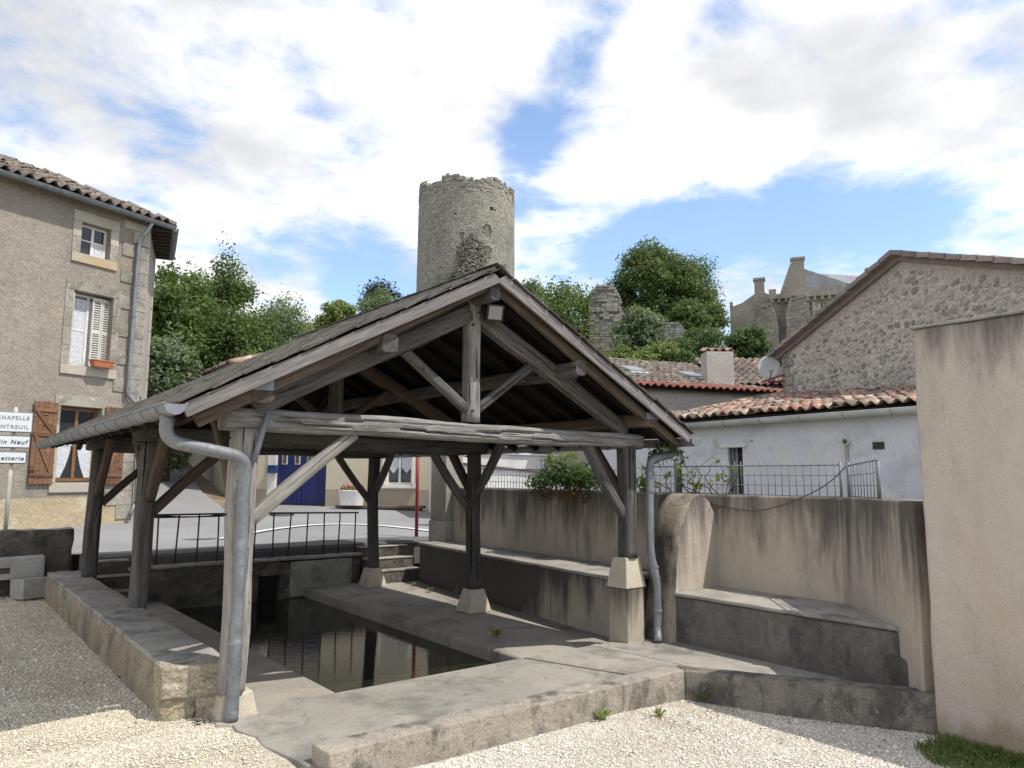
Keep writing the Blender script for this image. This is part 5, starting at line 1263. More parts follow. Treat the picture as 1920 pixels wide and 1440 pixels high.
    for t in np.linspace(0, 1, 9):
        half = 1.55 * (1 - 0.28 * t) * (1 - max(0, (t - 0.82) / 0.18) ** 2) + 0.05; zz = 17 + 6.85 * t
        for u in np.linspace(-1, 1, 7):
            w_ = u * half; p = Vector((cx, cy, zz)) + q * (math.sqrt(rad * rad - w_ * w_) - 0.1 + (1.5 - 0.85 * t) * (1 - 0.5 * u * u) * 0.92 * (0 if abs(u) > 0.99 else 1)) + tt * w_
            P.append(p)
    F = [(j * 7 + k, j * 7 + k + 1, j * 7 + k + 8, j * 7 + k + 7) for j in range(8) for k in range(6)]
    st = add('wall_stump', mesh('wall_stump', P, F, True), M['ruin'], o)
    tag(add('rubble', mesh('rubble', *multi(parts)), M['ruin'], st), kind='stuff')
    # plants on the crown
    C_ = []; S_ = []
    for k in range(46):
        a = rr.uniform(0, 6.28); C_.append((cx + (rad - 0.4) * math.cos(a), cy + (rad - 0.4) * math.sin(a), top(a) + rr.uniform(-0.3, 0.05))); s_ = rr.uniform(0.12, 0.34); S_.append((s_ * 1.4, s_ * 1.4, s_))
    for da, zz, s_ in ((-0.32, 19.4, 0.42), (-0.22, 20.2, 0.3), (-0.27, 19.8, 0.3), (-0.36, 19.0, 0.5)):
        a = face + da; C_.append((cx + (rad + 0.25) * math.cos(a), cy + (rad + 0.25) * math.sin(a), zz)); S_.append((s_, s_, s_))
    V, Fq = leaf_cloud(C_, S_, 3200, 0.10, 8)
    tag(add('wall_plants', bigmesh('wall_plants', V, Fq), M['leaf_d'], o), kind='stuff')
keep()

# ---- ruined castle walls
def ruin(name, x, y, z0, z1, w, d, rz, label, seed, arch=False, lower=0.55):
    """free-standing ruined masonry: coursed stones below, crumbling rubble above"""
    o = root(name, (x, y, z0), label, 'ruined wall', None, rz)
    m = Matrix.Translation((x, y, z0)) @ Matrix.Rotation(rz, 4, 'Z'); rr = random.Random(seed); H = z1 - z0
    def half(t):
        e = 1 - max(0, (t - 0.78) / 0.22) ** 2 * 0.55
        return w / 2 * e * (1 + 0.07 * mnoise.noise(Vector((t * 6, seed, 0))))
    V = []; F = []; n = 14
    for j in range(n + 1):
        t = j / n; hf = half(t) - 0.1; ox = 0.05 * w * mnoise.noise(Vector((t * 4, seed, 7)))
        for a, b in ((-1, -1), (1, -1), (1, 1), (-1, 1)): V.append((ox + a * hf, b * d / 2 * 0.92, H * t * 0.985))
    for j in range(n):
        for k in range(4): F.append((j * 4 + k, j * 4 + (k + 1) % 4, (j + 1) * 4 + (k + 1) % 4, (j + 1) * 4 + k))
    F.append(tuple(n * 4 + k for k in range(4)))
    add('core', mesh('core', V, F), M['tower_core'], o, m)
    parts = []; z = 0
    while z < H:
        h = rr.uniform(0.16, 0.26); t = min(1, z / H); hf = half(t)
        for side in range(4):
            L_ = 2 * hf if side % 2 == 0 else d; u = -L_ / 2
            while u < L_ / 2:
                l_ = min(rr.uniform(0.25, 0.6), L_ / 2 - u + 0.02); jig = 0.02 if t < lower else 0.10
                pr = rr.uniform(-jig, jig)
                if side == 0: a, b = (u + .012, -d / 2 - pr, z + .012), (u + l_ - .012, -d / 2 + 0.15, z + h - .012)
                elif side == 2: a, b = (u + .012, d / 2 - 0.15, z + .012), (u + l_ - .012, d / 2 + pr, z + h - .012)
                elif side == 1: a, b = (hf - 0.15, u + .012, z + .012), (hf + pr, u + l_ - .012, z + h - .012)
                else: a, b = (-hf - pr, u + .012, z + .012), (-hf + 0.15, u + l_ - .012, z + h - .012)
                if not (t > lower and rr.random() < 0.12): parts.append(box_vf(a, b))
                u += l_
        z += h
    tag(add('stone_courses', mesh('stone_courses', *multi(parts)), M['tower'] if lower > 0.3 else M['ruin'], o, m), kind='stuff')
    return o
yaw = -R(45)
ruin('ruined_pier', 39.3, 39.0, 9.5, 15.9, 2.4, 1.5, -R(44), 'tall ruined masonry pier with rounded top left of the great lime', 3, lower=0.5)
ruin('ruined_wall', 40.2, 33.6, 8.0, 12.4, 2.1, 1.2, -R(50), 'broken ashlar wall stub among the shrubs', 5, lower=0.9)
ruin('ruined_wall', 39.0, 35.6, 8.2, 10.6, 3.6, 1.0, -R(46), 'low broken wall linking the ruined pier and the wall stub', 6, lower=0.7)
ruin('ruined_wall', 41.3, 38.6, 11.0, 14.0, 1.0, 0.9, -R(44), 'thin broken wall edge just right of the ruined pier', 8, lower=0.2)

# ---- chateau on the far right of the hill
def chateau():
    bx, by = 64.6, 38.4; rz = -R(57.5)
    o = root('chateau', (bx, by, 12), 'crenellated chateau with steep slate roof and tall chimneys behind the barn', 'chateau', None, rz)
    m = Matrix.Translation((bx, by, 0)) @ Matrix.Rotation(rz, 4, 'Z')      # local x to the right, y away
    def B(nm, a, b, mt, par=o, bev=0): return box(nm, a, b, mt, par, bev, m)
    # local x: 0 = px 1480 ; 1 px = 0.0535 m
    mw = opening_wall('main_wall', -2.2, 7.6, 5, 18.9, 0.8, [(0.75, 1.45, 16.6, 18.5), (2.1, 2.75, 16.8, 18.2), (4.2, 4.8, 16.8, 18.2)], M['chateau'], o, m)
    B('main_block', (-2.2, 0.81, 5), (7.6, 7.0, 18.88), M['chateau'])
    for x0, x1, z0, z1 in ((0.75, 1.45, 16.6, 18.5), (2.1, 2.75, 16.8, 18.2), (4.2, 4.8, 16.8, 18.2)):
        w_ = window(o, m @ Matrix.Translation(((x0 + x1) / 2, 0, z0)), x1 - x0, z1 - z0, M['white'], M['glass'], (1, 3), 0.2, 0.07)
        for side in (0, 1):
            for j in range(4):
                a = z0 + (z1 - z0) * j / 4; L_ = 0.22 if j % 2 else 0.34
                B('jamb_stone', (x0 - L_ if side == 0 else x1, -0.04, a + .01), (x0 if side == 0 else x1 + L_, 0.15, a + (z1 - z0) / 4 - .01), M['quoin_new'])
    # battlement on corbels
    B('parapet', (-2.45, -0.35, 18.9), (7.8, 0.1, 19.35), M['chateau'])
    for k in range(16):
        x = -2.3 + k * 0.64
        B('corbel', (x, -0.34, 18.5), (x + 0.24, -0.002, 18.898), M['chateau'])
    for k in range(9):
        x = -2.45 + k * 1.15
        B('merlon', (x, -0.35, 19.352), (x + 0.66, 0.05, 19.85), M['chateau'])
    # steep gable and slate roof running back to the right
    V = [(-1.7, 1.0, 18.9), (1.2, 1.0, 18.9), (-0.35, 1.0, 22.7)]
    V += [(x, y + 0.5, z) for x, y, z in V]
    add('gable', mesh('gable', V, [(0, 1, 2), (3, 5, 4), (0, 3, 4, 1), (1, 4, 5, 2), (2, 5, 3, 0)]), M['chateau'], o, m)
    add('slate_roof', mesh('slate_roof', [(1.25, 0.95, 18.92), (7.5, 0.95, 18.92), (6.9, 3.4, 21.3), (0.3, 3.4, 22.3), (-0.33, 1.52, 22.68), (7.5, 6.4, 18.92), (-1.7, 6.4, 18.92), (-1.7, 1.52, 18.92)], [(0, 1, 2, 3, 4), (1, 5, 2), (2, 5, 6, 3), (3, 6, 7, 4)]), M['slate_roof'], o, m)
    for k, (x0, y0, w_, d_, z0, z1) in enumerate(((-0.25, 1.1, 1.15, 0.8, 18.9, 23.0), (-3.8, 1.35, 0.95, 0.8, 19.5, 21.3), (6.6, 3.2, 0.5, 0.5, 20.0, 21.9))):
        c = B('chimney', (x0, y0, z0), (x0 + w_, y0 + d_, z1), M['chateau']); B('chimney_cap', (x0 - 0.1, y0 - 0.1, z1 + .002), (x0 + w_ + 0.1, y0 + d_ + 0.1, z1 + 0.22), M['chateau'], c)
    # left wing with a slanting top
    V = [(-6.2, 1.3, 5), (-2.21, 1.3, 5), (-2.21, 1.3, 19.6), (-2.9, 1.3, 20.0), (-3.8, 1.3, 19.9), (-5.0, 1.3, 19.1), (-6.2, 1.3, 18.7)]
    n = len(V); V2 = [(x, 6.5, z) for x, y, z in V]
    add('left_wing', mesh('left_wing', V + V2, [tuple(range(n))[::-1] if False else tuple(range(n)), tuple(range(2 * n - 1, n - 1, -1))] + [(i, n + i, n + (i + 1) % n, (i + 1) % n) for i in range(n)]), M['chateau'], o, m)
    for k in range(1): B('merlon', (-6.2 + k * 0.5, 1.25, 18.75 + 0.1 * k), (-5.9 + k * 0.5, 1.8, 19.25 + 0.1 * k), M['chateau'])
chateau()
ruin('ruined_pier', 62.2, 40.1, 7.0, 18.0, 2.0, 1.3, -R(57), 'pale ruined pier standing against the left wing of the chateau', 12, lower=0.95)
ruin('ruined_pier', 63.6, 37.7, 7.0, 18.8, 2.2, 1.2, -R(57), 'second pale ruined pier under the chateau battlement', 13, lower=0.95)

# ---- cream house across the street
def cream_house():
    A = Vector((7.35, 23.2, 0)); th = math.atan2(-0.716, 0.699)
    h = root('cream_house', (A.x, A.y, 0.84), 'cream rendered house across the street with navy garage door', 'house')
    m = Matrix.Translation(A) @ Matrix.Rotation(th, 4, 'Z')
    holes = [(1.42, 3.0, 0.6, 3.05), (4.83, 5.63, 1.47, 2.75)]
    opening_wall('wall', 0.0, 9.0, 1.32, 5.15, 0.4, [(1.42, 3.0, 1.32, 3.05), holes[1]], M['cream'], h, m)
    opening_wall('wall_foot', 0.0, 9.0, 0.4, 1.318, 0.402, [(1.42, 3.0, 0.4, 1.318)], M['cream_base'], h, m)
    th2 = math.atan2(6.8, 0.35)
    ms = Matrix.Translation((7.35, 23.2, 0)) @ Matrix.Rotation(th2, 4, 'Z')
    box('side_wall', (0.02, -0.35, 0.4), (7.5, -0.002, 5.15), M['cream'], h, 0, ms)
    box('corner_pipe', (2.2, 0.0, 1.0), (2.3, 0.09, 5.1), M['zinc'], h, 0.03, ms)
    box('side_window', (3.0, 0.0, 3.3), (3.7, 0.03, 4.4), M['white'], h, 0.01, ms)
    # white door jamb and garage doors
    box('door_jamb', (1.16, -0.03, 0.8), (1.418, 0.3, 3.05), M['white'], h, 0.01, m)
    for k in range(2):
        x0 = 1.425 + k * 0.79
        lf = box('garage_leaf', (x0, 0.10, 0.86), (x0 + 0.78, 0.15, 3.04), M['blue'], h, 0.006, m)
        for j in range(6): box('board', (x0 + 0.01 + j * 0.128, 0.088, 0.90), (x0 + 0.126 + j * 0.128, 0.099, 2.0), M['blue'], lf, 0.003, m)
        for j in range(2):
            xx = x0 + 0.14 + j * 0.40
            box('light_frame', (xx, 0.075, 2.05), (xx + 0.17, 0.099, 2.36), M['offwhite'], lf, 0.004, m)
            box('light_pane', (xx + 0.03, 0.07, 2.08), (xx + 0.14, 0.0748, 2.33), M['slate'], lf, 0, m)
    w = window(h, m @ Matrix.Translation((5.23, 0, 1.47)), 0.8, 1.28, M['white'], M['glass'], (1, 0), 0.1, 0.06)
    for s_ in (-1, 1):
        V = [(s_ * 0.05, 0.118, 1.2), (s_ * 0.35, 0.118, 1.2), (s_ * 0.35, 0.118, 0.50), (s_ * 0.28, 0.118, 0.42), (s_ * 0.20, 0.118, 0.33), (s_ * 0.12, 0.118, 0.42), (s_ * 0.05, 0.118, 0.5)]
        add('curtain', mesh('curtain', V, [tuple(range(7))]), M['curtain'], w, m @ Matrix.Translation((5.23, 0, 1.47)))
    box('sill', (4.70, -0.08, 1.36), (5.76, 0.1, 1.455), M['white'], h, 0.008, m)
    for s_ in (4.75, 5.64): box('shutter_leaf', (s_, -0.09, 1.48), (s_ + 0.07, -0.02, 2.75), M['white'], h, 0.004, m)
    # roof
    P = [(7.15, 23.0), (13.75, 16.35), (18.2, 21.0), (7.5, 30.4)]; c = (11.2, 22.9)
    V = [(x, y, 5.15) for x, y in P] + [(c[0], c[1], 6.5), (11.0, 24.3, 6.5)] + [(x, y, 5.05) for x, y in P]
    add('roof', mesh('roof', V, [(0, 1, 4), (1, 2, 5, 4), (2, 3, 5), (3, 0, 4, 5), (0, 6, 7, 1), (1, 7, 8, 2), (2, 8, 9, 3), (3, 9, 6, 0)]), M['terra_old'], h)
    up = Vector((3.6, -0.2, 1.3)).normalized()
    tile_roof(h, (7.42, 30.2, 5.17), (7.12, 23.1, 5.17), up, 3.2, [M['terra_old'], M['terra']], 0.24, 0.36, 0.05, lambda u, v: (1 - u) > v * 0.35 and u > v * 0.5, 14)
    # planter, ledge, letterbox are things of their own
    g = Vector((0.699, -0.716, 0)); nn = Vector((-0.716, -0.699, 0))
    pc = A + g * 4.0 + nn * 0.55
    p = root('planter', (pc.x, pc.y, 0.85), 'white tapered planter with red geraniums in front of the cream house', 'planter')
    V = []; F = []; n = 24
    for z, sx, sy in ((0.88, 0.33, 0.2), (1.28, 0.37, 0.23), (1.31, 0.38, 0.24), (1.31, 0.34, 0.2), (1.24, 0.33, 0.19)):
        for k in range(n):
            a = 2 * math.pi * k / n; ex = 0.6
            q = pc + g * sx * math.copysign(abs(math.cos(a)) ** ex, math.cos(a)) + nn * sy * math.copysign(abs(math.sin(a)) ** ex, math.sin(a)); V.append((q.x, q.y, z))
    for j in range(4):
        for k in range(n): F.append((j * n + k, j * n + (k + 1) % n, (j + 1) * n + (k + 1) % n, (j + 1) * n + k))
    F.append(tuple(4 * n + k for k in range(n)))
    add('pot', mesh('pot', V, F, True), M['white'], p)
    cc = [tuple(pc + g * x + Vector((0, 0, 1.33))) for x in (-0.25, -0.1, 0.05, 0.2, 0.3)]
    V, Fq = leaf_cloud(cc, [0.1] * 5, 260, 0.035, 3); add('geranium_leaves', bigmesh('geranium_leaves', V, Fq), M['leaf_a'], p)
    V, Fq = leaf_cloud([(x, y, z + 0.07) for x, y, z in cc], [0.07] * 5, 160, 0.03, 4); add('geranium_flowers', bigmesh('geranium_flowers', V, Fq), M['petal'], p)
    l0 = A + g * 3.5 + nn * 0.35
    lm = Matrix.Translation(l0) @ Matrix.Rotation(th, 4, 'Z')
    ld = root('low_ledge', (l0.x, l0.y, 0.8), 'low brown stone ledge along the foot of the cream house', 'ledge')
    box('slab', (0, -0.14, 0.80), (2.6, 0.2, 0.875), M['ledge_stone'], ld, 0.01, lm); box('support', (0.1, -0.08, 0.6), (2.5, 0.2, 0.798), M['dark_wall'], ld, 0, lm)
    lb = root('letterbox', tuple(A + g * 1.37 + Vector((0, 0, 1.8))), 'small blue letterbox beside the garage door', 'letterbox')
    mb = Matrix.Translation(A) @ Matrix.Rotation(th, 4, 'Z')
    box('case', (1.22, -0.16, 1.79), (1.50, -0.035, 2.03), M['blue_box'], lb, 0.01, mb); box('flap', (1.26, -0.168, 1.95), (1.46, -0.161, 1.99), M['blue'], lb, 0, mb)
cream_house()
def far_house():
    A = Vector((14.2, 19.6, 0)); th = math.atan2(-0.69, 0.72)
    h = root('far_house', (A.x, A.y, 0.7), 'pale house with a blue shutter seen between the brace posts', 'house')
    m = Matrix.Translation(A) @ Matrix.Rotation(th, 4, 'Z')
    opening_wall('wall', 0, 5.2, 0.3, 3.5, 0.4, [(1.25, 1.85, 2.0, 3.0), (3.6, 4.5, 2.1, 3.1)], M['cream'], h, m)
    for k, (x, w_) in enumerate(((1.55, 0.6), (4.05, 0.9))): window(h, m @ Matrix.Translation((x, 0, 2.0 + 0.1 * k)), w_, 1.0, M['white'], M['glass'], (1, 0), 0.1, 0.06)
    for j in range(5): box('shutter_board', (1.22 + j * 0.13, -0.05, 2.0), (1.34 + j * 0.13, -0.01, 3.0), M['blue'], h, 0.004, m)
    V = [m @ Vector(q) for q in ((-0.2, -0.2, 3.5), (5.4, -0.2, 3.5), (5.4, 3, 4.2), (-0.2, 3, 4.2), (-0.2, 6, 3.5), (5.4, 6, 3.5))]
    add('roof', mesh('roof', V, [(0, 1, 2, 3), (3, 2, 5, 4)]), M['terra_old'], h)
    box('rear_wall', (0, 5.6, 0.3), (5.2, 5.9, 3.45), M['cream'], h, 0, m)
far_house()
def white_walls():
    A = Vector((9.4, 14.2, 0)); B_ = Vector((11.9, 13.25, 0)); d = B_ - A; m = Matrix.Translation(A) @ Matrix.Rotation(math.atan2(d.y, d.x), 4, 'Z'); L_ = d.length
    w = root('white_garden_wall', tuple(A), 'low bright white wall with maroon coping behind the mesh fence', 'wall')
    v = [(0, 0, 0.2), (L_, 0, 0.2), (L_, 0.25, 0.2), (0, 0.25, 0.2), (0, 0, 2.0), (L_, 0, 1.74), (L_, 0.25, 1.74), (0, 0.25, 2.0)]
    add('wall_body', mesh('wall_body', v, BOXF), M['white'], w, m)
    n = 14
    for k in range(n):
        a, b = k / n, (k + 1) / n; za, zb = 2.003 - 0.26 * a, 2.003 - 0.26 * b
        v = [(L_ * a + .006, -0.05, za), (L_ * b - .006, -0.05, zb), (L_ * b - .006, 0.3, zb), (L_ * a + .006, 0.3, za)]; v += [(x, y, z + 0.045) for x, y, z in v]
        add('coping_tile', mesh('coping_tile', v, BOXF), M['maroon'], w, m)
    A = Vector((10.4, 15.9, 0)); B_ = Vector((15.4, 14.0, 0)); d = B_ - A; m = Matrix.Translation(A) @ Matrix.Rotation(math.atan2(d.y, d.x), 4, 'Z'); L_ = d.length
    g = root('white_outbuilding', tuple(A), 'flat white outbuilding beyond the white garden wall', 'outbuilding')
    v = [(0, 0, 0.2), (L_, 0, 0.2), (L_, 2.5, 0.2), (0, 2.5, 0.2), (0, 0, 2.34), (L_, 0, 2.16), (L_, 2.5, 2.2), (0, 2.5, 2.4)]
    add('walls', mesh('walls', v, BOXF), M['white'], g, m)
    v = [(-0.05, -0.05, 2.343), (L_ + .05, -0.05, 2.163), (L_ + .05, 2.5, 2.203), (-0.05, 2.5, 2.403)]; v += [(x, y, z + 0.05) for x, y, z in v]
    add('roof_edge', mesh('roof_edge', v, BOXF), M['white'], g, m)
white_walls()

# ---- barn with rubble gable
BA = Vector((13.6, 8.43, 0)); BD = Vector((-0.375, -0.927, 0)); BTH = math.atan2(BD.y, BD.x); BSL = 0.345; BW = 6.4; BZ = 4.17
def barn_top(s): return BZ + BSL * (BW / 2 - abs(s - BW / 2))
def irregular_stone(rr, w, h, d):
    """angular field stone: uneven polygon, flat face, slightly chipped edge"""
    n = rr.choice((5, 6, 6, 7)); V = []; F = []
    ph = rr.random() * 6; ring = []
    for k in range(n):
        a = 2 * math.pi * k / n + rr.uniform(-0.32, 0.32) + ph; r_ = rr.uniform(0.78, 1.12)
        c, s_ = math.cos(a), math.sin(a); ring.append((0.52 * w * r_ * math.copysign(abs(c) ** 0.6, c), 0.52 * h * r_ * math.copysign(abs(s_) ** 0.6, s_)))
    tx, tz = rr.uniform(-0.5, 0.5), rr.uniform(-0.5, 0.5)
    for (k, y) in ((1.05, 0.3), (0.98, -d * 0.35), (0.84, -d)):
        for (a, b) in ring: V.append((a * k, y + d * (a * tx + b * tz) * 0.9, b * k))
    for j in range(2):
        for k in range(n): F.append((j * n + k, j * n + (k + 1) % n, (j + 1) * n + (k + 1) % n, (j + 1) * n + k))
    F.append(tuple(2 * n + k for k in range(n)))
    return V, F
def barn():
    o = root('stone_barn', tuple(BA + BD * 3.2), 'rubble stone barn whose long low gable rises behind the whitewashed shed', 'barn')
    m = Matrix.Translation(BA) @ Matrix.Rotation(BTH, 4, 'Z')      # local x = s along the gable, +y into the barn (right-hand side is behind)
    # after rotation local +y points to (0.927,-0.375): into the barn
    P = [(0, 0), (BW, 0), (BW, BZ), (BW / 2, barn_top(BW / 2)), (0, BZ)]
    V = [(x, 0, z) for x, z in P] + [(x, 9.0, z) for x, z in P]; n = 5
    add('walls', mesh('walls', V, [tuple(range(n)), tuple(range(2 * n - 1, n - 1, -1))] + [(i, n + i, n + (i + 1) % n, (i + 1) % n) for i in range(n)]), M['mortar'], o, m)
    rr = random.Random(21); stones = []
    z = 2.75
    while z < 5.35:
        h = rr.uniform(0.06, 0.125); s = 0.03 + rr.uniform(0, 0.1)
        while s < 5.9:
            w = rr.uniform(0.07, 0.18) * (1.3 if rr.random() < 0.12 else 1)
            hh = h * rr.uniform(0.6, 1.05)
            if z + h < barn_top(s + w / 2) - 0.10: stones.append((s + w / 2 + rr.uniform(-.02, .02), z + h / 2 + rr.uniform(-.03, .03), w * rr.uniform(0.8, 1.05), hh * rr.uniform(0.75, 1.1), rr))
            s += w * 1.02 + (0.06 if rr.random() < 0.2 else 0.005)
        z += h * 0.98
    shapes = []
    for k in range(14):
        v, f = irregular_stone(rr, 1, 1, 1); me = mesh('stone', v, f); me.materials.append(M['fieldstone']); shapes.append((me, v, f))
    # quoin stones of the left edge
    for k in range(9):
        zz = 2.6 + k * 0.19; box('corner_stone', (-0.012, -0.03, zz + .006), (0.30 if k % 2 else 0.2, 0.3, zz + 0.184), M['quoin'], o, 0.012, m)
    order = sorted(stones, key=lambda t: -t[2] * t[3] - (0.02 if t[0] < 3.9 else 0))
    rest = []
    for i, (s, z, w, h, _) in enumerate(order):
        me, v, f = shapes[rr.randrange(14)]; mm = m @ Matrix.Translation((s, 0, z)) @ Matrix.Rotation(rr.uniform(-0.25, 0.25), 4, 'Y') @ Matrix.Diagonal((w, rr.uniform(0.006, 0.016), h, 1))
        if i < 290: add('stone', me, None, o, mm)
        else: rest.append(([mm @ Vector(q) for q in v], f))
    tag(add('stones', mesh('stones', *multi(rest)), M['fieldstone_i'], o), kind='stuff')
    # roof sheet and rake tiles
    for sgn in (-1, 1):
        s_e = BW / 2 + sgn * (BW / 2 + 0.55); ze = barn_top(BW / 2) - BSL * (BW / 2 + 0.55)
        V = [(s_e, -0.10, ze + 0.06), (BW / 2, -0.10, barn_top(BW / 2) + 0.06), (BW / 2, 9.1, barn_top(BW / 2) + 0.06), (s_e, 9.1, ze + 0.06)]
        V += [(x, y, z_ + 0.05) for x, y, z_ in V]
        add('roof_sheet', mesh('roof_sheet', V, [q[::-1] for q in BOXF] if sgn > 0 else BOXF), M['rake_tile'], o, m)
        V = [(s_e, -0.08, ze - 0.01), (BW / 2, -0.08, barn_top(BW / 2) - 0.01), (BW / 2, 0.02, barn_top(BW / 2) - 0.01), (s_e, 0.02, ze - 0.01)]
        V += [(x, y, z_ + 0.068) for x, y, z_ in V]
        add('rake_board', mesh('rake_board', V, [q[::-1] for q in BOXF] if sgn > 0 else BOXF), M['rake_tile'], o, m)
        nt = 14; dl = (BW / 2 + 0.55) / nt
        for k in range(nt):
            sA = s_e - sgn * k * dl; sB = s_e - sgn * (k + 1.12) * dl
            zA = ze + BSL * k * dl + 0.112; zB = zA + BSL * dl * 1.12
            if sgn > 0 and k == nt - 1 or sgn < 0 and k == nt - 1: sB, zB = BW / 2, barn_top(BW / 2) + 0.13
            j0 = 0.018 + rr.uniform(0, 0.012)
            for row in range(3):
                V = [(sA, -0.22 + row * 0.42, zA + j0), (sB, -0.22 + row * 0.42, zB), (sB, 0.21 + row * 0.42, zB), (sA, 0.21 + row * 0.42, zA + j0)]
                V += [(x, y, z_ + 0.03) for x, y, z_ in V]
                if row == 0: V[0] = (V[0][0], V[0][1], V[0][2] - 0.05); V[1] = (V[1][0], V[1][1], V[1][2] - 0.05)
                add('verge_tile' if row == 0 else 'roof_tile', mesh('verge_tile', V, [q[::-1] for q in BOXF] if sgn > 0 else BOXF), M['rake_tile'], o, m)
barn()

# ---- whitewashed shed with canal tile lean-to roof
def shed():
    o = root('whitewashed_shed', (10.3, 6.5, 0), 'bluish whitewashed shed with orange canal tiles behind the garden wall', 'shed')
    m = Matrix.Translation((10.2, 0, 0)) @ Matrix.Rotation(R(90), 4, 'Z')   # local x = world y, local -y... into wall = -x world
    # wall with barred openings (front face at x = 10.2)
    def hole(y0, y1, z0, z1): return (y0, y1, z0, z1)
    parts = []
    ys = [(2.5, 7.10), (7.38, 8.32), (8.50, 10.6)]
    for a, b in ys: parts.append(box_vf((10.2, a, 0), (10.55, b, 2.62)))
    parts += [box_vf((10.2, 7.10, 0), (10.55, 7.38, 1.2)), box_vf((10.2, 7.10, 2.19), (10.55, 7.38, 2.62)), box_vf((10.2, 8.32, 0), (10.55, 8.50, 1.2)), box_vf((10.2, 8.32, 1.95), (10.55, 8.50, 2.62))]
    add('wall', mesh('wall', *multi(parts)), M['whitewash'], o)
    box('rear_wall', (10.56, 2.5, 0), (13.3, 2.8, 3.0), M['whitewash'], o)
    for (y0, y1, z1) in ((7.10, 7.38, 2.19), (8.32, 8.50, 1.95)):
        wn = box('window', (10.46, y0, 1.2), (10.50, y1, z1), M['glass'], o)
        box('frame', (10.42, y0, 1.2), (10.458, y0 + 0.03, z1), M['white'], wn); box('frame', (10.42, y1 - 0.03, 1.2), (10.458, y1, z1), M['white'], wn)
        for k in range(4):
            y = y0 + (y1 - y0) * (k + 0.5) / 4
            tube('bar', [(10.24, y, 1.2), (10.24, y, z1)], 0.009, M['black'], wn, 6)
    box('window_surround', (10.185, 7.04, 2.192), (10.199, 7.50, 2.24), M['white'], o)
    box('wall_plaque', (10.19, 4.86, 2.10), (10.199, 5.02, 2.20), M['slate'], o, 0.002)  # plain plate standing in for a small animal-shaped ornament plaque
    add('vent', mesh('vent', *tube_vf([(10.14, 5.38, 2.22), (10.2, 5.38, 2.22)], [0.055, 0.06], 16)), M['offwhite'], o)
    add('vent_mouth', mesh('vent_mouth', *tube_vf([(10.132, 5.38, 2.22), (10.139, 5.38, 2.22)], 0.034, 12)), M['dark_wall'], o)
    box('conduit', (10.17, 5.36, 1.0), (10.199, 5.40, 2.16), M['grey_render'], o, 0.004)
    # gutter in front of the eave
    gutter('gutter', (10.05, 3.0, 2.63), (10.05, 8.95, 2.60), 0.075, M['pvc'], o, 9)
    up = Vector((1, 0, 0.19)).normalized(); c = up.x
    def bx(y): return 13.6 - 0.4045 * (8.43 - y)
    V = [(10.0, 3.0, 2.66), (10.0, 8.9, 2.66), (bx(8.9), 8.9, 2.66 + (bx(8.9) - 10) * 0.19), (bx(3.0), 3.0, 2.66 + (bx(3.0) - 10) * 0.19)]
    V += [(x, y, z - 0.06) for x, y, z in V]
    add('roof_deck', mesh('roof_deck', V, [q for q in [(0, 3, 2, 1), (4, 5, 6, 7), (0, 1, 5, 4), (1, 2, 6, 5), (2, 3, 7, 6), (3, 0, 4, 7)]]), M['wood_dark'], o)
    y0, y1 = 8.9, 3.0; slen = 3.8
    tile_roof(o, (9.97, y0, 2.68), (9.97, y1, 2.68), up, slen, [M['terra'], M['terra'], M['terra_old']], 0.17, 0.30, 0.032, lambda u, v: 9.97 + v * slen * c < bx(y0 + (y1 - y0) * u) - 0.05, 31, jz=0.02)
shed()

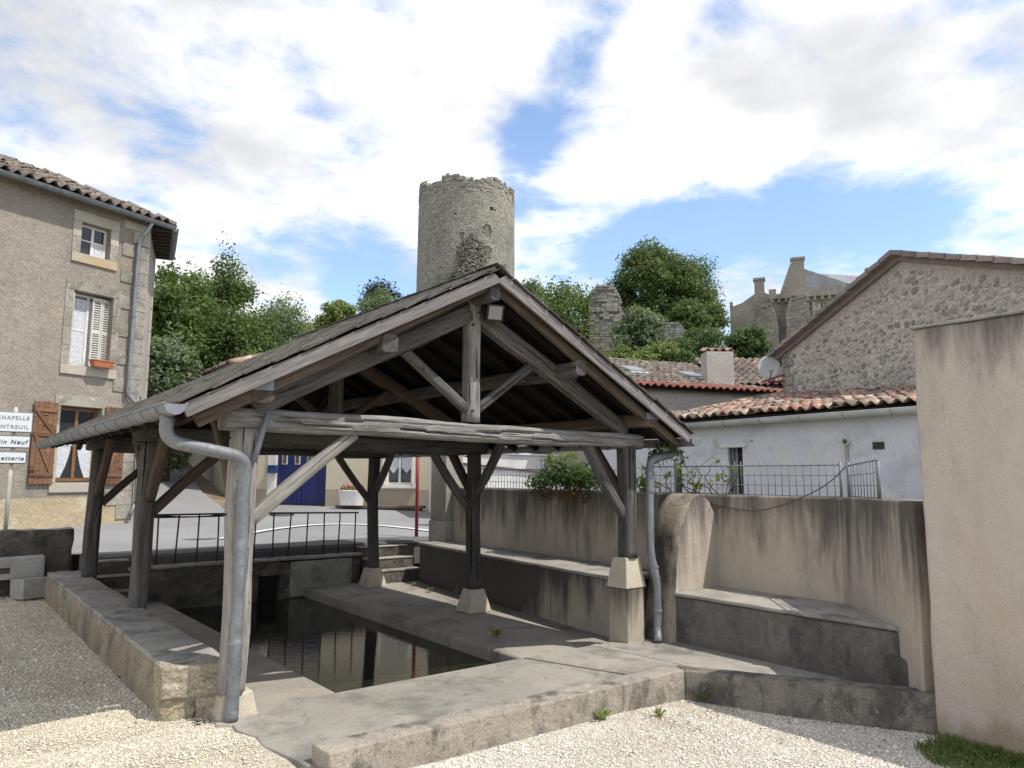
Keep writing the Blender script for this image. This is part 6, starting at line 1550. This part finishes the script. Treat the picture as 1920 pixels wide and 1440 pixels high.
# ---- grey rendered house with skylit tile roof, chimney
def grey_house():
    e0, e1 = Vector((12.6, 12.33, 3.9)), Vector((17.9, 10.70, 3.9)); x = (e1 - e0).normalized(); bk = Vector((-x.y, x.x, 0))
    o = root('grey_house', (15, 11.5, 0), 'grey rendered house with red eave tiles and two skylights', 'house')
    m = Matrix.Translation((e0.x, e0.y, 0)) @ Matrix.Rotation(math.atan2(x.y, x.x), 4, 'Z'); L_ = (e1 - e0).length
    box('wall', (0.0, 0.15, 0), (L_, 0.55, 3.86), M['grey_render'], o, 0, m)
    box('end_wall', (0.0, 0.56, 0), (0.4, 3.4, 3.9), M['grey_render'], o, 0, m)
    up = (bk * math.cos(R(19)) + Vector((0, 0, math.sin(R(19))))).normalized()
    V = [m @ Vector(q) for q in ((0, 0.0, 3.90), (L_, 0.0, 3.90), (L_, 3.5, 3.90 + 3.5 * 0.344), (0, 3.5, 3.90 + 3.5 * 0.344), (L_, 7, 3.9), (0, 7, 3.9))]
    V2 = [v - Vector((0, 0, 0.07)) for v in V]
    add('roof_deck', mesh('roof_deck', V + V2, [(0, 1, 2, 3), (3, 2, 4, 5), (6, 9, 8, 7), (0, 6, 7, 1), (9, 11, 10, 8)]), M['wood_dark'], o)
    e0b, e1b = e0 + up * 0.30, e1 + up * 0.30
    tile_roof(o, e0b + Vector((0, 0, 0.01)), e1b + Vector((0, 0, 0.01)), up, 3.4, [M['terra_old'], M['terra_old'], M['terra_old']], 0.20, 0.34, 0.028, None, 41)
    tile_roof(o, e0 - up * 0.08 + Vector((0, 0, 0.02)), e1 - up * 0.08 + Vector((0, 0, 0.02)), up, 0.34, [M['terra_red']], 0.21, 0.34, 0.036, None, 42, pname='eave_tile')
    for (u, v) in ((1.65, 1.9), (3.25, 1.55)):
        mm = Matrix((x, up, x.cross(up))).transposed().to_4x4(); mm.translation = e0 + x * u + up * v + x.cross(up) * 0.09
        sk = box('skylight', (-0.27, -0.36, -0.05), (0.27, 0.36, 0.0), M['zinc'], o, 0.01, mm)
        box('pane', (-0.23, -0.31, 0.002), (0.23, 0.32, 0.008), M['skyglass'], sk, 0, mm)
        box('apron', (-0.30, -0.50, -0.035), (0.30, -0.362, -0.02), M['pvc'], sk, 0, mm)
    mc = Matrix.Translation((16.25, 12.0, 0)) @ Matrix.Rotation(R(-36), 4, 'Z')
    ch = box('chimney', (-0.36, -0.26, 3.6), (0.36, 0.26, 4.98), M['chimney'], o, 0.02, mc)
    ctile = wave_tile('chimney_tile', 0.2, 0.5, 0.04); ctile.materials.append(M['terra'])
    for k in range(4):
        add('chimney_tile', ctile, None, ch, mc @ Matrix.Translation((-0.30 + k * 0.2, -0.25, 5.02 + 0.0)) @ Matrix.Rotation(R(12), 4, 'X'))
    # neighbouring roof to the right
    e2, e3 = Vector((16.9, 11.6, 4.15)), Vector((19.5, 9.6, 4.15)); up2 = Vector((0.55, 0.72, 0.36)).normalized()
    n = root('roof_house', (18, 11, 0), 'small house with sunlit tile roof between the chimney and the barn', 'house')
    xx = (e3 - e2).normalized(); mm = Matrix.Translation((e2.x, e2.y, 0)) @ Matrix.Rotation(math.atan2(xx.y, xx.x), 4, 'Z')
    box('wall', (-0.6, 0.1, 0), (3.4, 0.5, 4.1), M['grey_render'], n, 0, mm)
    V = [e2 - xx * .6, e3, e3 + up2 * 3, e2 - xx * .6 + up2 * 3]; add('roof_deck', mesh('roof_deck', [tuple(v) for v in V] + [tuple(v - Vector((0, 0, .06))) for v in V], [(0, 1, 2, 3), (4, 7, 6, 5), (0, 4, 5, 1)]), M['wood_dark'], n)
    tile_roof(n, e2 - xx * 0.6, e3, up2, 3.0, [M['terra_old'], M['terra_old'], M['terra']], 0.20, 0.34, 0.03, None, 43)
grey_house()
def dish():
    p = BA + BD * -0.40 + Vector((-0.25, -0.1, 3.95))
    o = root('satellite_dish', tuple(p - Vector((0, 0, 0.3))), 'round grey satellite dish on a red-brown bracket at the barn corner', 'satellite dish')
    f = (Vector((0, 0, 1.7)) - p); f = Vector((f.x * 0.9 - 3, f.y - 6, 3)).normalized(); q = f.to_track_quat('Z', 'Y').to_matrix().to_4x4(); q.translation = p
    V = []; F = []; n = 28
    for j in range(6):
        r_ = 0.235 * (j / 5) if j else 0.001
        for k in range(n): a = 2 * math.pi * k / n; V.append((r_ * math.cos(a), r_ * 1.06 * math.sin(a), 0.9 * r_ * r_))
    for j in range(5):
        for k in range(n): F.append((j * n + k, (j + 1) * n + k, (j + 1) * n + (k + 1) % n, j * n + (k + 1) % n))
    back = [(x, y, z - 0.012) for x, y, z in V]; N_ = len(V)
    F2 = F + [tuple(i + N_ for i in reversed(t)) for t in F] + [(5 * n + k, N_ + 5 * n + k, N_ + 5 * n + (k + 1) % n, 5 * n + (k + 1) % n) for k in range(n)]
    add('reflector', mesh('reflector', V + back, F2, True), M['dishmat'], o, q)
    add('arm', mesh('arm', *tube_vf([(0, -0.25, 0.02), (0, -0.12, 0.26)], 0.012, 6)), M['rust'], o, q)
    add('receiver', mesh('receiver', *tube_vf([(0, -0.12, 0.25), (0, -0.09, 0.30)], 0.03, 8)), M['offwhite'], o, q)
    tube('bracket', [p + Vector((0, 0, -0.05)), p + Vector((0.06, 0.05, -0.28)), BA + BD * 0.1 + Vector((0, 0, 3.65))], 0.025, M['rust'], o, 8)
    tube('bracket_strut', [p + Vector((-0.15, 0.1, -0.30)), BA + BD * 0.1 + Vector((0, 0, 3.80))], 0.018, M['rust'], o, 8)
dish()

# ---- mesh fence along the garden wall
def fence(name, pts, z0, z1s, step, label, rails=4):
    a, b = Vector(pts[0]), Vector(pts[1]); L_ = (b - a).length; d = (b - a) / L_
    o = root(name, (a.x, a.y, z0), label, 'fence'); rr = random.Random(int(L_ * 100))
    n = int(L_ / step)
    for k in range(n + 1):
        p = a + d * step * k; t = k / max(1, n); zt = z1s[0] * (1 - t) + z1s[1] * t
        tube('bar', [(p.x, p.y, z0), (p.x + rr.uniform(-.004, .004), p.y + rr.uniform(-.006, .006), zt + 0.05)], 0.0045, M['galv'], o, 5)
    for j in range(rails):
        f = (j + 0.12) / (rails - 1 + 0.12); za, zb = z0 + (z1s[0] - z0) * f, z0 + (z1s[1] - z0) * f
        tube('rail', [(a.x, a.y, za), (b.x, b.y, zb)], 0.0045 if j < rails - 1 else 0.009, M['galv'], o, 5)
    for e in (a, b): tube('post', [(e.x, e.y, z0 - 0.02), (e.x, e.y, z1s[0] + 0.03)], 0.016, M['galv'], o, 6)
fence('mesh_fence', [(7.52, 10.75), (7.29, 6.75)], 1.51, (1.84, 1.80), 0.085, 'galvanised mesh fence on the garden wall behind the trailing bush')
fence('mesh_fence', [(7.28, 6.45), (7.27, 3.92)], 1.51, (1.84, 1.84), 0.085, 'galvanised mesh fence panel on the garden wall right of the buttress')
fence('mesh_fence', [(7.20, 3.80), (6.72, 3.27)], 1.52, (1.83, 1.87), 0.075, 'short mesh fence panel next to the tall rendered wall')
# concrete pillar at the far end of the garden wall
pl = root('concrete_pillar', (7.45, 11.4, 0.4), 'square grey concrete pillar where the garden wall meets the street', 'pillar')
pm = Matrix.Translation((7.42, 11.36, 0)) @ Matrix.Rotation(R(8), 4, 'Z')
box('foot', (-0.21, -0.20, 0.3), (0.23, 0.25, 0.93), M['grey_render'], pl, 0.012, pm)
box('shaft', (-0.19, -0.18, 0.932), (0.21, 0.23, 2.45), M['concrete'], pl, 0.012, pm)
# red pole and manhole
rp = root('red_pole', (7.72, 12.9, 0.5), 'slim red painted pole standing on the pavement behind the wash-house', 'pole')
tube('shaft', [(7.72, 12.9, 0.5), (7.715, 12.9, 2.55)], 0.035, M['red'], rp, 12)
add('cap', mesh('cap', *tube_vf([(7.715, 12.9, 2.552), (7.715, 12.9, 2.58)], [0.037, 0.02], 12)), M['red'], rp)

# ---- direction signs
def signs():
    o = root('sign_post', (1.02, 13.5, 0.5), 'white tubular post carrying three direction signs by the corner house', 'sign post')
    tube('tube', [(1.02, 13.5, 0.5), (1.02, 13.5, 2.66)], 0.03, M['offwhite'], o, 12)
    add('cap', mesh('cap', *tube_vf([(1.02, 13.5, 2.662), (1.02, 13.5, 2.72)], [0.033, 0.02], 12)), M['offwhite'], o)
    def text(s, size, right, z, mat, par, shear=0.0, space=1.22):
        c = bpy.data.curves.new('lettering', 'FONT'); c.body = s; c.size = size; c.align_x = 'RIGHT'; c.shear = shear; c.space_character = space; c.extrude = 0.001
        c.offset = 0.0016
        t = bpy.data.objects.new('tmp', c); COL.objects.link(t)
        me = bpy.data.meshes.new_from_object(t.evaluated_get(bpy.context.evaluated_depsgraph_get())); bpy.data.objects.remove(t)
        me.materials.clear()
        add('lettering', me, mat, par, Matrix.Translation((right, 13.4175, z)) @ Matrix.Rotation(R(90), 4, 'X'))
    def panel(nm, x1, z0, z1, label):
        w = 1.35; g = root(nm, (x1 - w / 2, 13.45, z0), label, 'sign')
        bo = box('border', (x1 - w, 13.43, z0), (x1, 13.455, z1), M['signtext'] if z1 < 2.3 else M['galv'], g, 0.004)
        box('face', (x1 - w + 0.012, 13.42, z0 + 0.012), (x1 - 0.012, 13.4295, z1 - 0.012), M['signwhite'], g, 0.003)
        for zz in (z0 + 0.05, z1 - 0.05): box('clamp', (0.98, 13.456, zz - 0.015), (1.06, 13.535, zz + 0.015), M['galv'], g, 0.004)
        return g
    a = panel('direction_sign', 1.245, 2.335, 2.64, 'upper direction sign with two lines of worn lettering ending ELLE and UIL')
    text('CHAPELLE', 0.078, 1.20, 2.525, M['signfaded'], a); text('MONTREUIL', 0.078, 1.20, 2.39, M['signfaded'], a)
    b = panel('direction_sign', 1.235, 2.10, 2.285, 'middle direction sign reading Moulin Neuf in sloping letters')
    text('Moulin Neuf', 0.09, 1.19, 2.16, M['signtext'], b, 0.22)
    c = panel('direction_sign', 1.205, 1.865, 2.045, 'lowest direction sign reading Déchetterie in sloping letters')
    text('Déchetterie', 0.084, 1.165, 1.92, M['signtext'], c, 0.22)
signs()

# ---- small plants
def shrub_on_wall():
    o = root('trailing_bush', (7.3, 8.0, 1.5), 'bushy green climber spilling over the garden wall with dry brown leaves below', 'shrub')
    r = np.random.default_rng(3)
    cs = [(7.25 + r.uniform(-0.18, 0.12), 7.25 + 1.45 * t, 1.62 + 0.13 * math.sin(t * 3.1) + r.uniform(-0.1, 0.1)) for t in r.random(26)]
    V, Fq = leaf_cloud(cs, [0.13] * len(cs), 2600, 0.028, 9); add('leaves', bigmesh('leaves', V, Fq), M['leaf_b'], o)
    cs = [(7.14 + r.uniform(-0.06, 0.06), 7.45 + 1.1 * t, 1.47 + r.uniform(-0.06, 0.06)) for t in r.random(14)]
    V, Fq = leaf_cloud(cs, [0.075] * len(cs), 420, 0.024, 10); add('dry_leaves', bigmesh('dry_leaves', V, Fq), M['leaf_dry'], o)
    cs = [(7.3 + r.uniform(-0.1, 0.1), 7.75 + 0.75 * t, 1.86 + 0.22 * r.random()) for t in r.random(14)]
    V, Fq = leaf_cloud(cs, [0.08] * len(cs), 420, 0.026, 11); tag(add('young_shoots', bigmesh('young_shoots', V, Fq), M['leaf_d'], o), kind='stuff')
    parts = []
    for k in range(26):
        y = r.uniform(7.3, 8.7); parts.append(tube_vf([(7.3, y, 1.5), (7.26 + r.uniform(-.1, .1), y + r.uniform(-.2, .2), 1.7), (7.25 + r.uniform(-.15, .1), y + r.uniform(-.35, .35), r.uniform(1.75, 2.05))], [0.008, 0.006, 0.003], 5))
    for k in range(5):
        y = r.uniform(7.6, 8.2); parts.append(tube_vf([(7.16, y, 1.5), (7.10, y - 0.03, 1.38), (7.10, y + 0.05, 1.22)], [0.004, 0.003, 0.002], 4))
    add('stems', mesh('stems', *multi(parts)), M['twig'], o)
shrub_on_wall()
def vine():
    o = root('climbing_vine', (7.25, 5.9, 1.5), 'bare climbing vine with sparse bright leaves on the mesh fence above the buttress', 'vine')
    r = np.random.default_rng(8); parts = []; tips = []
    for k in range(16):
        y = r.uniform(5.1, 6.5); p = [(7.24, y, 1.5)]
        yy, zz = y, 1.5
        for j in range(5): yy += r.uniform(-0.16, 0.2); zz += r.uniform(0.02, 0.14); p.append((7.22 + r.uniform(-.05, .03), yy, zz)); tips.append(p[-1])
        parts.append(tube_vf(p, [0.008, 0.007, 0.006, 0.004, 0.003, 0.002], 5))
    pts = [(7.15, 5.75, 1.50), (7.08, 5.55, 1.44), (7.07, 5.2, 1.38), (7.07, 4.85, 1.345), (7.07, 4.55, 1.39), (7.09, 4.2, 1.52), (7.12, 3.95, 1.66), (7.16, 3.8, 1.82)]
    parts.append(tube_vf(fillet(pts, 0.2, 4), 0.006, 5))
    for k in range(26):
        q = Vector(pts[1]).lerp(Vector(pts[3]), r.random()); parts.append(tube_vf([q, q + Vector((r.uniform(-.03, .01), r.uniform(-.08, .08), r.uniform(-.12, .05)))], [0.003, 0.0015], 4))
    add('stems', mesh('stems', *multi(parts)), M['twig'], o)
    V, Fq = leaf_cloud([tips[i] for i in r.integers(0, len(tips), 30)], [0.06] * 30, 210, 0.034, 12); add('leaves', bigmesh('leaves', V, Fq), M['leaf_d'], o)
vine()
def eave_ivy():
    o = root('eave_vine', (6.5, 5.5, 2.0), 'dark leafy vine hanging under the right eave of the wash-house', 'vine')
    r = np.random.default_rng(14)
    cs = [(6.42 + r.uniform(-0.2, 0.2), 5.45 + r.uniform(-0.15, 0.3), 2.03 + r.uniform(-0.12, 0.1)) for _ in range(12)]
    V, Fq = leaf_cloud(cs, [0.07] * 12, 190, 0.030, 15); add('leaves', bigmesh('leaves', V, Fq), M['leaf_a'], o)
    add('stems', mesh('stems', *multi([tube_vf([(6.62, 5.6, 2.1), cs[i], (cs[i][0], cs[i][1] - 0.1, cs[i][2] - 0.15)], 0.004, 4) for i in range(12)])), M['twig'], o)
eave_ivy()
def weed(x, y, z, s, label, kind='d'):
    o = root('weed', (x, y, z), label, 'weed'); r = random.Random(int(x * 1000))
    V = []; F = []
    for k in range(14):
        a = r.uniform(0, 6.28); l_ = s * r.uniform(0.5, 1.1); w_ = l_ * 0.22; d = Vector((math.cos(a), math.sin(a), 0)); t = Vector((-d.y, d.x, 0)); b = Vector((x, y, z)); up = Vector((0, 0, 1)) * l_ * r.uniform(0.4, 1.0)
        i = len(V); V += [b, b + d * l_ * 0.5 + up * 0.8 + t * w_, b + d * l_ + up, b + d * l_ * 0.5 + up * 0.8 - t * w_]; F.append((i, i + 1, i + 2, i + 3))
    add('leaves', mesh('leaves', V, F), M['leaf_' + kind], o)
    add('stem', mesh('stem', *tube_vf([(x, y, z - 0.02), (x, y, z + s * 0.5)], s * 0.04, 5)), M['twig'], o)
for x, y, z, s, lb in ((4.14, 4.19, -0.10, 0.10, 'small weed growing against the middle of the kerb wall'), (5.2, 4.08, -0.10, 0.09, 'weed in the inner corner of the kerb wall'), (5.27, 7.0, -0.09, 0.09, 'dark little weed on the right wash ledge'), (6.37, 10.2, -0.08, 0.08, 'tuft by the bench front near the rear plinth'), (6.5, 10.9, -0.08, 0.08, 'tuft of green at the foot of the steps'), (4.55, 3.98, -0.1, 0.06, 'tiny sprout on the gravel beside the kerb wall'), (1.46, 7.2, -0.01, 0.06, 'tiny moss tuft at the base of the rough wall')):
    weed(x, y, z, s, lb)
# ---- gravel and grass
def pebbles():
    r = np.random.default_rng(17)
    def pts(x0, x1, y0, y1, dens, s0, ok):
        n = int((x1 - x0) * (y1 - y0) * dens); P = np.stack([r.uniform(x0, x1, n), r.uniform(y0, y1, n)], 1)
        P = np.array([p for p in P if ok(p[0], p[1])]); return P, np.full(len(P), s0)
    def okL(x, y):
        if x > 1.46 and y > 5.82 or x > 1.72 and y > 5.66: return False
        e = 1.80 + 0.04 * math.sin(y * 9) if y > 4.3 else 9
        return x < e or (y < 4.25)
    def okR(x, y): return y < 4.22 and (y < 4.22 - max(0, x - 5.12) * 1.72)
    A = [pts(0.2, 2.2, 3.9, 7.0, 5200, 0.0074, okL), pts(-0.2, 1.46, 7.0, 12.9, 1800, 0.009, okL), pts(2.2, 6.0, 1.9, 4.22, 5200, 0.0074, okR)]
    P = np.concatenate([a[0] for a in A]); S = np.concatenate([a[1] for a in A]); n = len(P)
    Z = np.array([gz(x, y) for x, y in P])
    S = S * (0.55 + 0.9 * r.random(n) ** 1.5) * np.where(r.random(n) < 0.03, 1.9, 1.0)
    base = np.array([(1, 0, 0), (0, 1, 0), (-1, 0, 0), (0, -1, 0), (0, 0, 1), (0, 0, -1)], float)
    sc = np.stack([S * r.uniform(0.8, 1.5, n), S * r.uniform(0.7, 1.1, n), S * r.uniform(0.30, 0.55, n)], 1)
    V = base[None] * sc[:, None] * r.uniform(0.8, 1.15, (n, 6, 1))
    a = r.uniform(0, 6.28, n); c, s = np.cos(a)[:, None], np.sin(a)[:, None]
    X = V[:, :, 0] * c - V[:, :, 1] * s; Y = V[:, :, 0] * s + V[:, :, 1] * c
    tl = r.uniform(-0.4, 0.4, n)[:, None]; Zz = V[:, :, 2] + X * tl * 0.6
    V = np.stack([X + P[:, :1], Y + P[:, 1:], Zz + Z[:, None] + sc[:, 2:] * 0.5], 2).reshape(-1, 3)
    f = np.array([(0, 1, 4), (1, 2, 4), (2, 3, 4), (3, 0, 4), (1, 0, 5), (2, 1, 5), (3, 2, 5), (0, 3, 5)])
    F = (f[None] + 6 * np.arange(n)[:, None, None]).reshape(-1, 3)
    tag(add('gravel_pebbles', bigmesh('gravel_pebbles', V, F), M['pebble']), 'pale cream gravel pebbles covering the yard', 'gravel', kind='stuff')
pebbles()
def grass():
    r = np.random.default_rng(23); n = 14000
    P = np.stack([r.uniform(4.6, 6.0, n), r.uniform(0.9, 2.58, n)], 1)
    keep_ = [i for i, (x, y) in enumerate(P) if (x - 4.95) * 0.9 + 0.25 * mnoise.noise(Vector((x * 3, y * 3, 0))) > (y - 1.9) * 0.9 or (x > 5.8 and y > 2.0)]
    P = P[keep_]; n = len(P)
    h = r.uniform(0.015, 0.06, n) * (0.35 + np.clip((P[:, 0] - 4.9), 0, 1)); a = r.uniform(0, 6.28, n); w_ = 0.0035
    d = np.stack([np.cos(a), np.sin(a)], 1); l = r.uniform(0.1, 0.7, n)[:, None] * h[:, None]
    Z = np.array([gz(x, y) for x, y in P])
    b1 = np.c_[P + np.stack([-d[:, 1], d[:, 0]], 1) * w_, Z - 0.005]; b2 = np.c_[P - np.stack([-d[:, 1], d[:, 0]], 1) * w_, Z - 0.005]
    m1 = np.c_[P + d * l * 0.35 - np.stack([-d[:, 1], d[:, 0]], 1) * w_ * .8, Z + h * 0.6]; t = np.c_[P + d * l, Z + h]
    V = np.stack([b1, b2, m1, t], 1).reshape(-1, 3); F = np.arange(4 * n).reshape(n, 4)
    tag(add('grass', bigmesh('grass', V, F), M['grass']), 'tuft of green lawn at the foot of the rendered wall', 'grass', kind='stuff')
    C_ = [(x, y, gz(x, y) + 0.02) for x, y in zip(r.uniform(5.3, 5.95, 26), r.uniform(1.5, 2.4, 26))]
    V, Fq = leaf_cloud(C_, [(0.06, 0.06, 0.03)] * 26, 420, 0.022, 29, flat=2.0)
    tag(add('clover', bigmesh('clover', V, Fq), M['leaf_a']), 'broad-leaved clover and weeds among the grass at bottom right', 'weeds', kind='stuff')
grass()
def litter():
    r = np.random.default_rng(41)
    P = [(r.uniform(4.3, 5.9), r.uniform(2.5, 4.0)) for _ in range(46)] + [(5.0 + r.normal() * 0.18, 3.85 + r.normal() * 0.07) for _ in range(40)] + [(r.uniform(0.6, 1.7), r.uniform(5.0, 8.5)) for _ in range(40)] + [(r.uniform(2.4, 4.6), r.uniform(3.4, 4.1)) for _ in range(24)]
    P = [(x, y) for x, y in P if y < 4.15 - max(0, x - 5.12) * 1.72 or x < 1.44]
    V = []; F = []
    for x, y in P:
        a = r.uniform(0, 6.28); l_ = r.uniform(0.008, 0.022); w_ = l_ * r.uniform(0.25, 0.5); c, s_ = math.cos(a), math.sin(a); z = gz(x, y) + 0.012; i = len(V)
        V += [(x + c * l_, y + s_ * l_, z + r.uniform(0, .008)), (x - s_ * w_, y + c * w_, z + .004), (x - c * l_, y - s_ * l_, z + r.uniform(0, .008)), (x + s_ * w_, y - c * w_, z + .004)]; F.append((i, i + 1, i + 2, i + 3))
    tag(add('leaf_litter', mesh('leaf_litter', V, F), M['leaf_dry']), 'scattered dry leaves and twigs lying on the gravel', 'leaf litter', kind='stuff')
litter()
